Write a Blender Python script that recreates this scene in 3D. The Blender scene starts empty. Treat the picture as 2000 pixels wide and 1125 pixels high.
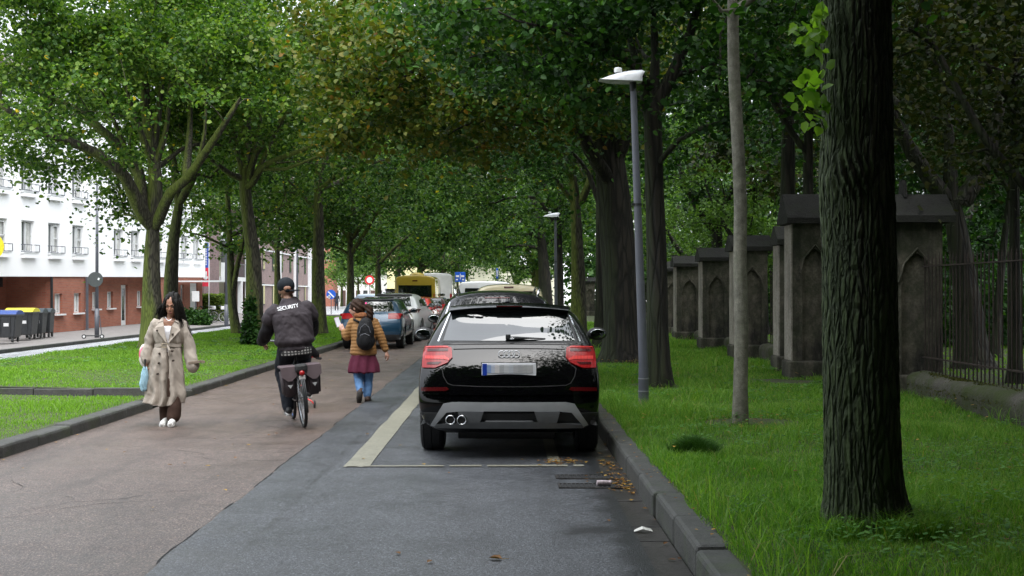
import bpy, bmesh, math, random
import numpy as np
from mathutils import Vector, Matrix, Quaternion
from mathutils.bvhtree import BVHTree
C = bpy.context.scene.collection
PI = math.pi
R = math.radians
F = 2400.0; HC = 1.62; VX = 985.0; VY = 573.0
def P(x, y, D):
    return Vector(((x-VX)/F*D, D, HC-(y-VY)/F*D))
def GX(x, D):
    return (x-VX)/F*D
# ------------------------------------------------------------ object helpers
def link(o, parent=None):
    C.objects.link(o)
    if parent is not None: o.parent = parent
    return o
def tag(o, label=None, cat=None, group=None, kind=None):
    if label: o['label'] = label
    if cat: o['category'] = cat
    if group: o['group'] = group
    if kind: o['kind'] = kind
    return o
def empty(name, loc=(0,0,0), rz=0.0, label=None, cat=None, group=None):
    o = bpy.data.objects.new(name, None); C.objects.link(o)
    o.location = loc; o.rotation_euler = (0,0,rz); o.empty_display_size = .2
    return tag(o, label, cat, group)
def mobj(name, me, mat=None, parent=None, smooth=False):
    if mat is not None:
        for m in (mat if isinstance(mat, (list, tuple)) else [mat]): me.materials.append(m)
    if smooth:
        me.polygons.foreach_set('use_smooth', [True]*len(me.polygons))
    o = bpy.data.objects.new(name, me)
    return link(o, parent)
def bobj(name, bm, mat=None, parent=None, smooth=False):
    me = bpy.data.meshes.new(name); bm.to_mesh(me); bm.free()
    return mobj(name, me, mat, parent, smooth)
def copy_tree(o, parent=None):
    c = o.copy(); C.objects.link(c)
    if parent is not None: c.parent = parent; c.matrix_parent_inverse = o.matrix_parent_inverse.copy()
    for ch in list(o.children): copy_tree(ch, c)
    return c
def mesh_np(name, verts, *facesets):
    me = bpy.data.meshes.new(name)
    verts = np.asarray(verts, dtype=np.float32)
    fs = [np.asarray(f, dtype=np.int32) for f in facesets if len(f)]
    me.vertices.add(len(verts)); me.vertices.foreach_set('co', verts.ravel())
    idx = np.concatenate([f.ravel() for f in fs])
    tot = np.concatenate([np.full(len(f), f.shape[1], np.int32) for f in fs])
    st = np.concatenate([[0], np.cumsum(tot)[:-1]]).astype(np.int32)
    me.loops.add(len(idx)); me.loops.foreach_set('vertex_index', idx)
    me.polygons.add(len(tot)); me.polygons.foreach_set('loop_start', st); me.polygons.foreach_set('loop_total', tot)
    me.update(calc_edges=True)
    return me
# ------------------------------------------------------------ bmesh shapes
def box(bm, c, s, rot=None, bev=0.0):
    r = bmesh.ops.create_cube(bm, size=1.0)
    vs = r['verts']
    M = Matrix.Translation(Vector(c)) @ (rot.to_4x4() if rot is not None else Matrix.Identity(4)) @ Matrix.Diagonal((s[0], s[1], s[2], 1))
    bmesh.ops.transform(bm, matrix=M, verts=vs)
    if bev > 0:
        es = list({e for v in vs for e in v.link_edges})
        bmesh.ops.bevel(bm, geom=es, offset=bev, segments=2, affect='EDGES', profile=.5)
    return vs
def Rz(a): return Matrix.Rotation(a, 3, 'Z')
def Rx(a): return Matrix.Rotation(a, 3, 'X')
def Ry(a): return Matrix.Rotation(a, 3, 'Y')
def frame_of(d):
    d = Vector(d).normalized()
    return d.to_track_quat('Z', 'Y').to_matrix()
def cone(bm, p0, p1, r0, r1, seg=12, caps=True):
    p0 = Vector(p0); p1 = Vector(p1); d = p1-p0
    if d.length < 1e-6: return
    M = frame_of(d)
    rings = []
    for p, r in ((p0, r0), (p1, r1)):
        rings.append([bm.verts.new(p + M @ Vector((r*math.cos(2*PI*k/seg), r*math.sin(2*PI*k/seg), 0))) for k in range(seg)])
    for k in range(seg):
        bm.faces.new((rings[0][k], rings[0][(k+1)%seg], rings[1][(k+1)%seg], rings[1][k]))
    if caps:
        bm.faces.new(rings[0][::-1]); bm.faces.new(rings[1])
def tube(bm, pts, rad, seg=8, caps=True, closed=False):
    pts = [Vector(p) for p in pts]; n = len(pts)
    if not isinstance(rad, (list, tuple)): rad = [rad]*n
    t = []
    for i in range(n):
        a = pts[(i-1) % n] if closed else pts[max(i-1, 0)]
        b = pts[(i+1) % n] if closed else pts[min(i+1, n-1)]
        t.append((b-a).normalized())
    up = Vector((0,0,1)) if abs(t[0].z) < .9 else Vector((1,0,0))
    u = t[0].cross(up).normalized(); rings = []
    for i in range(n):
        u = (u - t[i]*u.dot(t[i])).normalized(); v = t[i].cross(u)
        rings.append([bm.verts.new(pts[i] + (u*math.cos(2*PI*k/seg) + v*math.sin(2*PI*k/seg))*rad[i]) for k in range(seg)])
    m = n if closed else n-1
    for i in range(m):
        a, b = rings[i], rings[(i+1) % n]
        for k in range(seg):
            bm.faces.new((a[k], a[(k+1)%seg], b[(k+1)%seg], b[k]))
    if caps and not closed:
        bm.faces.new(rings[0][::-1]); bm.faces.new(rings[-1])
def ring_pts(c, r, n=32, axis='Y'):
    out = []
    for k in range(n):
        a = 2*PI*k/n
        if axis == 'Y': out.append(Vector(c)+Vector((r*math.cos(a), 0, r*math.sin(a))))
        elif axis == 'X': out.append(Vector(c)+Vector((0, r*math.cos(a), r*math.sin(a))))
        else: out.append(Vector(c)+Vector((r*math.cos(a), r*math.sin(a), 0)))
    return out
def ell(bm, c, r, rot=None, u=16, v=10):
    res = bmesh.ops.create_uvsphere(bm, u_segments=u, v_segments=v, radius=1.0)
    M = Matrix.Translation(Vector(c)) @ (rot.to_4x4() if rot is not None else Matrix.Identity(4)) @ Matrix.Diagonal((r[0], r[1], r[2], 1))
    bmesh.ops.transform(bm, matrix=M, verts=res['verts'])
    return res['verts']
def prism(bm, pts, axis, a, b):
    """extrude a 2D polygon (pts) along axis between a and b"""
    def v3(p, t):
        if axis == 'Y': return (p[0], t, p[1])
        if axis == 'X': return (t, p[0], p[1])
        return (p[0], p[1], t)
    A = [bm.verts.new(v3(p, a)) for p in pts]; B = [bm.verts.new(v3(p, b)) for p in pts]
    n = len(pts)
    bm.faces.new(A); bm.faces.new(B[::-1])
    for i in range(n): bm.faces.new((A[i], B[i], B[(i+1)%n], A[(i+1)%n]))
def fixn(bm): bmesh.ops.recalc_face_normals(bm, faces=bm.faces)
def make(name, fn, mat, parent=None, smooth=False):
    bm = bmesh.new(); fn(bm); fixn(bm)
    return bobj(name, bm, mat, parent, smooth)
def auto_smooth(o, ang=40):
    me = o.data
    me.polygons.foreach_set('use_smooth', [True]*len(me.polygons))
    bm = bmesh.new(); bm.from_mesh(me)
    for e in bm.edges:
        if len(e.link_faces) == 2 and e.calc_face_angle(0) > R(ang): e.smooth = False
    bm.to_mesh(me); bm.free()
    return o
def apply_mods(o):
    dg = bpy.context.evaluated_depsgraph_get(); dg.update()
    ev = o.evaluated_get(dg)
    me = bpy.data.meshes.new_from_object(ev, preserve_all_data_layers=True, depsgraph=dg)
    o.modifiers.clear(); old = o.data; o.data = me
    return o
# ------------------------------------------------------------ materials
def new_mat(name):
    m = bpy.data.materials.new(name); m.use_nodes = True
    nt = m.node_tree; b = nt.nodes['Principled BSDF']
    return m, nt, b
def N(nt, t, **kw):
    n = nt.nodes.new(t)
    for k, v in kw.items():
        if k.startswith('i_'): n.inputs[k[2:].replace('_', ' ')].default_value = v
        else: setattr(n, k, v)
    return n
def L(nt, a, b): nt.links.new(a, b)
def rgb(c, a=1.0): return (c[0], c[1], c[2], a)
def coords(nt, scale=(1,1,1), kind='Object', rot=(0,0,0)):
    tc = N(nt, 'ShaderNodeTexCoord'); mp = N(nt, 'ShaderNodeMapping')
    mp.inputs['Scale'].default_value = scale; mp.inputs['Rotation'].default_value = rot
    L(nt, tc.outputs[kind], mp.inputs['Vector'])
    return mp.outputs['Vector']
def noise(nt, vec, scale, detail=4, rough=.55):
    n = N(nt, 'ShaderNodeTexNoise'); n.inputs['Scale'].default_value = scale
    n.inputs['Detail'].default_value = detail; n.inputs['Roughness'].default_value = rough
    if vec is not None: L(nt, vec, n.inputs['Vector'])
    return n.outputs['Fac']
def ramp(nt, fac, stops):
    r = N(nt, 'ShaderNodeValToRGB'); e = r.color_ramp.elements
    while len(e) < len(stops): e.new(.5)
    for i, (p, c) in enumerate(stops):
        e[i].position = p; e[i].color = rgb(c) if isinstance(c, (tuple, list)) else (c, c, c, 1)
    L(nt, fac, r.inputs['Fac'])
    return r.outputs['Color']
def mix(nt, fac, a, b, mode='MIX'):
    m = N(nt, 'ShaderNodeMix', data_type='RGBA', blend_type=mode)
    for k, v in ((0, fac), (6, a), (7, b)):
        if isinstance(v, (int, float)): m.inputs[k].default_value = v if k == 0 else (v, v, v, 1)
        elif isinstance(v, (tuple, list)): m.inputs[k].default_value = rgb(v)
        else: L(nt, v, m.inputs[k])
    return m.outputs[2]
def mathn(nt, op, a, b=0.0):
    m = N(nt, 'ShaderNodeMath', operation=op)
    for k, v in ((0, a), (1, b)):
        if isinstance(v, (int, float)): m.inputs[k].default_value = v
        else: L(nt, v, m.inputs[k])
    return m.outputs[0]
def bump(nt, b, h, strength=.3, dist=.01, prev=None):
    n = N(nt, 'ShaderNodeBump'); n.inputs['Strength'].default_value = strength; n.inputs['Distance'].default_value = dist
    L(nt, h, n.inputs['Height'])
    if prev is not None: L(nt, prev, n.inputs['Normal'])
    L(nt, n.outputs['Normal'], b.inputs['Normal'])
    return n.outputs['Normal']
def simple(name, col, rough=.6, metal=0.0, var=.12, scale=8.0, bmp=0.0, bscale=60.0, coat=0.0, spec=None, emit=None):
    m, nt, b = new_mat(name)
    v = coords(nt)
    f = noise(nt, v, scale)
    lo = tuple(max(0, c*(1-var)) for c in col); hi = tuple(min(1, c*(1+var)) for c in col)
    L(nt, ramp(nt, f, [(.3, lo), (.7, hi)]), b.inputs['Base Color'])
    L(nt, ramp(nt, noise(nt, v, scale*2.3), [(.3, max(0, rough-.06)), (.7, min(1, rough+.06))]), b.inputs['Roughness'])
    b.inputs['Metallic'].default_value = metal
    if coat: b.inputs['Coat Weight'].default_value = coat; b.inputs['Coat Roughness'].default_value = .03
    if spec is not None: b.inputs['Specular IOR Level'].default_value = spec
    if bmp: bump(nt, b, noise(nt, v, bscale), bmp, .01)
    return m
def glass_dark(name, col=(.012,.015,.016), rough=.03):
    m, nt, b = new_mat(name)
    b.inputs['Base Color'].default_value = rgb(col); b.inputs['Roughness'].default_value = rough
    b.inputs['IOR'].default_value = 1.9
    b.inputs['Coat Weight'].default_value = .5; b.inputs['Coat Roughness'].default_value = .01
    return m
M = {}
# asphalt
def asphalt(name, cols, agg=160., rlo=.42, rhi=.62, damp=False):
    m, nt, b = new_mat(name)
    v = coords(nt)
    big = noise(nt, v, .35, 6, .6); mid = noise(nt, v, 3.0, 6, .6)
    vo = N(nt, 'ShaderNodeTexVoronoi'); vo.inputs['Scale'].default_value = agg; L(nt, v, vo.inputs['Vector'])
    fine = noise(nt, v, agg*.6, 5, .75)
    c = ramp(nt, mid, [(.25, cols[0]), (.75, cols[1])])
    c = mix(nt, ramp(nt, big, [(.35, 0.0), (.65, .55)]), c, cols[2])
    sep = N(nt, 'ShaderNodeSeparateColor'); L(nt, vo.outputs['Color'], sep.inputs['Color'])
    sp = ramp(nt, sep.outputs[0], [(0, .4), (.5, .85), (.8, 1.15), (1, 2.4)])
    c = mix(nt, 1.0, c, sp, 'MULTIPLY')
    c = mix(nt, 1.0, c, ramp(nt, fine, [(.38, .22), (.62, 1.95)]), 'MULTIPLY')
    st_ = noise(nt, coords(nt, (1.3, .22, 1)), 1.6, 7, .7)
    c = mix(nt, 1.0, c, ramp(nt, st_, [(.36, .68), (.50, 1.0), (.70, 1.10)]), 'MULTIPLY')
    wet = noise(nt, v, 1.1, 5, .65)
    ro = ramp(nt, wet, [(.35, rlo), (.65, rhi)])
    if damp:   # damp strip along the gutter and one seepage stain
        s_ = N(nt, 'ShaderNodeSeparateXYZ'); L(nt, v, s_.inputs[0])
        nz = mathn(nt, 'MULTIPLY', mathn(nt, 'SUBTRACT', noise(nt, v, 2.6, 7, .7), .5), 1.3)
        g1 = mathn(nt, 'ADD', mathn(nt, 'MULTIPLY', mathn(nt, 'SUBTRACT', s_.outputs[0], .62), 3.2), nz)
        d_ = N(nt, 'ShaderNodeVectorMath', operation='DISTANCE'); L(nt, v, d_.inputs[0]); d_.inputs[1].default_value = (.64, 8.35, .012)
        g2 = mathn(nt, 'ADD', mathn(nt, 'MULTIPLY', mathn(nt, 'SUBTRACT', .30, d_.outputs['Value']), 3.0), mathn(nt, 'MULTIPLY', nz, 1.9))
        g3 = mathn(nt, 'ADD', mathn(nt, 'SUBTRACT', .25, mathn(nt, 'MULTIPLY', mathn(nt, 'ABSOLUTE', mathn(nt, 'ADD', s_.outputs[0], 1.62)), 4.0)), nz)
        mk = ramp(nt, mathn(nt, 'MAXIMUM', mathn(nt, 'MAXIMUM', g1, g2), g3), [(.1, 0.0), (.55, 1.0)])
        c = mix(nt, mk, c, mix(nt, 1.0, c, (.42,.42,.41), 'MULTIPLY')); ro = mix(nt, mk, ro, (.33,.33,.33))
    L(nt, c, b.inputs['Base Color']); L(nt, ro, b.inputs['Roughness'])
    b.inputs['Specular IOR Level'].default_value = .6
    h = mathn(nt, 'ADD', mathn(nt, 'MULTIPLY', vo.outputs['Distance'], -1.0), mathn(nt, 'MULTIPLY', fine, .5))
    bump(nt, b, h, .55, .004)
    return m
M['asphalt_brown'] = asphalt('asphalt_brown', ((.074,.052,.042), (.108,.079,.065), (.085,.062,.051)), 105., .38, .6)
M['asphalt_dark'] = asphalt('asphalt_dark', ((.036,.039,.043), (.054,.058,.064), (.042,.045,.050)), 105., .36, .58, damp=True)
M['asphalt_wet'] = asphalt('asphalt_wet', ((.022,.024,.026), (.033,.035,.038), (.026,.027,.029)), 105., .2, .42)
M['street'] = asphalt('asphalt_street', ((.30,.31,.33), (.38,.39,.41), (.34,.35,.37)), 120., .25, .5)
def stone(name, c0, c1, moss=None, mossamt=.5, scale=6., bs=.4, rough=.85, stain=0.):
    m, nt, b = new_mat(name)
    v = coords(nt, kind='Object')
    n1 = noise(nt, v, scale, 8, .65); n2 = noise(nt, v, scale*9, 5, .7)
    c = ramp(nt, n1, [(.28, c0), (.72, c1)])
    c = mix(nt, 1.0, c, ramp(nt, n2, [(.3, .65), (.7, 1.3)]), 'MULTIPLY')
    if stain:
        n4 = noise(nt, coords(nt, (1.6, 1.6, .5)), 1.6, 7, .7)
        c = mix(nt, ramp(nt, n4, [(.42, 0.0), (.62, stain)]), c, (.012,.012,.010))
    if moss:
        n3 = noise(nt, v, 2.2, 8, .75)
        c = mix(nt, ramp(nt, n3, [(.62-mossamt*.4, 0.0), (.85-mossamt*.4, 1.0)]), c, moss)
    L(nt, c, b.inputs['Base Color']); b.inputs['Roughness'].default_value = rough
    bump(nt, b, mathn(nt, 'ADD', n2, n1), bs, .02)
    return m
M['kerb'] = stone('kerb_stone', (.026,.027,.023), (.064,.065,.058), (.04,.06,.018), .25, 5., .5, .7)
M['kerb_dark'] = stone('kerb_dark_stone', (.030,.031,.028), (.07,.07,.064), (.04,.055,.02), .3, 5., .5, .75)
M['strip'] = stone('parking_strip_stone', (.17,.165,.125), (.24,.23,.18), None, 0, 4., .2, .55)
M['gutter'] = stone('gutter_stone', (.024,.022,.020), (.06,.055,.05), (.05,.06,.02), .12, 2.5, .3, .33)
M['pave'] = stone('pavement_stone', (.16,.15,.145), (.24,.22,.21), None, 0, 3., .2, .8)
M['path'] = stone('path_gravel', (.10,.09,.08), (.17,.155,.14), (.07,.09,.03), .25, 5., .5, .9)
M['pier'] = stone('weathered_limestone', (.055,.050,.037), (.17,.155,.12), (.020,.028,.010), .45, 2.5, .6, .9, stain=1.)
M['pier_roof'] = stone('dark_roof_stone', (.010,.010,.009), (.030,.030,.027), (.02,.026,.013), .3, 3., .7, .9)
M['low_wall'] = stone('mossy_wall_stone', (.05,.048,.04), (.11,.10,.085), (.04,.055,.013), .6, 3., .9, .95)
M['soil'] = stone('lawn_soil', (.05,.042,.022), (.045,.08,.018), None, 0, 8., .5, .95)
def brick(name, c1, c2, mortar, scale=1., rough=.85):
    m, nt, b = new_mat(name)
    tc = N(nt, 'ShaderNodeTexCoord'); sp = N(nt, 'ShaderNodeSeparateXYZ'); L(nt, tc.outputs['Object'], sp.inputs[0])
    cb = N(nt, 'ShaderNodeCombineXYZ')
    L(nt, mathn(nt, 'ADD', sp.outputs[0], sp.outputs[1]), cb.inputs[0]); L(nt, sp.outputs[2], cb.inputs[1])
    br = N(nt, 'ShaderNodeTexBrick'); L(nt, cb.outputs[0], br.inputs['Vector'])
    br.inputs['Scale'].default_value = scale; br.inputs['Brick Width'].default_value = .24; br.inputs['Row Height'].default_value = .075
    br.inputs['Mortar Size'].default_value = .009; br.inputs['Color1'].default_value = rgb(c1); br.inputs['Color2'].default_value = rgb(c2)
    br.inputs['Mortar'].default_value = rgb(mortar)
    c = mix(nt, 1.0, br.outputs['Color'], ramp(nt, noise(nt, tc.outputs['Object'], 1.3, 7, .7), [(.25, .8), (.75, 1.2)]), 'MULTIPLY')
    L(nt, c, b.inputs['Base Color']); b.inputs['Roughness'].default_value = rough
    bump(nt, b, br.outputs['Fac'], .3, -.006)
    return m
M['brick_red'] = brick('red_brick', (.30,.085,.05), (.36,.12,.07), (.22,.15,.12))
M['brick_purple'] = brick('purple_brick', (.17,.10,.10), (.25,.15,.145), (.22,.19,.19))
M['brick_brown'] = brick('brown_brick', (.20,.13,.12), (.27,.18,.165), (.25,.21,.2))
M['render_white'] = simple('white_render', (.90,.90,.91), .9, var=.02, scale=1.2)
M['render_cream'] = simple('cream_render', (.66,.64,.50), .9, var=.04, scale=1.2)
M['render_yellow'] = simple('yellow_render', (.66,.60,.33), .9, var=.04, scale=1.2)
M['white_paint'] = simple('white_paint', (.72,.73,.74), .4, var=.05)
M['grey_paint'] = simple('grey_metal_paint', (.095,.102,.122), .45, 0, .1, 5)
M['dark_paint'] = simple('dark_metal_paint', (.02,.022,.024), .5, .0, .2, 5)
M['rust'] = simple('rusty_iron', (.028,.018,.013), .8, .0, .5, 18, .5, 90)
M['window'] = glass_dark('window_glass', (.05,.06,.065), .05)
M['curtain'] = simple('curtain_cloth', (.50,.50,.48), .9, var=.25, scale=9)
M['roof_tile'] = stone('roof_tiles', (.06,.045,.04), (.11,.08,.07), None, 0, 5., .5, .8)
# foliage
def leafmat(name, cols, trans=.35, nscale=.5, rough=.42, spot=None):
    m, nt, b = new_mat(name)
    g = N(nt, 'ShaderNodeNewGeometry')
    v = coords(nt, kind='Object')
    n = noise(nt, v, nscale, 3, .6)
    f = mathn(nt, 'ADD', mathn(nt, 'MULTIPLY', g.outputs['Random Per Island'], .55), mathn(nt, 'MULTIPLY', n, .55))
    k = len(cols)
    c = ramp(nt, f, [(.25+.55*i/(k-1), cols[i]) for i in range(k)])
    if spot:
        r2 = mathn(nt, 'FRACT', mathn(nt, 'MULTIPLY', g.outputs['Random Per Island'], 37.7))
        c = mix(nt, mathn(nt, 'GREATER_THAN', r2, 1-spot[0]), c, spot[1])
    L(nt, c, b.inputs['Base Color']); b.inputs['Roughness'].default_value = rough; b.inputs['Specular IOR Level'].default_value = .16
    t = N(nt, 'ShaderNodeBsdfTranslucent')
    L(nt, mix(nt, 1.0, c, (1.5,1.7,.5), 'MULTIPLY'), t.inputs['Color'])
    ms = N(nt, 'ShaderNodeMixShader'); ms.inputs[0].default_value = trans
    out = nt.nodes['Material Output']
    L(nt, b.outputs[0], ms.inputs[1]); L(nt, t.outputs[0], ms.inputs[2]); L(nt, ms.outputs[0], out.inputs['Surface'])
    return m
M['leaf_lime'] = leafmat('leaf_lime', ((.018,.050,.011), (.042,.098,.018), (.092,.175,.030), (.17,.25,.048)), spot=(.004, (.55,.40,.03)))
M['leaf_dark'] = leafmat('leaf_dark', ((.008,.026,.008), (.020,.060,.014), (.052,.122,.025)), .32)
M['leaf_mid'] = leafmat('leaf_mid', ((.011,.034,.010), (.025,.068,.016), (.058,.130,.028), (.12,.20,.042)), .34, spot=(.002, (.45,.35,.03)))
M['leaf_fresh'] = leafmat('leaf_fresh', ((.04,.085,.022), (.09,.17,.04), (.17,.27,.08)), .4)
M['leaf_autumn'] = leafmat('leaf_autumn', ((.017,.045,.009), (.044,.086,.015), (.092,.128,.021), (.15,.14,.024)), .3, .35, spot=(.015, (.22,.12,.02)))
M['leaf_brown'] = leafmat('leaf_brown', ((.012,.026,.008), (.028,.044,.012), (.060,.062,.018)), .28)
M['leaf_sprout'] = leafmat('leaf_sprout', ((.12,.24,.03), (.20,.34,.05)), .5, 3)
M['leaf_hedge'] = leafmat('leaf_hedge', ((.05,.09,.02), (.10,.16,.03), (.2,.26,.05)), .3, 1.0)
M['grass'] = leafmat('grass_blade', ((.055,.145,.018), (.094,.225,.028), (.145,.29,.041), (.22,.34,.08)), .4, .8, .5, spot=(.03, (.30,.26,.12)))
M['grass_left'] = leafmat('grass_left_blade', ((.085,.185,.022), (.14,.28,.032), (.20,.35,.05)), .4, .5, .5)
M['leaf_fallen'] = leafmat('leaf_fallen', ((.10,.045,.015), (.22,.10,.02), (.42,.26,.05)), .1, 6, .5)
def barkmat(name, c0, c1, moss, mamt=.5, sc=9., stretch=.13, bs=.9, dist=.02, mossdir=-1):
    m, nt, b = new_mat(name)
    tc = N(nt, 'ShaderNodeTexCoord')
    v = coords(nt, (1, 1, stretch))
    wob = N(nt, 'ShaderNodeTexNoise'); wob.inputs['Scale'].default_value = 3.; L(nt, v, wob.inputs['Vector'])
    add = N(nt, 'ShaderNodeVectorMath', operation='MULTIPLY_ADD'); L(nt, wob.outputs['Color'], add.inputs[0])
    add.inputs[1].default_value = (.25,.25,.25); L(nt, v, add.inputs[2])
    vo = N(nt, 'ShaderNodeTexVoronoi', feature='DISTANCE_TO_EDGE'); vo.inputs['Scale'].default_value = sc; L(nt, add.outputs[0], vo.inputs['Vector'])
    n = noise(nt, coords(nt, (1,1,.35)), 14., 7, .7)
    h = mathn(nt, 'ADD', mathn(nt, 'MINIMUM', mathn(nt, 'MULTIPLY', vo.outputs['Distance'], 3.5), .8), mathn(nt, 'MULTIPLY', n, .5))
    c = ramp(nt, h, [(.15, tuple(x*.35 for x in c0)), (.55, c0), (1.0, c1)])
    # moss grows on the weather side, in patches
    geo = N(nt, 'ShaderNodeNewGeometry'); sp = N(nt, 'ShaderNodeSeparateXYZ'); L(nt, geo.outputs['Normal'], sp.inputs[0])
    side = mathn(nt, 'MULTIPLY', sp.outputs[0], .28*mossdir)
    pn = noise(nt, v, 2.5, 6, .7)
    mf = ramp(nt, mathn(nt, 'ADD', pn, side), [(.62-.35*mamt, 0.0), (.80-.3*mamt, .85)])
    c = mix(nt, mf, c, mix(nt, h, tuple(x*.4 for x in moss), moss))
    L(nt, c, b.inputs['Base Color']); b.inputs['Roughness'].default_value = .85
    bump(nt, b, h, bs, dist)
    return m
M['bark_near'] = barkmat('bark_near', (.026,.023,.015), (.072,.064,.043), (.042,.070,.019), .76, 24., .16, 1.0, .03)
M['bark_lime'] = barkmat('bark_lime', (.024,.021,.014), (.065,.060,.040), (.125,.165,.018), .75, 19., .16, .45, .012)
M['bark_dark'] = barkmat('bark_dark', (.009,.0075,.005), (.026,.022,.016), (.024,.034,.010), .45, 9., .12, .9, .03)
M['bark_pale'] = stone('bark_pale', (.10,.095,.07), (.30,.29,.23), (.09,.11,.05), .25, 12., .6, .85, stain=.35)
# ------------------------------------------------------------ world, sun, camera
sc = bpy.context.scene
w = bpy.data.worlds.new('World'); sc.world = w; w.use_nodes = True
nt = w.node_tree; bg = nt.nodes['Background']
sky = N(nt, 'ShaderNodeTexSky', sky_type='NISHITA'); sky.sun_disc = False
SUN_EL, SUN_ROT = R(60), R(166)
sky.sun_elevation = SUN_EL; sky.sun_rotation = SUN_ROT; sky.dust_density = 3.0; sky.air_density = 1.0
hs = N(nt, 'ShaderNodeHueSaturation'); hs.inputs['Saturation'].default_value = .35
L(nt, sky.outputs[0], hs.inputs['Color'])
# overcast: a cloud sheet that is brightest overhead and dim towards the horizon
tcw = N(nt, 'ShaderNodeTexCoord'); sw = N(nt, 'ShaderNodeSeparateXYZ'); L(nt, tcw.outputs['Generated'], sw.inputs[0])
cl_ = noise(nt, tcw.outputs['Generated'], 2.2, 5, .6)
ov = ramp(nt, sw.outputs[2], [(0, .55), (.5, 1.5), (1.0, 2.3)])
ov.node.color_ramp.elements[1].color = (1.5,1.5,1.5,1); ov.node.color_ramp.elements[2].color = (2.3,2.3,2.3,1)
c_ = mix(nt, .72, hs.outputs[0], (5.2,5.5,5.9))
c_ = mix(nt, 1.0, c_, ov, 'MULTIPLY')
c_ = mix(nt, 1.0, c_, ramp(nt, cl_, [(.3, .78), (.7, 1.0)]), 'MULTIPLY')
L(nt, c_, bg.inputs['Color'])
bg.inputs['Strength'].default_value = .12
sun = bpy.data.lights.new('sun', 'SUN'); sun.energy = 1.0; sun.angle = R(60); sun.color = (1,.97,.92)
so = bpy.data.objects.new('sun', sun); C.objects.link(so)
sd = Vector((math.sin(SUN_ROT)*math.cos(SUN_EL), math.cos(SUN_ROT)*math.cos(SUN_EL), math.sin(SUN_EL)))
so.rotation_euler = sd.to_track_quat('Z', 'Y').to_euler()
cam = bpy.data.cameras.new('camera'); co = bpy.data.objects.new('camera', cam); C.objects.link(co)
cam.sensor_width = 36; cam.lens = F/2000*36; cam.clip_end = 2000; cam.clip_start = .1
co.location = (0,0,HC)
co.rotation_euler = (R(90)+math.atan((VY-562.5)/F), 0, -math.atan((1000-VX)/F))
sc.camera = co
sc.view_settings.view_transform = 'Standard'; sc.view_settings.look = 'None'
sc.view_settings.exposure = 1.6; sc.view_settings.gamma = 1.0
sc.cycles.use_denoising = True
sc.cycles.max_bounces = 8; sc.cycles.transmission_bounces = 4; sc.cycles.transparent_max_bounces = 4; sc.cycles.diffuse_bounces = 3
# ------------------------------------------------------------ noise helper
def vnoise(x, y, seed=0):
    xi = np.floor(x).astype(np.int64); yi = np.floor(y).astype(np.int64); fx = x-xi; fy = y-yi
    fx = fx*fx*(3-2*fx); fy = fy*fy*(3-2*fy)
    def h(a, b):
        n = (a*374761393 + b*668265263 + seed*974711) & 0xffffffff
        n = ((n ^ (n >> 13))*1274126177) & 0xffffffff
        return ((n ^ (n >> 16)) & 0xffff)/65535.0
    return (h(xi,yi)*(1-fx)+h(xi+1,yi)*fx)*(1-fy)+(h(xi,yi+1)*(1-fx)+h(xi+1,yi+1)*fx)*fy
def fbm(x, y, o=4, seed=0):
    s = 0; a = .5
    for k in range(o): s = s+a*vnoise(x*2**k, y*2**k, seed+k); a *= .5
    return s
KR = 1.08      # road edge of the right kerb
KL = -4.93     # road edge of the left kerb
SEAM = -2.07
def hl(x, y):
    """ground height of the left median, street side and beyond"""
    x = np.asarray(x, float); y = np.asarray(y, float)
    t = np.clip((x+10.9)/-.9, 0, 1)
    z = .13 + .07*np.clip((-6-x)/3, 0, 1)
    return z*(1-t) + (-.31)*t
def hr(x, y):
    x = np.asarray(x, float); y = np.asarray(y, float)
    return .19 + .05*(fbm(x*.6, y*.6, 3, 9)-.45)*np.clip((x-1.35)/.5, 0, 1) - .03*np.clip((x-3.5)/2.5, 0, 1)
def sheet(name, x0, x1, y0, y1, z, mat, nx=1, ny=1, kind='structure', hf=None):
    xs = np.linspace(x0, x1, nx+1); ys = np.linspace(y0, y1, ny+1)
    X, Y = np.meshgrid(xs, ys)
    Z = hf(X, Y) if hf is not None else np.full_like(X, z)
    V = np.stack([X.ravel(), Y.ravel(), Z.ravel()], 1)
    i = np.arange(nx); j = np.arange(ny); I, J = np.meshgrid(i, j)
    a = (J*(nx+1)+I).ravel()
    Fc = np.stack([a, a+1, a+nx+2, a+nx+1], 1)
    o = mobj(name, mesh_np(name, V, Fc), mat, smooth=True)
    return tag(o, kind=kind)
sheet('ground', -400, 400, -60, 800, -.45, M['soil'])
sheet('road', KL-.02, SEAM+.02, -12, 150, 0, M['asphalt_brown'], 2, 60)
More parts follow.
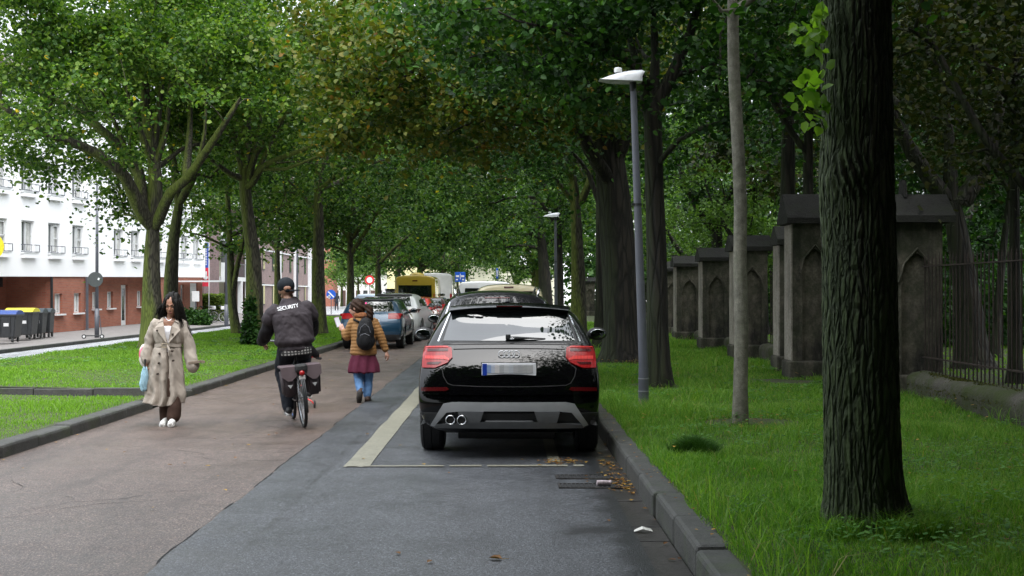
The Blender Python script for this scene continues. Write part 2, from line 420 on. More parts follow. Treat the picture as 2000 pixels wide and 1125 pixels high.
# dark asphalt with a slightly irregular edge along the seam
def dark_road():
    ys = np.linspace(-12, 150, 1400)
    ex = SEAM + .035*(fbm(ys*2.1, ys*0+3, 4, 4)-.45)*2*np.clip(1-ys/60, .2, 1)
    n = len(ys)
    V = np.concatenate([np.stack([ex, ys, np.full(n, .012)], 1), np.stack([np.full(n, .88), ys, np.full(n, .012)], 1),
                        np.stack([ex-.006, ys, np.full(n, -.002)], 1)])
    i = np.arange(n-1)
    f1 = np.stack([i, i+n, i+n+1, i+1], 1); f2 = np.stack([i+2*n, i, i+1, i+2*n+1], 1)
    o = mobj('road_lane', mesh_np('road_lane', V, f1, f2), M['asphalt_dark']); tag(o, kind='structure')
    # open crack that follows the seam
    e2 = ex - .012 - .018*fbm(ys*5, ys*0, 3, 12); k = (vnoise(ys*1.7, ys*0, 21) > .35)
    w_ = np.where(k, .010*fbm(ys*9, ys*0+1, 2, 7)+.004, 0.0006)
    V = np.concatenate([np.stack([e2-w_, ys, np.full(n, .0045)], 1), np.stack([e2+w_, ys, np.full(n, .0045)], 1)])
    sel = i[ys[:-1] < 45]
    o = mobj('road_crack', mesh_np('road_crack', V, np.stack([sel, sel+n, sel+n+1, sel+1], 1)), simple('crack_dark', (.008,.008,.008), .9)); tag(o, kind='structure')
dark_road()
# hairline cracks on the brown lane
def hair():
    rng = random.Random(5); V = []; Fc = []
    for k in range(16):
        x = rng.uniform(-4.7, -2.3); y = rng.uniform(6.8, 16); a = rng.uniform(-.5, .9); n = rng.randint(4, 16)
        b0 = len(V)
        for i in range(n):
            wd = .004*rng.uniform(.3, 1)*(1-abs(2*i/(n-1)-1)*.7)
            V += [(x, y-wd*2, .0035), (x, y+wd*2, .0035)]
            a += rng.uniform(-.5, .5); x += .09*math.cos(a); y += .09*math.sin(a)
        for i in range(n-1): Fc.append((b0+2*i, b0+2*i+2, b0+2*i+3, b0+2*i+1))
    o = mobj('road_crack', mesh_np('road_crack', V, Fc), bpy.data.materials['crack_dark']); tag(o, kind='structure')
hair()
# darker wet patches
def patch(name, pts, z, mat, seed=1, jit=.04):
    rng = random.Random(seed); out = []
    n = len(pts)
    for i in range(n):
        a = Vector(pts[i]); b_ = Vector(pts[(i+1) % n]); m = max(2, int((b_-a).length/.12))
        for k in range(m):
            p = a.lerp(b_, k/m); out.append((p.x+rng.uniform(-jit, jit), p.y+rng.uniform(-jit, jit)*1.5, z))
    bm = bmesh.new(); f = bm.faces.new([bm.verts.new(p) for p in out]); bmesh.ops.triangulate(bm, faces=[f])
    return tag(bobj(name, bm, mat), kind='structure')
# parking bay
def strip_bm(bm):
    pts = []
    rng = random.Random(3)
    yL = np.arange(11.37, 90, .6)
    left = [(-1.485+rng.uniform(-.012,.012), y) for y in yL]; right = [(-1.25+rng.uniform(-.008,.008), y) for y in yL]
    for a in range(len(yL)-1):
        q = [(*left[a], .018), (*right[a], .018), (*right[a+1], .018), (*left[a+1], .018)]
        bm.faces.new([bm.verts.new(p) for p in q])
    bmesh.ops.remove_doubles(bm, verts=bm.verts, dist=1e-4)
tag(make('parking_strip', strip_bm, M['strip']), kind='structure')
def thinline(bm):
    rng = random.Random(8)
    for k in range(44):
        if rng.random() < .10: continue
        x0 = -1.46+k*.05; jw = rng.uniform(-.008, .008)
        q = [(x0, 11.37, .022), (x0+.049, 11.37+.1*0, .022), (x0+.049, 11.43+jw+k*.0012, .022), (x0, 11.43+jw+k*.0012, .022)]
        bm.faces.new([bm.verts.new(p) for p in q])
tag(make('bay_line', thinline, M['strip']), kind='structure')
def innerline(bm):
    for a in range(40):
        y = 11.7+a*1.0
        q = [(.42, y, .020), (.535, y, .020), (.535, y+.99, .020), (.42, y+.99, .020)]
        bm.faces.new([bm.verts.new(p) for p in q])
tag(make('bay_line', innerline, M['strip']), kind='structure')
# gutter channel made of slabs
def gutter(bm):
    rng = random.Random(4); y = 3.0
    while y < 75:
        l = rng.uniform(.45, .55); z = .006+rng.uniform(0, .006)
        box(bm, (.975, y+l/2, z-.03), (.205, l-.012, .06), bev=.004); y += l
tag(make('gutter', gutter, M['gutter']), kind='structure')
sheet('gutter_bed', .86, KR+.01, -12, 150, -.02, M['asphalt_wet'])
# two drain slots across the lane
for yy in (10.75, 10.25):
    d = empty('drain_grate', (.74, yy, .012), 0, ('further' if yy > 10.5 else 'nearer') + ' dark slotted drain set in the asphalt by the right kerb', 'drain', 'drains beside the kerb')
    def fr(bm):
        for a, b_ in (((0,-.11),(.56,.02)), ((0,.11),(.56,.02)), ((-.28,0),(.02,.24)), ((.28,0),(.02,.24))):
            box(bm, (a[0], a[1], .002), (b_[0], b_[1], .012))
    make('frame', fr, M['gutter'], d)
    def gr(bm):
        for k in range(15): box(bm, (-.25+k*.036, 0, .004), (.012, .2, .012))
        box(bm, (0,0,.001), (.54,.2,.005))
    make('grate', gr, simple('drain_black', (.01,.01,.01), .6), d)
# kerbs: one run of stones each
def kerb(bm, x0, x1, y0, y1, top, seed, foot=-.12, lmin=.95, lmax=1.05, rnd=.03, gap=.012):
    rng = random.Random(seed); y = y0
    while y < y1-.1:
        l = min(rng.uniform(lmin, lmax), y1-y)
        dz = rng.uniform(-.008, .008); dx = rng.uniform(-.01, .01)
        vs = box(bm, ((x0+x1)/2+dx, y+l/2, (top+foot)/2+dz), (x1-x0, l-gap, top-foot), rot=Rz(rng.uniform(-.006,.006)), bev=rnd)
        y += l
tag(make('kerb', lambda bm: kerb(bm, KR, KR+.21, 3, 75, .185, 1), M['kerb']), kind='structure')
tag(make('kerb', lambda bm: (kerb(bm, KL-.22, KL, 6, 17.3, .125, 2), kerb(bm, KL-.22, KL, 19.45, 120, .125, 3)), M['kerb_dark']), kind='structure')
# splayed stones at the opening in the left kerb and the path edging
def splay(bm):
    box(bm, (KL-.26, 17.5, .035), (.24, .55, .11), rot=Rz(.55), bev=.02)
    box(bm, (KL-.24, 19.28, .035), (.24, .6, .12), rot=Rz(-.5), bev=.02)
    rng = random.Random(6); x = KL-.5
    while x > -12:
        l = rng.uniform(.9, 1.0)
        box(bm, (x-l/2, 19.25, .03+rng.uniform(-.008,.008)), (l-.01, .12, .22), bev=.012)
        box(bm, (x-l/2, 17.93, -.02+rng.uniform(-.01,.01)), (l-.01, .09, .16), bev=.012); x -= l
tag(make('kerb', splay, M['kerb_dark']), kind='structure')
sheet('path', -12, KL-.01, 17.9, 19.25, .0, M['path'], 30, 10, hf=lambda X, Y: -.03+.015*(fbm(X*2, Y*2, 3)-.5)+.025*np.clip((X+5.4)/.45, 0, 1))
# median lawn soil, right verge soil
sheet('lawn', -12.2, KL-.2, -5, 17.9, .1, M['soil'], 40, 60, hf=lambda X, Y: hl(X, Y)-.012)
sheet('lawn', -12.2, KL-.2, 19.27, 150, .1, M['soil'], 40, 120, hf=lambda X, Y: hl(X, Y)-.012)
sheet('verge', KR+.18, 6.2, -5, 110, .19, M['soil'], 50, 240, hf=lambda X, Y: hr(X, Y)-.012)
sheet('park_ground', 6.2, 120, -5, 160, .15, M['soil'], 10, 10)
# side street, far junction, pavement
sheet('street', -16.1, -11.5, -20, 82, -.31, M['street'])
sheet('junction', -60, -4.9, 82, 175, -.02, M['street'], hf=lambda X, Y: -.31+.3*np.clip((Y-82)/20, 0, 1), nx=2, ny=12)
sheet('junction', -4.95, 12, 118, 175, .03, M['street'])
def farkerb(bm):
    for y0, y1 in ((-10, 82),):
        y = y0
        while y < y1-.2: box(bm, (-16.15, y+.5, -.26), (.14, .99, .15), bev=.015); y += 1.0
tag(make('kerb', farkerb, M['kerb_dark']), kind='structure')
sheet('pavement', -30, -16.2, -20, 95, -.2, M['pave'], 4, 40, hf=lambda X, Y: -.185+.0117*np.clip(Y-56, -40, 60)*np.clip((-16.2-X)/3, 0, 1))
# lane marking on the side street
def smark(bm):
    for k in range(9):
        y = 26+k*6; box(bm, (-13.6, y, -.304), (.12, 3.0, .004))
tag(make('street_marking', smark, M['white_paint']), kind='structure')
# ------------------------------------------------------------ grass blades
def blades(name, n, area, hf, hlo, hhi, wd, seed, mat, keep=None, dist=True, lean=.6, path=None):
    r = np.random.default_rng(seed)
    x0, x1, y0, y1 = area
    # density falls with distance
    u = r.random(n)
    y = y0*(y1/y0)**u if dist else y0+(y1-y0)*u
    x = x0+(x1-x0)*r.random(n)
    if keep is not None:
        k = keep(x, y); x = x[k]; y = y[k]
    n = len(x)
    clump = fbm(x*2.2, y*2.2, 4, seed)*1.25
    patchy = np.clip(fbm(x*.7, y*.7, 3, seed+5)*2-.35, 0.25, 1.3)
    h = (hlo+(hhi-hlo)*r.random(n)**1.5)*(.45+clump)*patchy
    sc_ = np.maximum(1.0, y/12.0)
    wv = wd*sc_*(.6+.8*r.random(n))
    a = r.random(n)*2*PI; la = r.random(n)*2*PI; ln = lean*h*(.2+r.random(n))
    z = hf(x, y)-.01
    bx_, by_ = np.cos(a)*wv/2, np.sin(a)*wv/2
    dx, dy = np.cos(la)*ln, np.sin(la)*ln
    B = np.stack([x, y, z], 1)
    v0 = B+np.stack([-bx_, -by_, 0*x], 1); v1 = B+np.stack([bx_, by_, 0*x], 1)
    m = np.stack([dx*.3, dy*.3, h*.62], 1)
    v2 = B+m+np.stack([bx_, by_, 0*x], 1)*.75; v3 = B+m-np.stack([bx_, by_, 0*x], 1)*.75
    v4 = B+np.stack([dx, dy, h*(1-.25*r.random(n))], 1)
    V = np.stack([v0, v1, v2, v3, v4], 1).reshape(-1, 3)
    i = np.arange(n)*5
    me = mesh_np(name, V, np.stack([i, i+1, i+2, i+3], 1), np.stack([i+3, i+2, i+4], 1))
    return tag(mobj(name, me, mat), kind='stuff')
def edge_r(x, y):  # ragged edge at the kerb, bare patches at trunks
    k = x > KR+.17+.07*fbm(y*3, y*0, 3, 3)-.03
    for (tx, ty, tr) in ((2.17,7.55,.2),(2.75,13.5,.5),(2.33,19.,.45),(2.47,25.8,.9),(4.6,20.2,.6)):
        k &= ((x-tx)**2+(y-ty)**2 > (tr*(.8+.6*vnoise(x*5, y*5, 2)))**2)
    return k
def edge_l(x, y):
    e = KL-.21-.05*fbm(y*3, y*0, 3, 8)
    return (x < e) & ~((y > 17.85) & (y < 19.32)) & (x > -10.98)
blades('verge_grass', 420000, (KR+.15, 6.1, 5.4, 60), hr, .06, .19, .0046, 1, M['grass'], edge_r, lean=1.1)
blades('verge_tall_grass', 26000, (KR+.2, 6.1, 5.4, 45), hr, .14, .34, .006, 5, M['grass'],
       lambda x, y: edge_r(x, y) & (fbm(x*1.3, y*1.3, 3, 77) > .45) , lean=1.3)
blades('median_grass', 230000, (-11, KL-.15, 9, 75), hl, .04, .10, .006, 2, M['grass_left'], edge_l, lean=.9)
blades('park_grass', 70000, (6.4, 26, 9, 75), lambda x, y: .15+0*x, .05, .16, .012, 3, M['grass_left'], lean=.9)
# tussocks and grass round the big trunk
def ring_keep(x, y):
    d = np.hypot(x-2.17, y-7.55); return (d > .22) & (d < .52)
blades('trunk_foot_grass', 14000, (1.6, 2.75, 6.9, 8.2), hr, .08, .30, .0055, 7, M['grass'], lambda x, y: ring_keep(x, y) & (fbm(x*6, y*6, 2, 4) > .33), lean=1.3)
def tussock(x, y): return np.hypot(x-1.68, y-10.9) < .19*(.5+vnoise(x*9, y*9, 6))
blades('grass_tussock', 16000, (1.4, 2.0, 10.5, 11.3), lambda x, y: hr(x, y)+.09*np.exp(-(np.hypot(x-1.68, y-10.9)/.12)**2), .12, .24, .0045, 9, leafmat('tussock', ((.025,.07,.014), (.045,.115,.02)), .3), tussock, lean=1.6)
def weeds():
    r = np.random.default_rng(44); V, Fc, off = [], [], 0
    for (n, x0, x1, y0, y1, hf, z_) in ((2600, 1.4, 5.8, 5.8, 24, hr, .10), (1500, -10.5, -5.3, 11, 40, hl, .05)):
        x = x0+(x1-x0)*r.random(n); y = y0*(y1/y0)**r.random(n); k = fbm(x*.9, y*.9, 3, 31) > .5; x = x[k]; y = y[k]
        if n == 1500: k = (y < 17.7) | (y > 19.5); x = x[k]; y = y[k]
        c = np.stack([x, y, hf(x, y)+z_], 1); m = 6
        pos = np.repeat(c, m, axis=0); pos = pos+r.normal(size=pos.shape)*np.array([.035,.035,.012])
        ang = r.random(len(pos))*2*PI; s_ = .035*(.6+.8*r.random(len(pos)))*np.maximum(1, pos[:, 1]/14)
        d = np.stack([np.cos(ang), np.sin(ang), .25+0*ang], 1)*s_[:, None]; p = np.stack([-np.sin(ang), np.cos(ang), 0*ang], 1)*(s_*.38)[:, None]
        q = np.stack([pos, pos+d*.5+p, pos+d, pos+d*.5-p], 1).reshape(-1, 3); i = np.arange(len(pos))*4+off
        V.append(q); Fc.append(np.stack([i, i+1, i+2, i+3], 1)); off += len(q)
    tag(mobj('lawn_weeds', mesh_np('lawn_weeds', np.concatenate(V), np.concatenate(Fc)), leafmat('weed_leaf', ((.03,.10,.02), (.07,.18,.035), (.12,.25,.06)), .3)), kind='stuff')
weeds()
# ------------------------------------------------------------ fallen leaves and litter
def fallen():
    r = random.Random(12); V = []; Fc = []
    def leaf(x, y, z, s):
        a = r.uniform(0, 2*PI); t1 = r.uniform(-.3, .3); b0 = len(V)
        s *= .75
        for (u, v_) in ((0,-.5),(.35,-.15),(.3,.25),(0,.6),(-.3,.25),(-.35,-.15)):
            px = (u*math.cos(a)-v_*math.sin(a))*s; py = (u*math.sin(a)+v_*math.cos(a))*s
            V.append((x+px, y+py, z+.004+abs(u)*s*.35+t1*v_*s*.5+.006))
        Fc.append((b0, b0+3, b0+4, b0+5)); Fc.append((b0, b0+1, b0+2, b0+3))
    for k in range(170):   # drifts in the gutter
        y = r.choice([r.gauss(11.3, .5), r.gauss(10.3, .25), r.uniform(6, 30)])
        leaf(min(r.gauss(1.0, .05), 1.06) if r.random() < .8 else r.uniform(.7, 1.06), y, .012, r.uniform(.03, .065))
    for k in range(60): leaf(r.gauss(.52, .09), r.gauss(11.65, .12), .02, r.uniform(.03, .06))
    for k in range(70): leaf(r.uniform(-4.8, .8), r.uniform(6.6, 30), .014, r.uniform(.035, .07))
    for k in range(60): leaf(KL+abs(r.gauss(0, .15)), r.uniform(11, 50), .006, r.uniform(.04, .07))
    for k in range(70): leaf(r.uniform(-9, -5.3), r.uniform(18.05, 19.15), .0, r.uniform(.04, .07))
    for k in range(70): leaf(r.gauss(2.6, .35), r.gauss(13.4, .5), .24, r.uniform(.03, .06))
    for k in range(260): leaf(r.uniform(1.4, 5.7), r.uniform(6.5, 26), .29, r.uniform(.03, .06))
    for k in range(80): leaf(r.gauss(2.4, .5), r.gauss(25.3, .5), .24, r.uniform(.04, .08))
    for k in range(90): leaf(r.uniform(KR+.02, KR+.2), r.uniform(6, 22), .196, r.uniform(.02, .045))
    tag(mobj('fallen_leaves', mesh_np('fallen_leaves', V, Fc), M['leaf_fallen']), kind='stuff')
fallen()
def single_leaf(bm):
    pts = [(0,-.07),(.05,-.02),(.04,.04),(0,.08),(-.04,.04),(-.05,-.02)]
    vs = [bm.verts.new((x, y, .012+abs(x)*.6)) for x, y in pts]
    bm.faces.new((vs[0], vs[1], vs[2], vs[3])); bm.faces.new((vs[0], vs[3], vs[4], vs[5]))
    tube(bm, [(0,-.07,.012),(.01,-.11,.02),(.03,-.13,.014)], .0025, 5)
o = make('fallen_leaf', single_leaf, M['leaf_fallen']); o.location = (-.05, 7.42, .014); o.rotation_euler = (0,0,1.2); o.scale = (.6,.6,.6)
tag(o, 'single curled yellow leaf lying on the dark asphalt in the foreground', 'leaf')
def can(bm):
    cone(bm, (-.08,0,.03), (.08,0,.03), .03, .026, 14); box(bm, (.02,.03,.01), (.09,.05,.01), rot=Rz(.4))
o = make('crushed_can', can, simple('litter_pale', (.6,.5,.52), .35, .3, .4, 30)); o.scale = (.75,.75,.75); o.location = (.83, 10.24, .02); o.rotation_euler = (0,0,.1)
tag(o, 'crushed pale drinks can lying across the drain at the right kerb', 'litter')
def paper(bm):
    vs = [bm.verts.new(p) for p in ((-.06,-.02,.0),(.0,-.03,.02),(.07,-.01,.0),(.06,.03,.012),(.0,.02,.03),(-.05,.03,.004))]
    bm.faces.new((vs[0], vs[1], vs[4], vs[5])); bm.faces.new((vs[1], vs[2], vs[3], vs[4]))
o = make('paper_scrap', paper, simple('paper_white', (.65,.64,.58), .8)); o.location = (.93, 8.28, .018)
tag(o, 'white scrap of paper lying in the wet gutter', 'litter')
# ------------------------------------------------------------ tree generator
def frames_tube(pts, rad, seg, ridges=0.0, seed=0):
    """numpy tube along a chain of points -> verts, quads"""
    pts = np.asarray(pts, float); n = len(pts)
    t = np.gradient(pts, axis=0); t /= np.linalg.norm(t, axis=1)[:, None]+1e-9
    u = np.cross(t[0], (0,0,1)) if abs(t[0][2]) < .95 else np.cross(t[0], (1,0,0))
    u /= np.linalg.norm(u)
    th = np.arange(seg)*2*PI/seg; V = np.zeros((n, seg, 3))
    for i in range(n):
        u = u-t[i]*np.dot(u, t[i]); u /= np.linalg.norm(u)+1e-9; v = np.cross(t[i], u)
        r = rad[i]
        if ridges:
            r = r*(1+ridges*(np.array([vnoise(np.array([np.cos(a)*2+i*.3+seed]), np.array([np.sin(a)*2+seed]), seed)[0] for a in th])-.5))
        V[i] = pts[i]+(np.outer(np.cos(th)*r, u)+np.outer(np.sin(th)*r, v))
    i, k = np.meshgrid(np.arange(n-1), np.arange(seg), indexing='ij')
    a = i*seg+k; b = i*seg+(k+1) % seg
    Q = np.stack([a, b, b+seg, a+seg], -1).reshape(-1, 4)
    return V.reshape(-1, 3), Q
class Skel:
    def __init__(s): s.p = []; s.par = []; s.root = []; s.fix = []
    def add(s, p, par, fix=None):
        s.p.append(np.array(p, float)); s.par.append(par)
        s.root.append(0 if par < 0 else s.root[par]+np.linalg.norm(s.p[-1]-s.p[par])); s.fix.append(fix)
        return len(s.p)-1
def resample(pts, step):
    pts = [np.array(p, float) for p in pts]; out = [pts[0]]
    n = len(pts)
    for i in range(n-1):   # catmull-rom
        p0 = pts[max(i-1, 0)]; p1 = pts[i]; p2 = pts[i+1]; p3 = pts[min(i+2, n-1)]
        m = max(1, int(np.linalg.norm(p2-p1)/step))
        for k in range(1, m+1):
            t = k/m
            out.append(.5*((2*p1)+(-p0+p2)*t+(2*p0-5*p1+4*p2-p3)*t*t+(-p0+3*p1-3*p2+p3)*t**3))
    return out
LEAFN = {}
def leaf_verts(pos, size, rng, up=.35, quad=False):
    n = len(pos)
    nrm = rng.normal(size=(n, 3)); nrm[:, 2] = np.abs(nrm[:, 2])*1.0+up; nrm /= np.linalg.norm(nrm, axis=1)[:, None]
    d = rng.normal(size=(n, 3)); d[:, 2] -= .5; d -= nrm*np.sum(d*nrm, 1)[:, None]; d /= np.linalg.norm(d, axis=1)[:, None]+1e-9
    s = np.cross(nrm, d)
    sz = (size*(.6+.8*rng.random(n)))[:, None]
    if quad:
        V = np.stack([pos-d*sz*.1, pos+s*sz*.42+d*sz*.35, pos+d*sz, pos-s*sz*.42+d*sz*.35], 1).reshape(-1, 3)
        i = np.arange(n)*4
        return V, np.stack([i, i+1, i+2, i+3], 1)
    up_ = nrm*sz*.14
    V = np.stack([pos-d*sz*.1, pos+s*sz*.40+d*sz*.12+up_, pos+s*sz*.40+d*sz*.55+up_, pos+d*sz, pos-s*sz*.40+d*sz*.55+up_, pos-s*sz*.40+d*sz*.12+up_], 1).reshape(-1, 3)
    i = np.arange(n)*6
    return V, np.concatenate([np.stack([i, i+1, i+2, i+3], 1), np.stack([i, i+3, i+4, i+5], 1)])
def tree(name, label, cat, base, trunk, r0, limbs, crown, nclump, lpc, leaf, leafm, barkm, seed, group=None, twig=.016,
         flare=1.5, sig=.5, quad=False, shell=.45, zmin=None, extra_clumps=(), avoid=None, ridges=.25, tseg=18, noseg=8, up=.35, rtop=None, sprout=None):
    """trunk: list of (x,y,z) relative to base; limbs: list of (list of pts, r at start); crown: list of (centre, radii)"""
    rng = np.random.default_rng(seed)
    lpc = int(lpc*1.85); leaf *= .80; sig *= .70; twig *= 1.3
    base = np.array(base, float)
    root = empty(name, base, 0, label, cat, group)
    S = Skel(); tp = resample(trunk, .35); ids = []
    last = -1
    H = max(p[2] for p in trunk)
    for i, p in enumerate(tp):
        t = i/(len(tp)-1)
        rt = rtop if rtop is not None else r0*.55
        r = r0*(1-t)+rt*t
        r *= 1+(flare-1)*math.exp(-p[2]/.28)
        last = S.add(p, last, r); ids.append(last)
    fork0 = len(ids)
    for lp, lr in limbs:
        q = resample(lp, .35)
        d = [np.linalg.norm(S.p[k]-q[0]) for k in range(len(S.p))]; par = int(np.argmin(d))
        m = len(q)
        for i in range(1, m):
            par = S.add(q[i], par, 1.15*lr*(1-.66*i/(m-1)))
    nbase = len(S.p)
    # clump centres
    cl = []
    for (c, rad, w_) in [(x if len(x) == 3 else (x[0], x[1], 1.0)) for x in crown]:
        k = int(nclump*w_*.86)
        d = rng.normal(size=(k*3, 3)); d /= np.linalg.norm(d, axis=1)[:, None]
        rr = (shell+(1-shell)*rng.random(k*3))**.8
        rr *= .86+.28*fbm(d[:, 0]*2+3, d[:, 1]*2+d[:, 2]*2+3, 3, seed)
        p = np.array(c)+d*rr[:, None]*np.array(rad)
        if zmin is not None: p = p[p[:, 2] > zmin(p[:, 0], p[:, 1]) if callable(zmin) else p[:, 2] > zmin]
        if avoid is not None: p = p[~avoid(p+base)]
        cl.append(p[:k])
    cl.append(np.array(extra_clumps, float).reshape(-1, 3))
    cl = np.concatenate(cl)
    f0 = S.p[ids[-1]]
    order = np.argsort(np.linalg.norm(cl-f0, axis=1))
    start = max(int(fork0*.75), 1)
    P_ = np.zeros((nbase+len(cl)*10+10, 3)); P_[:nbase] = S.p; RT = np.zeros(len(P_)); RT[:nbase] = S.root
    PEN = np.zeros(len(P_)); PEN[:start] = 4.0
    for c in cl[order]:
        m = len(S.p)
        dv = c-P_[:m]; dist = np.linalg.norm(dv, axis=1)
        cost = dist+.30*RT[:m]+PEN[:m]+.5*np.maximum(0, -dv[:, 2])*.6
        k = int(np.argmin(cost)); L_ = dist[k]
        if L_ < .05: continue
        nseg = int(min(9, max(2, round(L_/.45))))
        par0 = S.par[k]
        d0 = (S.p[k]-S.p[par0]) if par0 >= 0 else np.array([0,0,1.]); d0 = d0/(np.linalg.norm(d0)+1e-9)
        mid = S.p[k]+dv[k]*.45+d0*L_*.12+rng.normal(size=3)*L_*.07+np.array([0,0,L_*.05])
        par = k
        for i in range(1, nseg+1):
            t = i/nseg
            p = (1-t)**2*S.p[k]+2*t*(1-t)*mid+t*t*c+rng.normal(size=3)*.025*(t < 1)
            par = S.add(p, par); j = len(S.p)-1; P_[j] = p; RT[j] = S.root[j]
    n = len(S.p); cnt = np.zeros(n); kids = [[] for _ in range(n)]
    for i in range(n):
        if S.par[i] >= 0: kids[S.par[i]].append(i)
    for i in range(n-1, -1, -1):
        if not kids[i]: cnt[i] = 1
        if S.par[i] >= 0: cnt[S.par[i]] += cnt[i]
    rad = twig*cnt**.47
    for i in range(n):
        if S.fix[i] is not None: rad[i] = S.fix[i]
        elif S.par[i] >= 0: rad[i] = min(rad[i], rad[S.par[i]]*.88)
    # chains
    Vs, Qs, off = [], [], 0
    stack = [(0, -1)]
    while stack:
        s, pr = stack.pop(); ch = [s]; cur = s
        while kids[cur]:
            fixk = [k for k in kids[cur] if S.fix[k] is not None]
            pool = fixk if fixk else kids[cur]
            nx = max(pool, key=lambda k: (rad[k], cnt[k]))
            for k in kids[cur]:
                if k != nx: stack.append((k, cur))
            ch.append(nx); cur = nx
        pts = [S.p[i] for i in ch]; rr = [rad[i] for i in ch]
        if pr >= 0: pts = [S.p[pr]]+pts; rr = [min(rad[pr]*.75, rr[0]*1.15)]+rr
        if len(pts) < 2: continue
        rr[-1] *= .5
        big = max(rr) > .09
        seg = tseg if (pr < 0) else (noseg if big else 5)
        V, Q = frames_tube(pts, rr, seg, ridges if pr < 0 else (.12 if big else 0), seed)
        Vs.append(V); Qs.append(Q+off); off += len(V)
    o = mobj('trunk', mesh_np('trunk', np.concatenate(Vs), np.concatenate(Qs)), barkm, root, smooth=True)
    # leaves: around clump centres and strung along the last twigs
    k = lpc
    pos = np.repeat(cl, k, axis=0)
    g = rng.normal(size=pos.shape)*np.array([sig*1.05, sig*1.05, sig*.33])
    lay = np.repeat(rng.normal(size=(len(cl), 2))*.35, k, axis=0)
    g[:, 2] += g[:, 0]*lay[:, 0]+g[:, 1]*lay[:, 1]-.12*(g[:, 0]**2+g[:, 1]**2)/sig
    pos = pos+g
    tw = np.array([S.p[i] for i in range(nbase, n) if cnt[i] <= 3]).reshape(-1, 3)
    if len(tw):
        tw = np.repeat(tw, max(2, lpc//14), axis=0); pos = np.concatenate([pos, tw+rng.normal(size=tw.shape)*.13])
    if avoid is not None: pos = pos[~avoid(pos+base)]
    V, Q = leaf_verts(pos, leaf, rng, up, quad)
    mobj('crown', mesh_np('crown', V, Q), leafm, root)
    return root
LB = M['leaf_lime']
# open sky kept over the lane in front of the camera
def lane_gap(p):
    return (p[:, 0] < .9+.35*np.sin(p[:, 1]*1.3)) & (p[:, 0] > -4.6) & (p[:, 1] < 16.5)
def px(x, y, D): return np.array(P(x, y, D))
def rel(base, pts): return [tuple(px(*p)-np.array(base)) for p in pts]
# ---- left pair in front of the white house
b = (GX(300, 31.8), 31.8, .16)
tree('lime_tree', 'mossy multi-stemmed street tree with low spreading limbs, nearest tree on the left lawn', 'tree', b,
     [(0,0,0)]+rel(b, [(298,600,31.8),(297,520,31.8),(300,450,31.8)]), .29,
     [(rel(b, [(300,450,31.8),(270,400,31.4),(245,345,31.),(190,300,30.6),(130,275,30.),(60,250,29.5),(0,200,29)]), .17),
      (rel(b, [(280,420,31.6),(272,340,31.9),(250,300,32),(200,255,32.),(150,215,32.5),(90,185,33)]), .15),
      (rel(b, [(302,450,31.8),(305,360,31.8),(300,300,31.8),(285,200,31.9),(285,80,32)]), .19),
      (rel(b, [(305,445,31.8),(335,375,31.2),(365,350,31),(400,300,30.6),(440,240,30.2),(470,190,30)]), .14),
      (rel(b, [(362,352,31),(368,300,31.5),(372,230,32),(370,150,32)]), .10),
      (rel(b, [(303,320,31.8),(322,270,31.6),(330,210,31.4),(332,140,31.2)]), .085), (rel(b, [(303,330,31.8),(280,270,31.4),(262,220,31),(240,150,31)]), .09),
      (rel(b, [(268,330,31.9),(235,265,31.6),(215,210,31.2),(190,160,31)]), .07), (rel(b, [(385,325,30.8),(400,260,30.6),(402,190,30.6)]), .06),
      (rel(b, [(300,300,31.8),(310,230,31.9),(318,150,32),(330,60,32.4)]), .09)],
     [((-1.2, .3, 6.6), (5.2, 4.6, 3.4), .72), ((-1.0, -1.0, 9.2), (4.6, 4.2, 2.6), .4)], 230, 118, .115, LB, M['bark_lime'], 11,
     group='limes of the left lawn', sig=.52, zmin=lambda x, y: np.where((y < 1.2) & (x > -3.6), 7.3-.40*np.hypot(x, y), 6.3-.40*np.hypot(x, y)), shell=.35, twig=.014, flare=1.35,
     extra_clumps=[tuple(px(x, y, D)-np.array(b)) for x, y, D in ((60,300,30),(90,330,30.5),(150,320,31),(110,290,29.5),(30,280,29.5),(190,300,31.5),(230,330,33),(255,300,30),(235,380,33),(262,400,33.4),(245,420,33),(225,370,33.5),(10,240,28.5),(60,210,28),(120,230,28),(150,180,28),(250,210,28.5),(380,180,29))])
b = (GX(336, 37.5), 37.5, .16)
tree('lime_tree', 'slimmer leaning trunk directly behind the multi-stemmed mossy tree', 'tree', b,
     [(0,0,0)]+rel(b, [(335,560,37.5),(340,470,37.5),(350,400,37.5)]), .24,
     [(rel(b, [(350,400,37.5),(340,330,37.8),(330,250,38)]), .12), (rel(b, [(350,400,37.5),(385,330,37),(400,260,36.8)]), .12)],
     [((0, 1.0, 7.6), (4.6, 4.6, 3.4))], 110, 95, .14, LB, M['bark_lime'], 12, group='limes of the left lawn', sig=.6, zmin=4.3, twig=.016, flare=1.25, quad=True)
b = (GX(497, 35.9), 35.9, .18)
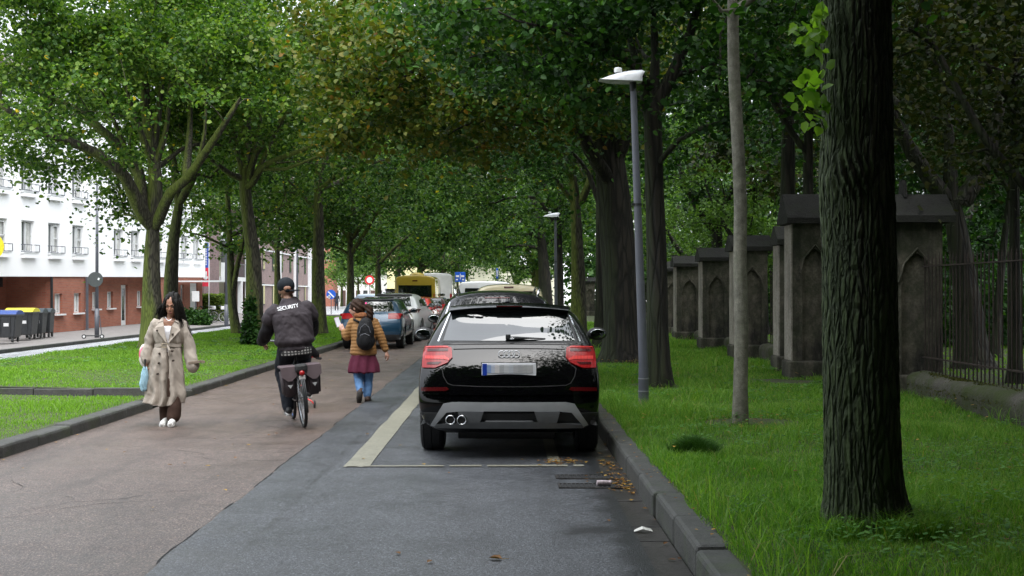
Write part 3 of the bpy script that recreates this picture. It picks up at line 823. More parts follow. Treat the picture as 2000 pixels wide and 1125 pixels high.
tree('lime_tree', 'stout mossy trunk straight behind the cyclist, forking into upright limbs', 'tree', b,
     [(0,0,0)]+rel(b, [(498,600,35.9),(494,500,35.9),(482,400,35.9),(478,350,35.9)]), .27,
     [(rel(b, [(478,350,35.9),(460,280,35.9),(440,240,35.7),(425,160,35.7)]), .10),
      (rel(b, [(480,370,35.9),(482,270,36),(480,160,36),(478,60,36)]), .17),
      (rel(b, [(484,380,35.9),(510,330,35.5),(545,310,35),(600,290,34.6),(650,265,34)]), .10),
      (rel(b, [(483,370,35.9),(500,300,35.7),(540,250,35.4),(590,190,35)]), .11),
      (rel(b, [(478,360,35.9),(450,340,35.6),(410,310,35.2),(380,290,35)]), .09),
      (rel(b, [(480,350,35.9),(465,300,35.8),(460,240,35.6),(462,150,35.4)]), .08), (rel(b, [(484,370,35.9),(520,300,35.8),(545,240,35.7),(560,170,35.6)]), .08),
      (rel(b, [(510,330,35.5),(560,330,35),(610,310,34.6),(680,290,34)]), .055), (rel(b, [(482,340,35.9),(505,260,36),(512,190,36)]), .075)],
     [((.2, -.2, 7.4), (4.9, 4.6, 3.3), .75), ((0, 0, 9.8), (4.0, 4.0, 2.2), .3)], 200, 105, .12, LB, M['bark_lime'], 13,
     group='limes of the left lawn', zmin=lambda x, y: np.where(y < 1.2, 7.3-.42*np.hypot(x, y), 6.2-.40*np.hypot(x, y)), shell=.35, twig=.014, flare=1.3, sig=.5)
b = (GX(463, 44), 44, .16)
tree('lime_tree', 'thin mossy trunk with a low side limb, between the twin trees and the cyclist', 'tree', b,
     [(0,0,0)]+rel(b, [(455,600,44),(452,530,44),(449,460,44)]), .18,
     [(rel(b, [(455,575,44),(464,520,43.8),(476,470,43.6),(482,420,43.5)]), .10),
      (rel(b, [(449,460,44),(420,430,44),(395,400,44),(360,380,44)]), .07), (rel(b, [(449,460,44),(445,390,44),(440,320,44)]), .11)],
     [((0, .4, 6.2), (4.3, 4.3, 3.3))], 120, 80, .16, LB, M['bark_lime'], 14, group='limes of the left lawn', zmin=3.0, twig=.016, quad=True, sig=.6, flare=1.25)
b = (GX(626, 44), 44, .19)
tree('lime_tree', 'straight mossy trunk between the cyclist and the woman with the backpack', 'tree', b,
     [(0,0,0)]+rel(b, [(624,600,44),(622,500,44),(622,400,44),(622,340,44)]), .27,
     [(rel(b, [(622,420,44),(590,380,44),(560,350,43.6)]), .08), (rel(b, [(622,340,44),(640,300,44),(660,230,44)]), .12), (rel(b, [(622,350,44),(610,280,44),(600,200,44)]), .13)],
     [((.3, 0, 7.9), (4.9, 4.8, 4.1))], 175, 85, .155, M['leaf_mid'], M['bark_lime'], 15, group='limes of the left lawn', zmin=lambda x, y: np.where(y < 1, 6.4-.36*np.hypot(x, y), 5.2-.28*np.hypot(x, y)), twig=.017, quad=True, sig=.6, flare=1.25)
b = (GX(543, 55), 55, .18)
tree('lime_tree', 'slender tree with arching limbs, above the cap of the cyclist', 'tree', b,
     [(0,0,0)]+rel(b, [(543,600,55),(542,530,55),(542,490,55)]), .20,
     [(rel(b, [(542,490,55),(520,460,55),(505,430,55)]), .10), (rel(b, [(542,490,55),(570,475,54.6),(600,460,54),(625,440,54)]), .10), (rel(b, [(542,490,55),(544,420,55),(545,350,55)]), .13)],
     [((0, 0, 6.9), (4.6, 4.8, 3.8))], 120, 70, .19, M['leaf_mid'], M['bark_lime'], 16, group='limes of the left lawn', zmin=3.1, twig=.018, quad=True, sig=.65, flare=1.2)
b = (GX(685, 56), 56, .19)
tA = tree('lime_tree', 'dark trunk forking low, behind the woman with the backpack', 'tree', b,
     [(0,0,0)]+rel(b, [(685,600,56),(685,520,56),(684,470,56)]), .21,
     [(rel(b, [(684,470,56),(660,440,56),(640,425,56)]), .10), (rel(b, [(686,495,56),(710,460,55.8),(735,420,55.4),(760,390,55)]), .10), (rel(b, [(684,470,56),(690,400,56),(695,340,56)]), .15), (rel(b, [(684,470,56),(705,440,56),(720,380,56)]), .11)],
     [((0, 0, 7.3), (4.7, 5.2, 4.2))], 150, 70, .19, M['leaf_mid'], M['bark_lime'], 17, group='limes of the left lawn', zmin=3.3, twig=.018, quad=True, sig=.65, flare=1.2)
far = [('tree rising beside the blue hatchback roof', 738, 68, .23, 18), ('tree just left of the yellow van', 777, 80, .27, 19),
       ('thick forked tree above the yellow van roof', 820, 88, .40, 20), ('dark tree above the white van roof', 862, 98, .36, 21)]
protos = []
for i, (lb, x, D, r, sd_) in enumerate(far):
    b = (GX(x, D), D, .19)
    protos.append(tree('lime_tree', lb, 'tree', b, [(0,0,0),(0.02,0,1.5),(0,0,2.6),(.02,0,3.3)], r,
         [([(0,0,3.2),(-.8,0,4.3),(-1.7,-.3,5.6)], r*.5), ([(0,0,3.0),(1.0,0,4.0),(2.1,.2,5.0),(3.0,0,5.8)], r*.45), ([(0,0,3.3),(.1,0,5),(.1,0,6.8)], r*.6)],
         [((0, 0, 7.2), (4.9, 5.6, 4.4))], 120, 55, .25, M['leaf_mid'], M['bark_lime'], sd_, group='limes of the left lawn', zmin=3.0, twig=.02, quad=True, sig=.75, tseg=10, flare=1.2))
for lb, x, D, s, rz, k in (('dark tree standing left of the blue street sign', 893, 112, 1.0, 1.0, 0), ('slender far tree right of the blue street sign', 915, 128, .95, 2.2, 1),
                         ('leaning far tree before the cream house', 1010, 118, .8, .6, 2),
                         ('round tree beyond the junction', 700, 135, .8, 3.0, 0), ('yellowing tree beyond the junction', 668, 142, .75, 4.0, 1)):
    t = copy_tree(protos[k]); t.location = (GX(x, D), D, .1); t.rotation_euler = (0,0,rz); t.scale = (s,s,s)
    t['label'] = lb; t['group'] = 'trees at the far end'
    if x in (1010, 700, 668):
        for ch in t.children:
            if ch.name.startswith('crown'):
                ch.data = ch.data.copy(); ch.data.materials[0] = M['leaf_fresh']
# ---- right row
# big near trunk, modelled bark
def near_tree():
    b = np.array((2.17, 7.5, .17)); seg = 300; rows = 520; H = 4.6
    root = empty('lime_tree', b, 0, 'massive dark furrowed trunk in the right foreground grass', 'tree', 'trees along the right verge')
    z = np.linspace(-.06, H, rows); th = np.linspace(0, 2*PI, seg, endpoint=False)
    Z, T = np.meshgrid(z, th, indexing='ij')
    r = .222-.008*(Z/H)+.028*np.exp(-np.maximum(Z, 0)/.10)+.006*np.sin(Z*1.7)
    # root flare, stronger to the right
    fl = np.exp(-np.maximum(Z, 0)/.17)
    r += fl*(.035+.085*np.clip(np.cos(T+.15), 0, 1)**2+.02*np.cos(T*5+.6))
    # burl
    d = np.hypot((T-4.25)*.24, (Z-2.17)); r += .035*np.exp(-(d/.12)**2)*(1+.5*np.sin(T*30+Z*40))
    d = np.hypot((T-3.25)*.24, (Z-2.12)); r += .022*np.exp(-(d/.25)**2)
    # furrows: vertical ridges that wander and interlock
    def furrow(T, Z, k, sd):
        w1 = (fbm(np.cos(T)*2.2+5, np.sin(T)*2.2+Z*1.3+5, 4, sd)-.47)*2.6
        w2 = (fbm(np.cos(T)*6+5, np.sin(T)*6+Z*5+5, 3, sd+9)-.45)*.9
        return np.abs(((T/(2*PI)*k+w1+w2) % 1.0)-.5)*2
    f = furrow(T, Z, 34, 3); g = furrow(T, Z, 19, 31)
    ridge = np.minimum(np.minimum(f*1.6, g*2.0), 1.0)
    cut = np.clip(np.abs(((Z*7+(fbm(T*7, Z*3, 3, 8)-.5)*5) % 1)-.5)*9, 0, 1)
    ridge = ridge*(.78+.22*cut)
    rough = fbm(np.cos(T)*26+50, np.sin(T)*26+Z*42+50, 4, 5)-.5
    r += .0075*ridge-.006+.012*rough+.006*(fbm(np.cos(T)*60+90, np.sin(T)*60+Z*95+90, 3, 6)-.5)
    lean = np.stack([.06*(1-Z/H)*0-.012*Z, 0*Z], -1)
    V = np.stack([np.cos(T)*r-.012*Z+.02, np.sin(T)*r, Z], -1).reshape(-1, 3)
    i, k = np.meshgrid(np.arange(rows-1), np.arange(seg), indexing='ij')
    a = i*seg+k; q = i*seg+(k+1) % seg
    Q = np.stack([a, q, q+seg, a+seg], -1).reshape(-1, 4)
    rng = np.random.default_rng(3)
    # crown far above: limbs and leaves
    c = rng.normal(size=(150, 3)); c /= np.linalg.norm(c, axis=1)[:, None]
    c = c*np.array([3.6, 3.4, 2.4])*(.5+.5*rng.random((150, 1)))+np.array([1.9, -.3, 7.6])
    c = c[(c[:, 0]+2.17 > .8) & (c[:, 2] > 4.9)]
    Vs, Qs, off = [V], [Q], len(V)
    for p in c:
        s0 = np.array([0-.03, 0, H-.1-.5*rng.random()]); mid = (s0+p)/2+np.array([0, 0, .4])
        ts = np.linspace(0, 1, 8)[:, None]; pts = (1-ts)**2*s0+2*ts*(1-ts)*mid+ts**2*p
        v, qq = frames_tube(pts, np.linspace(.05, .012, 8), 5); Vs.append(v); Qs.append(qq+off); off += len(v)
    pts = resample([(-.035,0,H-.05),(-.1,0,5.6),(-.05,.1,7.2),(0,.1,9)], .4)
    v, qq = frames_tube(pts, np.linspace(.20, .06, len(pts)), 14); Vs.append(v); Qs.append(qq+off); off += len(v)
    mobj('trunk', mesh_np('trunk', np.concatenate(Vs), np.concatenate(Qs)), M['bark_near'], root, smooth=True)
    pos = np.repeat(c, 120, axis=0); pos = pos+rng.normal(size=pos.shape)*np.array([.55, .55, .3])
    V, Q = leaf_verts(pos, .12, rng, .35, True)
    mobj('crown', mesh_np('crown', V, Q), M['leaf_dark'], root)
    # epicormic shoots with large fresh leaves on the left flank
    sprout_at = [((1612,60),7.3,14),((1612,150),7.3,9),((1600,190),7.25,14),((1604,40),7.3,8)]
    tips = [(1548,55),(1560,62),(1575,55),(1590,30),(1596,48),(1580,70),(1600,20),(1592,62),(1585,88),(1556,160),(1565,170),(1548,190),(1570,205),(1585,180),(1590,215),(1575,230),(1560,185),(1598,200),(1582,160),(1600,140),(1592,245),(1602,228),(1588,200),(1572,192),(1596,176),(1604,70),(1586,44),(1570,76),(1594,100)]
    pts_ = []; sz = []
    for (sx, sy) in tips:
        for k in range(3):
            p = px(sx+rng.normal()*6+6, sy+rng.normal()*7, 7.3+rng.normal()*.06)-b; pts_.append(p)
    V, Q = leaf_verts(np.array(pts_), .068, rng, .0)
    mobj('shoot_leaves', mesh_np('shoot_leaves', V, Q), M['leaf_sprout'], root)
    for (sx, sy) in tips[::3]:
        make('shoot', lambda bm: tube(bm, [px(1612, sy+26, 7.42)-b, px((1612+sx)/2, sy+14, 7.32)-b, px(sx, sy, 7.3)-b], [.006,.004,.002], 5), M['bark_lime'], root)
near_tree()
RG = 'trees along the right verge'
b = (2.585, 13.45, .2)
tree('young_tree', 'slim pale straight trunk between the lamp post and the massive trunk', 'tree', b,
     [(0,0,0)]+rel(b, [(1447,760,13.45),(1449,640,13.45),(1446,520,13.45),(1447,400,13.45),(1440,250,13.45),(1433,120,13.45),(1432,20,13.45)]), .076,
     [(rel(b, [(1433,60,13.45),(1410,20,13.4),(1380,-20,13.3)]), .03), (rel(b, [(1432,20,13.45),(1428,-60,13.5)]), .07), (rel(b, [(1434,50,13.45),(1460,0,13.5)]), .03)],
     [((1.1, -.5, 6.6), (2.6, 2.6, 2.2))], 70, 90, .11, M['leaf_dark'], M['bark_pale'], 31, group=RG, zmin=4.6, twig=.010, avoid=lane_gap, flare=1.25, tseg=28, rtop=.062, ridges=.10)
b = (GX(1288, 19), 19, .2)
tree('lime_tree', 'medium dark trunk rising right behind the grey lamp post', 'tree', b,
     [(0,0,0)]+rel(b, [(1284,650,19),(1281,500,19),(1276,330,19),(1274,215,19)]), .165,
     [(rel(b, [(1275,240,19),(1255,160,19),(1235,90,19),(1215,10,18.8)]), .085), (rel(b, [(1274,215,19),(1280,120,19),(1275,0,19)]), .09),
      (rel(b, [(1275,230,19),(1310,150,19),(1345,70,19),(1370,-20,19)]), .10), (rel(b, [(1262,190,19),(1240,130,18.6),(1180,95,18.2),(1110,65,17.8),(1010,40,17.4)]), .04),
      (rel(b, [(1262,180,19),(1225,115,18.4),(1160,90,17.6),(1100,60,17)]), .035)],
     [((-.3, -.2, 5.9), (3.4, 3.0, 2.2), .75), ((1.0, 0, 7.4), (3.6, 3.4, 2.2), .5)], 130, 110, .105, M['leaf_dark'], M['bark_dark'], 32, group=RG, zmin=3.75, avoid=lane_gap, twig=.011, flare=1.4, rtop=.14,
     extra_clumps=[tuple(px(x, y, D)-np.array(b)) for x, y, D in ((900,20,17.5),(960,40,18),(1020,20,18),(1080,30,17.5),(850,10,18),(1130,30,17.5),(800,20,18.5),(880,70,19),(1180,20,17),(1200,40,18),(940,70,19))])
b = (GX(1216, 25.8), 25.8, .2)
tree('old_tree', 'broad old trunk with rugged dark bark, left of the lamp post', 'tree', b,
     [(0,0,0)]+rel(b, [(1214,640,25.8),(1210,520,25.8),(1200,400,25.8),(1185,280,25.8),(1165,180,25.8),(1160,90,25.8)]), .40,
     [(rel(b, [(1190,330,25.8),(1225,240,25.6),(1240,170,25.6),(1245,60,25.6)]), .22), (rel(b, [(1165,180,25.8),(1130,90,25.8),(1110,0,25.8)]), .26),
      (rel(b, [(1195,360,25.7),(1150,290,25),(1110,210,24.5),(1060,175,24),(980,150,23.5),(900,140,23),(830,150,22.6)]), .14),
      (rel(b, [(1165,200,25.8),(1120,150,25),(1040,120,24),(930,100,23)]), .11)],
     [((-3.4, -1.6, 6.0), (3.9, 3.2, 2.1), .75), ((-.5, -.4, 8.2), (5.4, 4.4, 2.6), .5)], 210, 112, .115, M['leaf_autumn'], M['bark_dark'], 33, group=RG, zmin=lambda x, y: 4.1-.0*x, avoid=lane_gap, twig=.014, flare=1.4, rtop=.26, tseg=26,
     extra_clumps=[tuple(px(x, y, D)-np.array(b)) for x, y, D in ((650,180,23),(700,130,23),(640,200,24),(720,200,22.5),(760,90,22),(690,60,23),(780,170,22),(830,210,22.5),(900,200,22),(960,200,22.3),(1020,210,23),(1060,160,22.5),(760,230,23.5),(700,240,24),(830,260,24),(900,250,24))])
b = (GX(1171, 32), 32, .2)
tree('lime_tree', 'thin dark trunk squeezed between the old rugged trunk and the mossy one', 'tree', b,
     [(0,0,0)]+rel(b, [(1172,600,32),(1171,500,32),(1170,400,32)]), .15,
     [(rel(b, [(1170,400,32),(1150,340,32),(1120,300,31.6),(1080,270,31)]), .07), (rel(b, [(1170,400,32),(1175,300,32),(1180,200,32)]), .10)],
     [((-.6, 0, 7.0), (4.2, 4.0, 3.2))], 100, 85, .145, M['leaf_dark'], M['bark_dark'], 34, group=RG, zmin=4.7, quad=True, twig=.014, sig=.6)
b = (GX(1129, 37), 37, .2)
tree('lime_tree', 'upright mossy trunk behind the right mirror of the black car', 'tree', b,
     [(0,0,0)]+rel(b, [(1130,600,37),(1128,500,37),(1124,400,37),(1116,330,37)]), .235,
     [(rel(b, [(1116,330,37),(1105,260,37),(1090,200,37)]), .13), (rel(b, [(1124,410,37),(1150,360,37),(1160,290,37)]), .13),
      (rel(b, [(1118,350,37),(1080,300,36.5),(1040,270,36),(990,250,35.5),(940,240,35)]), .09), (rel(b, [(1122,400,37),(1085,350,36.6),(1050,330,36),(1000,320,35.6)]), .07)],
     [((-1.4, -.2, 7.2), (5.0, 4.6, 3.2))], 165, 95, .145, M['leaf_mid'], M['bark_lime'], 35, group=RG, zmin=4.8, quad=True, twig=.015, sig=.58)
b = (GX(1091, 52), 52, .2)
tree('lime_tree', 'dark trunk beside the distant second street lamp', 'tree', b,
     [(0,0,0)]+rel(b, [(1092,600,52),(1091,500,52),(1090,420,52)]), .23,
     [(rel(b, [(1090,430,52),(1070,380,52),(1045,320,51)]), .13), (rel(b, [(1090,420,52),(1100,350,52),(1105,290,52)]), .14),
      (rel(b, [(1088,440,52),(1060,400,51.5),(1020,330,51),(1000,300,51)]), .09)],
     [((-1.6, 0, 7.6), (5.4, 5.0, 4.0))], 165, 80, .18, M['leaf_mid'], M['bark_dark'], 36, group=RG, zmin=3.9, quad=True, twig=.018, sig=.65)
b = (GX(1063, 66), 66, .2)
tree('lime_tree', 'broad far trunk above the cream taxi roof', 'tree', b,
     [(0,0,0)]+rel(b, [(1066,600,66),(1062,520,66),(1056,450,66)]), .38,
     [(rel(b, [(1056,450,66),(1045,400,66),(1030,350,66)]), .2), (rel(b, [(1056,450,66),(1075,400,66),(1085,350,66)]), .18), (rel(b, [(1058,470,66),(1020,430,65),(985,415,64)]), .12)],
     [((-2.0, 0, 7.4), (5.8, 5.6, 4.0))], 160, 75, .22, M['leaf_mid'], M['bark_dark'], 37, group=RG, zmin=3.3, quad=True, twig=.02, sig=.7)
for lb, X, D, s, rz, k in (('far tree right of the cream taxi roof', 2.3, 82, 1.0, .4, 2), ('very far tree where the right verge ends', 2.4, 98, 1.0, 1.9, 3)):
    t = copy_tree(protos[k]); t.location = (X, D, .1); t.rotation_euler = (0,0,rz); t['label'] = lb; t['group'] = RG
# ---- trees and shrubs in the cemetery behind the railings
CG = 'trees in the park behind the railings'
def parktree(lb, x, D, r, h, crown, n, lm, sd_, zmin=2.6, leaf=.17, lpc=75, lean=0, sig=.6, limbs=None, cat='tree', name='park_tree', bark=None):
    b = (GX(x, D), D, .15)
    if limbs is None: limbs = [([(lean*.8,0,h*.75),(lean-.9,0,h*1.0),(lean-1.8,.2,h*1.5)], r*.5), ([(lean*.9,0,h*.85),(lean+.9,0,h*1.2),(lean+1.6,0,h*1.7)], r*.5)]
    return tree(name, lb, cat, b, [(0,0,0),(lean*.3,0,h*.4),(lean*.7,0,h*.75),(lean,0,h)], r, limbs, crown, n, lpc, leaf, lm, bark or M['bark_dark'], sd_, group=CG, zmin=zmin, quad=True, twig=.016, sig=sig, tseg=12)
parktree('dark park trunk standing just right of the slim pale tree', 1540, 30, .23, 7.5, [((0,0,9.4),(4.2,4.0,3.0))], 90, M['leaf_brown'], 51, zmin=5.0)
parktree('second narrow park trunk close by the massive foreground trunk', 1580, 27, .15, 6.0, [((.5,0,7.6),(3.2,3.4,2.6))], 70, M['leaf_dark'], 52, zmin=4.4)
parktree('forked dark park tree behind the railings at the right', 1905, 24, .30, 3.6, [((.5,0,6.8),(5.0,4.2,2.8))], 150, M['leaf_brown'], 53, zmin=3.3, lean=-.5,
         limbs=[([(-.45,0,3.2),(-1.2,0,4.2),(-1.9,0,5.6)], .17), ([(-.4,0,3.0),(.3,0,4.2),(.6,0,5.8)], .18), ([(-.45,0,3.4),(-.5,0,5)], .15)])
parktree('slim park trunk close to the right picture edge', 1985, 20, .10, 6.0, [((.3,0,7.2),(3.0,3.0,2.3))], 70, M['leaf_brown'], 54, zmin=3.9, leaf=.13)
parktree('thin leaning park trunk behind the iron railings', 1945, 28, .10, 5.0, [((.3,0,6.0),(3.0,3.0,2.8))], 60, M['leaf_dark'], 55, zmin=2.6, lean=.5)
parktree('leafy park tree behind the gabled pier', 1780, 32, .22, 3.0, [((0,0,5.4),(4.6,3.4,4.0))], 120, M['leaf_dark'], 56, zmin=1.8)
parktree('dense fresh green tree seen between lamp post and slim pale tree', 1365, 54, .25, 3.4, [((0,0,6.4),(4.4,4.0,5.2))], 170, M['leaf_fresh'], 57, zmin=1.4, leaf=.16)
parktree('yellowish tree seen right of the slim pale trunk', 1490, 44, .22, 3.2, [((0,0,6.2),(3.2,3.2,4.6))], 120, M['leaf_fresh'], 58, zmin=1.6, leaf=.15)
parktree('dark tall park tree above the row of piers', 1400, 46, .3, 5.0, [((0,0,8.6),(6.2,5.0,4.0))], 130, M['leaf_dark'], 59, zmin=4.0, leaf=.2)
parktree('dark tall park tree behind the old rugged trunk', 1275, 74, .35, 4.0, [((0,0,8.5),(6.4,6.0,7.0))], 170, M['leaf_dark'], 60, zmin=2.2, leaf=.2)
parktree('park tree with brownish leaves above the railings', 1700, 38, .3, 5.0, [((0,0,8.0),(6.0,5.0,4.2))], 130, M['leaf_brown'], 61, zmin=3.2, leaf=.2)
parktree('dark park tree far behind the railings', 1880, 44, .3, 4.5, [((0,0,7.2),(7.0,5.0,5.0))], 130, M['leaf_dark'], 62, zmin=2.4, leaf=.22)
parktree('low overhanging park tree at the right edge of the railings', 2060, 18, .16, 3.6, [((-.4,0,5.2),(2.8,3.0,2.2))], 90, M['leaf_brown'], 63, zmin=3.0, leaf=.11)
# shrubs behind the railings
def shrub(lb, x, D, rad, n, lm, sd_, leaf=.12, name='shrub', group=None, z0=.1, lpc=90, cz=None):
    b = (GX(x, D) if isinstance(x, (int, float)) and x > 60 else x, D, z0); rng = np.random.default_rng(sd_)
    root = empty(name, b, 0, lb, 'shrub', group)
    d = rng.normal(size=(n, 3)); d /= np.linalg.norm(d, axis=1)[:, None]; d[:, 2] = np.abs(d[:, 2])
    c = d*np.array(rad)*(.45+.5*rng.random((n, 1)))
    bm = bmesh.new()
    for p in c[:40]: tube(bm, [(p[0]*.08, p[1]*.08, 0), (p[0]*.5, p[1]*.5, p[2]*.65), tuple(p)], [.02,.012,.005], 5)
    bobj('stem', bm, M['bark_dark'], root)
    pos = np.repeat(c, lpc, axis=0); pos = pos+rng.normal(size=pos.shape)*np.array(rad)*.14
    pos[:, 2] = np.abs(pos[:, 2])
    V, Q = leaf_verts(pos, leaf, rng, .2, True)
    mobj('crown', mesh_np('crown', V, Q), lm, root)
    return root
shrub('dark bush beyond the piers behind the slim pale tree', 1450, 47, (2.6,2,2.4), 60, M['leaf_dark'], 71, .17, group='shrubs behind the railings')
shrub('broad dark bush behind the iron railings', 1830, 36, (4.2,2,2.4), 60, M['leaf_dark'], 72, .16, group='shrubs behind the railings')
shrub('dark bush beside the broad old trunk, behind the piers', 1390, 56, (3.2,2,2.4), 60, M['leaf_dark'], 73, .18, group='shrubs behind the railings')
shrub('bush at the right end of the iron railings', 2040, 34, (3.4,2,2.6), 60, M['leaf_dark'], 74, .16, group='shrubs behind the railings')
shrub('brownish half bare bush over the row of piers', 1340, 66, (2.4,2.2,6.5), 40, M['leaf_brown'], 75, .10, group='shrubs behind the railings', lpc=50)
# ivy bush at the foot of the stout trunk, dense wood that closes the park
shrub('glossy evergreen bush clinging to the stout trunk left of the cyclist', 489, 34.9, (.30,.30,1.5), 46, M['leaf_dark'], 76, .10, name='evergreen_bush', lpc=60)
def wood():
    rng = np.random.default_rng(88); c = []
    for k in range(420):
        t = rng.random(); ang = t
        x = 14+rng.random()*40 if t < .5 else 40+rng.random()*8; y = (58+rng.random()*14+0*x) if t < .5 else 5+rng.random()*60
        c.append((x, y, .6+rng.random()**.8*17))
    for k in range(200): c.append((4.5+rng.random()*14, 92+rng.random()*10, .6+rng.random()*14))
    for k in range(420): t = rng.random(); c.append((12+t*34, 60-t*34+rng.random()*8, .4+rng.random()*5.5))
    c = np.array(c); pos = np.repeat(c, 80, axis=0); pos = pos+rng.normal(size=pos.shape)*np.array([1.2,1.2,.9])
    V, Q = leaf_verts(pos, .42, rng, .3, True)
    tag(mobj('woodland', mesh_np('woodland', V, Q), M['leaf_dark']), kind='stuff')
    # trunkless leaf masses added behind and beside the viewpoint to block light, darken reflections
    c = []
    for k in range(1500):
        y = 6-rng.random()*50
        if rng.random() < .5: x = -4.6-rng.random()*11; y -= 5
        else: x = 1.6+rng.random()*16
        c.append((x, y, 4.2+rng.random()**1.3*8))
    for k in range(520): pass
    for k in range(500): c.append((-22+rng.random()*44, -44-rng.random()*8, .3+rng.random()*12))
    for k in range(260): c.append((7+rng.random()*10, -4-rng.random()*38, .3+rng.random()*5))
    for k in range(420): c.append((9+rng.random()*6, 14-rng.random()*34, .3+rng.random()*5.5))
    for k in range(1700): c.append((-5.5+rng.random()*8, 3.5-rng.random()*54, 6.8+rng.random()*5))
    c = np.array(c); c = c[(c[:, 1] < 4) | (c[:, 2] < 5.8) & (c[:, 0] > 8.5)]; pos = np.repeat(c, 80, axis=0); pos = pos+rng.normal(size=pos.shape)*np.array([.9,.9,.6])
    V, Q = leaf_verts(pos, .50, rng, .3, True)
    tag(mobj('woodland', mesh_np('woodland', V, Q), M['leaf_dark']), kind='stuff')
    c = np.stack([6.8+rng.random(700)*11, 1+rng.random(700)*17, 5.0+rng.random(700)*5], 1)
    pos = np.repeat(c, 90, axis=0); pos = pos+rng.normal(size=pos.shape)*np.array([.5,.5,.25])
    V, Q = leaf_verts(pos, .15, rng, .3, True)
    tag(mobj('woodland', mesh_np('woodland', V, Q), M['leaf_brown']), kind='stuff')
wood()
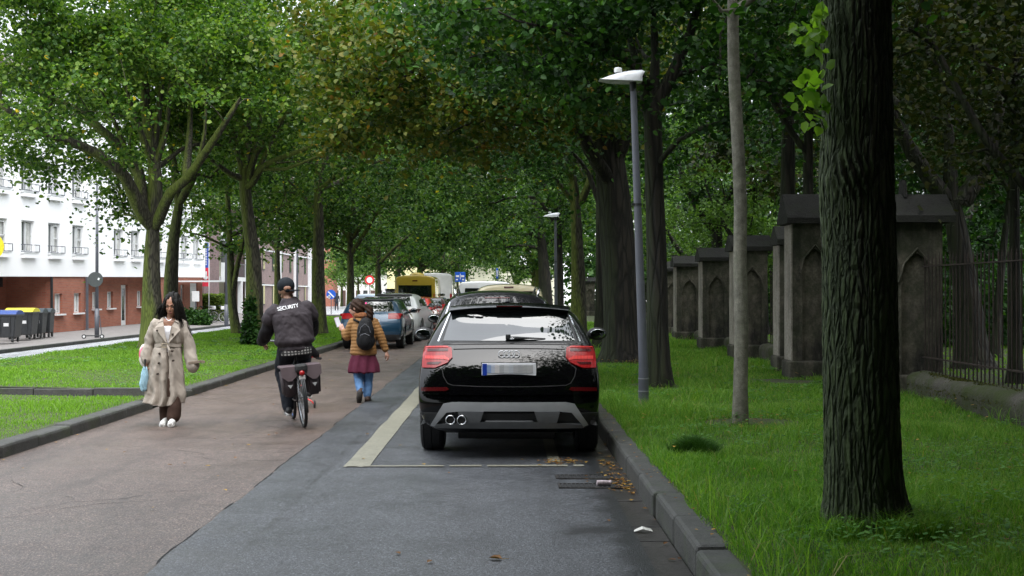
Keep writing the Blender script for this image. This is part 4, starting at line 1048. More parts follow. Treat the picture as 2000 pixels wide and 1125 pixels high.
# ------------------------------------------------------------ white house on the left
def boxobj(name, boxes, mat, parent, bev=0.0):
    return make(name, lambda bm: [box(bm, c, s, bev=bev) for c, s in boxes], mat, parent)
HB = Vector((-20.53+.1104*(51.3-56), 51.3, -.177+.0117*(51.3-56)))
hd = Vector((265, 2400, 28)).normalized()
hn = hd.cross(Vector((0,0,1))).normalized()        # points to the street (+x)
hu = hn.cross(hd).normalized()
def s_of(x): return (26.71/((985-x)/2400+.1104)-51.3)/.9934
def house():
    root = empty('white_house', (0,0,0), 0, 'long white rendered house with overhanging upper storeys on red brick', 'house')
    Mx = Matrix((hd, hn, hu)).transposed().to_4x4(); Mx.translation = HB
    root.matrix_world = Mx
    S0, S1 = -14.0, s_of(402); D = 9.0
    win = []
    cs = [s_of(x) for x in (58, 109, 155)]
    low = [cs[0]-4.7, cs[0]-2.35]+cs+[s_of(234), s_of(267), s_of(312), s_of(345), s_of(363), s_of(386)]
    low = [-10.2, -7.9, -4.4]+low[1:]
    for h0, h1 in ((3.62, 5.0), (6.28, 7.66), (8.95, 10.3)):
        for s in low: win.append((s, h0, h1))
    W = 1.16
    # front wall built around the openings
    bm = bmesh.new()
    bands = [(2.56, 3.62, False), (3.62, 5.0, True), (5.0, 6.28, False), (6.28, 7.66, True), (7.66, 8.95, False), (8.95, 10.3, True), (10.3, 11.3, False)]
    for a, b_, op in bands:
        if not op: box(bm, ((S0+S1)/2, -.15, (a+b_)/2), (S1-S0, .3, b_-a))
        else:
            x = S0
            for s in sorted(low):
                box(bm, ((x+s-W/2)/2, -.15, (a+b_)/2), (s-W/2-x, .3, b_-a)); x = s+W/2
            box(bm, ((x+S1)/2, -.15, (a+b_)/2), (S1-x, .3, b_-a))
    box(bm, ((S0+S1)/2, -.3-D/2, 2.66), (S1-S0, D-.01, .2))                 # soffit slab
    box(bm, (S1-.15, -.3-D/2, 7.0), (.3, D, 8.5)); box(bm, (S0+.15, -.3-D/2, 7.0), (.3, D, 8.5)); box(bm, ((S0+S1)/2, -.3-D, 7.0), (S1-S0, .2, 8.5))
    bmesh.ops.remove_doubles(bm, verts=bm.verts, dist=1e-5); fixn(bm)
    bobj('wall', bm, M['render_white'], root)
    make('roof', lambda bm: prism(bm, [(.35,11.32),(-D-.6,11.32),(-D-.6,11.5),(-D/2,13.6),(.35,11.5)], 'X', S0-.2, S1+.2), M['roof_tile'], root)
    # brick ground floor, recessed behind the overhang, with one bay standing forward
    sa, sb = s_of(105), s_of(171)
    gw = []
    gl = [(s_of(37), .8), (s_of(83), .8)]; gb = [(s_of(119), .75), (s_of(156), .75)]; gr = [(s_of(184), .7), (s_of(216), .7), (s_of(244), .7)]
    def wall(bm, x0, x1, y, h0, h1, ops, th=.3):
        """ops: (centre, width, z0, z1)"""
        x = x0
        for c, w_, z0, z1 in sorted(ops):
            box(bm, ((x+c-w_/2)/2, y-th/2, (h0+h1)/2), (c-w_/2-x, th, h1-h0))
            if z0 > h0: box(bm, (c, y-th/2, (h0+z0)/2), (w_, th, z0-h0))
            if z1 < h1: box(bm, (c, y-th/2, (h1+z1)/2), (w_, th, h1-z1))
            x = c+w_/2
        box(bm, ((x+x1)/2, y-th/2, (h0+h1)/2), (x1-x, th, h1-h0))
    G0 = -.3
    yl, yb, yr = -2.2, -.06, -.75
    O = []
    for s, w_ in gl: O.append((s, w_, .95, 1.85, yl))
    for s in (-3.4, -7.4, -11): O.append((s, .8, .95, 1.85, yl))
    for s, w_ in gb: O.append((s, w_, .85, 1.78, yb))
    for s, w_ in gr: O.append((s, w_, .95, 1.80, yr))
    door = (s_of(271), .85, -.02, 2.15, yr); door2 = (s_of(352), .9, 0, 2.15, yb+.25)
    s3 = s_of(337)
    more = [(s_of(352)-1.4, .7, .6, 2.1, yr), (s_of(300), .7, .95, 1.8, yr), (s_of(322), .7, .95, 1.8, yr)]
    def bw(bm):
        wall(bm, S0, sa+.15, yl, G0, 2.55, [o[:4] for o in O if o[4] == yl])
        wall(bm, sa, sb, yb, G0, 2.55, [o[:4] for o in O if o[4] == yb])
        box(bm, (sa+.15, (yl+yb)/2-.16, 1.125), (.3, yb-yl-.3, 2.85)); 
        wall(bm, sb+.0, S1-7.5, yr, G0, 2.55, [o[:4] for o in O if o[4] == yr]+[door[:4]]+[m[:4] for m in more[1:]])
        box(bm, (sb-.15, (yb+yr)/2-.2, 1.125), (.28, .4, 2.85))
        wall(bm, S1-7.5, S1-.3, yb-.02, G0, 2.55, [(S1-5.6, .9, -.02, 2.15), (S1-3.6, .5, .1, 2.1), (S1-1.7, 1.3, .0, 2.2)])
    o = make('brick_wall', bw, M['brick_red'], root)
    box_drain = [((sa-.05, yb+.05, 1.1), (.09, .09, 2.9)), ((sb-.06, yb+.12, 1.1), (.10, .10, 2.9))]
    boxobj('downpipe', box_drain[:1], M['dark_paint'], root); boxobj('downpipe', box_drain[1:], M['grey_paint'], root)
    def window(s, z0, z1, y, w_, rail, tilt, curtain=True, sill=True):
        d = .16
        fr = boxobj('window', [((s-w_/2+.035, y-d, (z0+z1)/2), (.07, .07, z1-z0)), ((s+w_/2-.035, y-d, (z0+z1)/2), (.07, .07, z1-z0)),
              ((s, y-d, z0+.035), (w_-.14, .07, .07)), ((s, y-d, z1-.035), (w_-.14, .07, .07)), ((s, y-d, (z0+z1)/2), (.09, .074, z1-z0-.14))], M['white_paint'], root)
        boxobj('pane', [((s, y-d-.02, (z0+z1)/2), (w_-.13, .012, z1-z0-.13))], M['window'], fr)
        if curtain:
            def cu(bm):
                rng = random.Random(int(s*100)); x0 = s-w_/2+.1; x1 = s+w_/2-.1
                for (a, b_, c_) in ((x0, x0+(x1-x0)*.28, x0+(x1-x0)*.10), (x0+(x1-x0)*.55, x1-.02, x1-(x1-x0)*.2)):
                    n = 9; tp = []; bt = []
                    for k in range(n):
                        t = k/(n-1); tp.append(bm.verts.new((a+(b_-a)*t, y-d-.005+.008*(k % 2), z1-.1))); bt.append(bm.verts.new((a+(c_-a)*0+(b_-a)*t*.75+(c_-a)*.5, y-d-.005+.008*(k % 2), z0+.1)))
                    for k in range(n-1): bm.faces.new((tp[k], tp[k+1], bt[k+1], bt[k]))
            make('curtain', cu, M['curtain'], fr)
        if tilt:
            boxobj('casement', [((s+w_*.24, y-d+.07, (z0+z1)/2), (w_*.42, .03, .05)), ((s+w_*.05, y-d+.07, (z0+z1)/2), (.05, .03, z1-z0-.2)), ((s+w_*.43, y-d+.07, (z0+z1)/2), (.05, .03, z1-z0-.2)), ((s+w_*.24, y-d+.07, z1-.12), (w_*.4, .03, .05))], M['white_paint'], fr)
        if sill: boxobj('sill', [((s, y+.05, z0-.04), (w_+.16, .22, .07))], M['white_paint'], fr)
        if rail:
            boxobj('sill', [((s, y+.08, z0-.17), (w_+.06, .16, .16))], M['render_white'], fr)
            def rl(bm):
                a, b_ = s-w_/2-.03, s+w_/2+.12
                for z in (z0+.02, z0+.32): tube(bm, [(a, y+.0, z), (a, y+.17, z), (b_, y+.17, z), (b_, y+.0, z)], .018, 6)
                for x in (a, b_): tube(bm, [(x, y+.17, z0+.02), (x, y+.17, z0+.32)], .018, 6)
                tube(bm, [(s, y+.17, z0+.02), (s, y+.17, z0+.32)], .012, 6)
            make('railing', rl, M['grey_paint'], fr)
    for i, (s, h0, h1) in enumerate(win):
        window(s, h0, h1, 0, W, h0 < 8, i % 3 != 1)
    for s, w_, z0, z1, y in O: window(s, z0, z1, y, w_, False, False)
    for s, w_, z0, z1, y in more[1:]: window(s, z0, z1, y, w_, False, False)
    d = boxobj('door', [((door[0], yr-.15, 1.06), (.83, .06, 2.13))], M['white_paint'], root)
    boxobj('pane', [((door[0]+.1, yr-.113, 1.1), (.34, .012, 1.7))], M['window'], d)
    for s, w_, z0, z1 in ((S1-5.6, .9, -.02, 2.15), (S1-3.6, .5, .1, 2.1), (S1-1.7, 1.3, .0, 2.2)):
        d = boxobj('door', [((s, yb-.15, (z0+z1)/2), (w_-.02, .06, z1-z0))], M['white_paint'], root)
        if w_ < 1: boxobj('pane', [((s, yb-.11, (z0+z1)/2+.1), (w_*.5, .012, (z1-z0)*.7))], M['window'], d)
    boxobj('canopy', [((S1-2.4, .75, 2.32), (4.6, 1.5, .03)), ((S1-2.4, 1.5, 2.32), (4.7, .06, .10)), ((S1-.15, .75, 2.32), (.05, 1.5, .08)), ((S1-4.7, .75, 2.32), (.05, 1.5, .08)), ((S1-.15, 1.45, 1.0), (.06, .06, 2.6))], M['white_paint'], root)
    boxobj('vent', [((s_of(72), yl+.01, 2.3), (.75, .03, .42)), ((s_of(90), yl+.01, 2.3), (.75, .03, .42))], M['dark_paint'], root)
    return Mx
HM = house()
def hp(s, n, h): return HM @ Vector((s, n, h))
# yellow disc sign fixed to the facade
def disc(bm): cone(bm, (0,0,0), (0,.06,0), .58, .58, 32)
o = make('facade_sign', disc, simple('sign_yellow', (.75,.62,.03), .4)); o.matrix_world = HM @ Matrix.Translation((-2.05, .7, 3.75)) @ Matrix.Rotation(R(62), 4, 'Z')
tag(o, 'round yellow sign hung on the white facade beside the first window', 'sign')
# ------------------------------------------------------------ apartment block, plane x ~ -19.4 along the street
def block2():
    root = empty('apartment_building', (-19.4, 80, -.1), 0, 'dark brick apartment block with white balconies beyond the hedge', 'building')
    boxobj('wall', [((-4, 1.6, 6.5), (8, 4.2, 13.4))], M['brick_purple'], root)
    boxobj('recess_wall', [((-4.9, 8.4, 6.5), (6.2, 9.4, 13.4))], M['render_cream'], root)
    for k, z in enumerate((2.75, 5.5, 8.2, 10.9)):
        b_ = boxobj('balcony', [((-.85, 8.3, z), (1.9, 9.0, .22)), ((.1, 8.3, z+.0), (.06, 9.0, .30))], M['white_paint'], root)
        boxobj('parapet', [((.06, 5.7+.0, z+.62), (.05, 3.2, .95))], M['white_paint'], b_)
        boxobj('screen', [((.03, 5.4, z+1.85), (.05, 2.2, 1.5))], M['dark_paint'], b_)
        boxobj('railing', [((.06, 10.2, z+1.1), (.05, 5.4, .06))]+[((.06, 7.6+.45*j, z+.6), (.03, .03, 1.0)) for j in range(13)], M['grey_paint'], b_)
    boxobj('column', [((.0, 10.4, 1.3), (.30, .35, 2.9))], M['white_paint'], root)
    boxobj('column', [((.0, 12.9, 6), (.30, .35, 12.5))], M['white_paint'], root)
    for z in (.3, 3.1, 5.8, 8.5):
        for y in (5.2, 7.4, 9.6):
            f = boxobj('window', [((-1.78, y, z+1.05), (.06, 1.3, 2.0))], M['white_paint'], root)
            boxobj('pane', [((-1.742, y, z+1.05), (.02, 1.05, 1.75))], M['window'], f)
    # brown wing further on
    boxobj('brown_wall', [((-5, 32, 6.5), (10, 37.6, 13.4))], M['brick_brown'], root)
    for j in range(9):
        y = 15.0+j*4.1
        for z in (.8, 3.6, 6.4, 9.2):
            f = boxobj('window', [((.015, y, z+.85), (.05, .9, 1.75))], M['dark_paint'], root)
            boxobj('pane', [((.045, y, z+.85), (.02, .7, 1.55))], M['window'], f)
    for y in (13.5, 25.3, 33.5, 41.7): boxobj('downpipe', [((.14, y, 6.4), (.28, .55, 13))], M['white_paint'], root)
    for z in (2.4, 5.2, 8.0): boxobj('ledge', [((.06, 32, z), (.12, 37.2, .10))], M['white_paint'], root)
    boxobj('roof', [((-5, 25, 13.3), (10.6, 51.5, .3))], M['grey_paint'], root)
block2()
# ------------------------------------------------------------ buildings at the far end
def farbox(name, lab, x0, x1, y, ytop, ybot, depth, mat, wins=(), roof=None, zb=0):
    a = P(x0, ytop, y); b_ = P(x1, ytop, y); H = a.z-zb
    root = empty(name, (0, 0, 0), 0, lab, 'building', 'buildings at the far end')
    boxobj('wall', [(((a.x+b_.x)/2, y+depth/2, zb+H/2), (b_.x-a.x, depth, H))], mat, root)
    if roof:
        m = (a.x+b_.x)/2
        make('roof', lambda bm: prism(bm, [(y-.5, a.z+.01), (y+depth+.5, a.z+.01), (y+depth/2, a.z+depth*.32)], 'X', a.x-.3, b_.x+.3), roof, root)
    for (wx0, wx1, wy0, wy1, m_) in wins:
        p = P(wx0, wy0, y-.02); q = P(wx1, wy1, y-.02)
        f = boxobj('window', [(((p.x+q.x)/2, y-.02, (p.z+q.z)/2), (q.x-p.x, .08, p.z-q.z))], M['white_paint'], root)
        boxobj('pane', [(((p.x+q.x)/2, y-.055, (p.z+q.z)/2), ((q.x-p.x)*.8, .04, (p.z-q.z)*.86))], m_, f)
    return root
G_ = M['window']
farbox('brick_house', 'red brick corner house beyond the road junction', 634, 651, 152, 400, 560, 10, M['brick_red'], [(638,641,500,510,G_),(644,647,500,510,G_)], M['roof_tile'])
r = farbox('arcade_building', 'white building with arched arcade openings under a dark upper storey', 651, 765, 156, 428, 565, 12, M['render_white'], [(656+k*14, 661+k*14, 495, 505, G_) for k in range(8)], M['roof_tile'])
def band(bm):
    a = P(651, 502, 155.9); b_ = P(765, 524, 155.9)
    pts = [(a.x, a.z), (b_.x, a.z), (b_.x, b_.z)]
    n = 8; wv = (b_.x-a.x)/n
    for k in range(n, 0, -1):   # scalloped lower edge
        c = a.x+wv*(k-.5)
        for j in range(7):
            t = PI*j/6; pts.append((c+wv*.36*math.cos(t), b_.z+.62*math.sin(t)-.9+.3))
        pts.append((a.x+wv*(k-1), b_.z-.9))
    prism(bm, pts, 'Y', 155.5, 155.98)
make('upper_storey', band, simple('dark_slate', (.055,.048,.052), .8), r)
for k in range(8):
    p = P(657+k*14.2, 533, 155.9); boxobj('arcade_door', [((p.x, 155.95, .95), (.55, .1, 2.1))], simple('door_brown', (.12,.07,.06), .6) if k % 2 else G_, r)
farbox('yellow_house', 'pale yellow house partly hidden by the dark trunks', 756, 838, 150, 452, 560, 10, M['render_yellow'], [(770+k*16, 776+k*16, 480, 492, G_) for k in range(4)], M['roof_tile'])
farbox('white_house', 'white gabled house behind the yellow and white vans', 838, 935, 158, 470, 560, 10, M['render_cream'], [(850+k*20, 857+k*20, 490, 502, G_) for k in range(4)], M['roof_tile'])
farbox('cream_house', 'low cream flat-roofed house at the end of the avenue', 915, 1085, 126, 519, 572, 9, M['render_cream'], [(1023,1036,531,541,G_),(1044,1050,530,552,G_),(1054,1059,530,552,G_),(1070,1080,534,545,G_)])
farbox('white_apartment_building', 'taller white building rising behind the low cream house', 1000, 1300, 150, 430, 560, 12, M['render_white'], [(1015+k*26, 1024+k*26, 470, 484, G_) for k in range(10)])
# ------------------------------------------------------------ cemetery boundary
M['pier_pale'] = stone('pier_pale_stone', (.30,.27,.23), (.42,.38,.33), (.06,.065,.045), .2, 2.5, .4, .9, stain=.45)
BG = 'stone piers of the park railing'
def pier(lab, xs, xe, y, th, ztop, ch, over=.12, niche=True, zb=.12, ridge='Y', steps=False):
    """fin-shaped pier: xs..xe across, facing the camera"""
    w_ = xe-xs; root = empty('stone_pier', ((xs+xe)/2, y+th/2, zb), 0, lab, 'pier', BG)
    H = ztop-zb; ch *= .85
    def sh(bm):
        if niche:
            # wall with a pointed-arch recess in its near face
            nw = w_*.30; nb = .35; nt_ = H-.42; d = .06
            cx = w_*.02
            arch = [(cx-nw, nb), (cx+nw, nb), (cx+nw, nt_-.35), (cx+nw*.8, nt_-.2), (cx+nw*.42, nt_-.06), (cx, nt_), (cx-nw*.42, nt_-.06), (cx-nw*.8, nt_-.2), (cx-nw, nt_-.35)]
            outer = [(-w_/2, 0), (w_/2, 0), (w_/2, H), (-w_/2, H)]
            bm2 = bmesh.new()
            box(bm2, (0, 0, H/2), (w_, th, H))
            box(bm, (0, d/2, H/2), (w_, th-d, H))
            bm2.free()
            # front frame pieces: left, right, bottom, spandrels
            yf = -th/2+d/2+.0
            prism(bm, [(-w_/2,0),(cx-nw,0),(cx-nw,nt_-.35),(cx-nw*.8,nt_-.2),(cx-nw*.42,nt_-.06),(cx,nt_),(cx,H),(-w_/2,H)], 'Y', -th/2, -th/2+d)
            prism(bm, [(w_/2,0),(w_/2,H),(cx,H),(cx,nt_),(cx+nw*.42,nt_-.06),(cx+nw*.8,nt_-.2),(cx+nw,nt_-.35),(cx+nw,0)], 'Y', -th/2, -th/2+d)
            box(bm, (cx, -th/2+d/2, nb/2), (nw*2, d-.002, nb))
            # hood moulding
            tube(bm, [(cx-nw-.04, -th/2-.01, nt_-.42), (cx-nw*.85, -th/2-.01, nt_-.16), (cx, -th/2-.01, nt_+.06), (cx+nw*.85, -th/2-.01, nt_-.16), (cx+nw+.04, -th/2-.01, nt_-.42)], .018, 6)
        else: box(bm, (0,0,H/2), (w_, th, H), bev=.02)
        box(bm, (0, 0, .17), (w_+.12, th+.12, .34), bev=.03)
    make('shaft', sh, M['pier'], root)
    make('side_face', lambda bm: box(bm, (-w_/2-.006, 0, H/2+.17), (.03, th-.03, H-.36)), M['pier_pale'], root)  # thin paler slab added over the street side of the shaft
    def roof(bm):
        o = over
        pts = [(-th/2-o, H+.004), (th/2+o, H+.004), (th/2+o, H+.10), (.04, H+ch), (-.04, H+ch), (-th/2-o, H+.10)]
        prism(bm, pts, 'X', -w_/2-o, w_/2+o)
        if steps: prism(bm, [(-.14, H+ch-.05), (.14, H+ch-.05), (.08, H+ch+.20), (-.08, H+ch+.20)], 'X', -w_/2+.25, w_/2-.45)
    r_ = make('cap', roof, M['pier_roof'], root)
    return root
def pz(y, D): return HC-(y-VY)/F*D
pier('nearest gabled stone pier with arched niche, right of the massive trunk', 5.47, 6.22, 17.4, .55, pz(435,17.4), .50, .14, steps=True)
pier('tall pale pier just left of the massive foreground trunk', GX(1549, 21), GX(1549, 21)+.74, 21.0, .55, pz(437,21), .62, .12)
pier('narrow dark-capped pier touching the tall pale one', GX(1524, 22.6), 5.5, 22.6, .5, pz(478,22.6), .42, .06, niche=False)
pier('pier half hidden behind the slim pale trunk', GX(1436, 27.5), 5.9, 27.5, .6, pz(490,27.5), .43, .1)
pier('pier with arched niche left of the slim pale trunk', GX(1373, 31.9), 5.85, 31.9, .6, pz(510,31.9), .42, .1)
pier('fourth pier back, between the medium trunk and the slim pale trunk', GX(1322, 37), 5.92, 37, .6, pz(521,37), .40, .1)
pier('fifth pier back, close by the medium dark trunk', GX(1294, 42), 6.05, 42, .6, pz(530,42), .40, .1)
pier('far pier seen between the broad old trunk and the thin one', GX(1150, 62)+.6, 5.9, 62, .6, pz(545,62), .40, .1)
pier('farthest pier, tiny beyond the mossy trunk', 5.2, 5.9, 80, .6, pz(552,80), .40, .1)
ys = [(9.5, 17.36), (18.05, 20.98), (23.2, 27.4), (28.2, 31.8), (32.6, 36.9), (37.7, 41.9), (42.7, 61.9)]
labs = ['nearest railing with rusty spiked bars, right of the gabled pier', 'short railing between the gabled pier and the tall pale pier', 'dark railing left of the narrow dark-capped pier', 'dark railing behind the slim pale trunk',
        'railing left of the pier with the arched niche', 'railing beyond the fourth pier', 'long distant railing behind the broad old trunk']
for (y0, y1), lb in zip(ys, labs):
    near = y0 < 12
    root = empty('iron_railing', (5.93, y0, .14), 0, lb, 'railing', 'iron railings of the park')
    Ln = y1-y0
    def wl(bm):
        n = max(4, int(Ln/.12)); m = 16
        # lumpy wall with rounded top
        prof = [(-.24,0),(-.25,.12),(-.25,.24),(-.23,.31),(-.16,.36),(0,.38),(.16,.36),(.23,.31),(.25,.2),(.25,0)]
        rows = []
        for i in range(n+1):
            y = Ln*i/n; rw = []
            for k, (a, b_) in enumerate(prof):
                q = .05*(float(fbm(np.array([y*1.7+k*.4]), np.array([k*.6+y0]), 3, 4)[0])-.45)
                rw.append(bm.verts.new((a*(1+q*2)+q, y, b_*(1+q*1.5)+q*.8*(b_ > 0))))
            rows.append(rw)
        for i in range(n):
            for k in range(len(prof)-1): bm.faces.new((rows[i][k], rows[i+1][k], rows[i+1][k+1], rows[i][k+1]))
        bm.faces.new(rows[0]); bm.faces.new(rows[-1][::-1])
    make('base_wall', wl, M['low_wall'], root, smooth=True)
    step = .135 if near else (.15 if y0 < 30 else .3)
    def bars(bm):
        rng = random.Random(int(y0*7)); y = .08
        while y < Ln-.05:
            dx = rng.uniform(-.006, .006); dy = rng.uniform(-.01, .01); tz = rng.uniform(-.02, .02)
            cone(bm, (dx, y, .34), (dx*2, y+dy, 1.93+tz), .0105, .0105, 6, caps=False)
            cone(bm, (dx*2, y+dy, 1.93+tz), (dx*2, y+dy, 2.03+tz), .014, .001, 6, caps=False); y += step
    make('bars', bars, M['rust'], root)['kind'] = 'stuff'
    boxobj('rail', [((0, Ln/2, 1.86), (.045, Ln-.02, .018))], M['rust'], root)
    boxobj('rail', [((0, Ln/2, .58), (.045, Ln-.02, .018))], M['rust'], root)
# moss drape on the near wall
def mossy():
    rng = np.random.default_rng(5); n = 30000
    y = 9.5+rng.random(n)*7.8; a = rng.random(n)*PI*.95
    p = np.stack([5.93-.245*np.cos(a*.9), y, .14+.20+.17*np.sin(a)], 1); p[:, 2] -= (rng.random(n)**2)*.12*(np.cos(a) > .2)
    V, Q = leaf_verts(p, .022, rng, .1, True)
    tag(mobj('wall_moss', mesh_np('wall_moss', V, Q), leafmat('moss', ((.03,.04,.008), (.06,.07,.012), (.09,.085,.02)), .2, 2, .8)), kind='stuff')
mossy()
# ------------------------------------------------------------ street lamps on the right
def lamp(lab, x, y, ztop, lean=0.0, head=1.0):
    root = empty('street_lamp', (x, y, .18), 0, lab, 'street lamp', 'street lamps of the right verge')
    H = ztop-.18
    def pole(bm):
        cone(bm, (0,0,-.05), (0,0,.5), .066, .064, 24); cone(bm, (0,0,.5), (lean,0,H), .060, .040, 24)
    o = make('pole', pole, M['grey_paint'], root); auto_smooth(o)
    for z, r_ in ((.20,.070),(.36,.069)): make('collar', lambda bm: cone(bm, (0,0,z), (0,0,z+.014), r_, r_, 24), simple('collar_pale', (.25,.26,.28), .5), root)
    t = lean*(H*.62-.5)/(H-.5)
    make('band', lambda bm: (cone(bm, (t,0,H*.62), (t,0,H*.62+.03), .056, .056, 20), box(bm, (t-.06,-.02,H*.62+.015), (.03,.04,.03))), M['dark_paint'], root)
    def hd_(bm):
        # thin curved shade: outline in x-z, elliptical in y
        n = 15; top = []; 
        for i in range(n):
            u = i/(n-1); x_ = -.43+.58*u
            zt = .155-(1-u)**2.2*.135+0*u; zb = .025-.03*u*(1-u)*2-.02*u
            if i == n-1: x_ = .115; 
            wd = .165*math.sin(PI*min(1, .12+u*.85))**.5
            zt2 = zt if i < n-1 else .14
            ring = []
            for k in range(10):
                a = PI*k/9; ring.append(bm.verts.new((lean+(x_ if i < n-1 else .15), -wd*math.cos(a), H+zb+(zt2-zb)*math.sin(a)**.7)))
            top.append(ring)
        # sloped end cut
        for v in top[-1]: v.co.x = lean+.08+.07*(v.co.z-H-.0)/.14
        for i in range(n-1):
            for k in range(9): bm.faces.new((top[i][k], top[i+1][k], top[i+1][k+1], top[i][k+1]))
            bm.faces.new((top[i][0], top[i][9], top[i+1][9], top[i+1][0]))
        bm.faces.new(top[0]); bm.faces.new(top[-1][::-1])
    o = make('lamp_head', hd_, simple('lamp_white', (.62,.64,.67), .3, var=.03, coat=.3), root); auto_smooth(o, 50)
    make('sensor', lambda bm: (cone(bm, (lean-.19,0,H+.125), (lean-.19,0,H+.175), .05, .05, 18), cone(bm, (lean-.19,0,H+.175), (lean-.19,0,H+.182), .046, .04, 18)), simple('sensor_white', (.7,.71,.7), .4), o)
    make('joint', lambda bm: (cone(bm, (lean,0,H-.12), (lean,0,H-.0), .041, .046, 18),), M['dark_paint'], root)
    return root
lamp('tall grey street lamp with white curved head, right of the black car', GX(1260, 15.5)-.02, 15.5, pz(160, 15.5), -.13)
lamp('distant street lamp with white head, behind the black car roof', GX(1086, 41.4), 41.4, pz(424, 41.4), -.02)
# lamp post on the left pavement and others
def tallpole(lab, x, y, zb, H, r_=.07, arm=.35, name='lamp_post', cat='lamp post'):
    root = empty(name, (x, y, zb), 0, lab, cat, 'tall lamp posts across the street')
    make('pole', lambda bm: (cone(bm, (0,0,0), (0,0,1.2), r_*1.3, r_*1.3, 14), cone(bm, (0,0,1.2), (0,0,H), r_, r_*.7, 14)), M['grey_paint'], root, True)
    if arm: make('arm', lambda bm: (tube(bm, [(0,0,H-.05),(arm*.5,0,H+.06),(arm,0,H+.08)], .04, 8), box(bm, (arm+.22,0,H+.09), (.5,.22,.08), bev=.02)), M['grey_paint'], root)
    return root
D0 = 50.5
rt = tallpole('thin lamp post with round sign before the white house', GX(191, D0), D0, -.2, pz(354, D0)+.2)
def rsign(bm): cone(bm, (0,-.14,0), (0,-.11,0), .31, .31, 32)
o = make('round_sign', rsign, simple('sign_back', (.055,.065,.065), .7)); o.location = (GX(190, D0), D0, pz(546, D0)); tag(o, 'back of a round grey traffic sign clamped to the thin post', 'sign')
make('sticker', lambda bm: box(bm, (.14,-.145,.02), (.08,.006,.09), rot=Ry(.5)), M['white_paint'], o)
tallpole('grey lamp post right of the parked bicycles', GX(443, 68), 68, -.2, 11, .09, 0)
tallpole('thin grey post beyond the cap of the cyclist', GX(581, 100), 100, -.1, 9, .09, 0)
# flag banner
fb = empty('flag_banner', (GX(409, 76), 76, -.15), 0, 'tall blue and red flag banner with white lettering before the brick block', 'banner')
make('pole', lambda bm: tube(bm, [(0,0,0),(0,0,4.9),(-.3,0,4.95)], .03, 8), M['white_paint'], fb)
def flag(z0, z1, sl0, sl1):
    def f(bm):
        n = 10; prev = None
        for i in range(n+1):
            z = z0+(z1-z0)*i/n; wob = .04*math.sin(z*5); sl = sl0+(sl1-sl0)*i/n
            cur = [bm.verts.new((x, y+wob*(1 if x < -.2 else 0), z)) for x, y in ((-.03-sl[0] if isinstance(sl, tuple) else -.03, 0), (-.25, .02), (-sl, -.01))]
            if prev:
                for k in range(2): bm.faces.new((prev[k], prev[k+1], cur[k+1], cur[k]))
            prev = cur
    return f
make('blue_cloth', flag(3.35, 4.9, .36, .32), simple('flag_blue', (.02,.08,.42), .7), fb)
make('red_cloth', flag(2.2, 3.35, .40, .36), simple('flag_red', (.62,.02,.05), .7), fb)
def text_obj(name, txt, size, mat, parent, loc, rot, ext=.002, align='CENTER', bold=0.0, sx=1.0):
    cu = bpy.data.curves.new(name, 'FONT'); cu.body = txt; cu.size = size; cu.extrude = ext; cu.align_x = align; cu.align_y = 'CENTER'; cu.offset = bold
    tmp = bpy.data.objects.new(name, cu); C.objects.link(tmp)
    dg = bpy.context.evaluated_depsgraph_get(); dg.update()
    me = bpy.data.meshes.new_from_object(tmp.evaluated_get(dg)); bpy.data.objects.remove(tmp)
    o = mobj(name, me, mat, parent); o.location = loc; o.rotation_euler = rot; o.scale = (sx, 1, 1)
    return o
# the writing is too small to read in the photograph: a column of small white strokes and one round emblem
def strokes(bm):
    for k in range(11): box(bm, (-.2, -.03, 4.55-k*.10), (.16+.04*((k*3) % 2), .01, .045))
make('lettering', strokes, M['white_paint'], fb)
make('emblem', lambda bm: (cone(bm, (-.2,-.045,2.75), (-.2,-.035,2.75), .14, .14, 20), box(bm, (-.16,-.04,2.98), (.09,.01,.3))), M['white_paint'], fb)
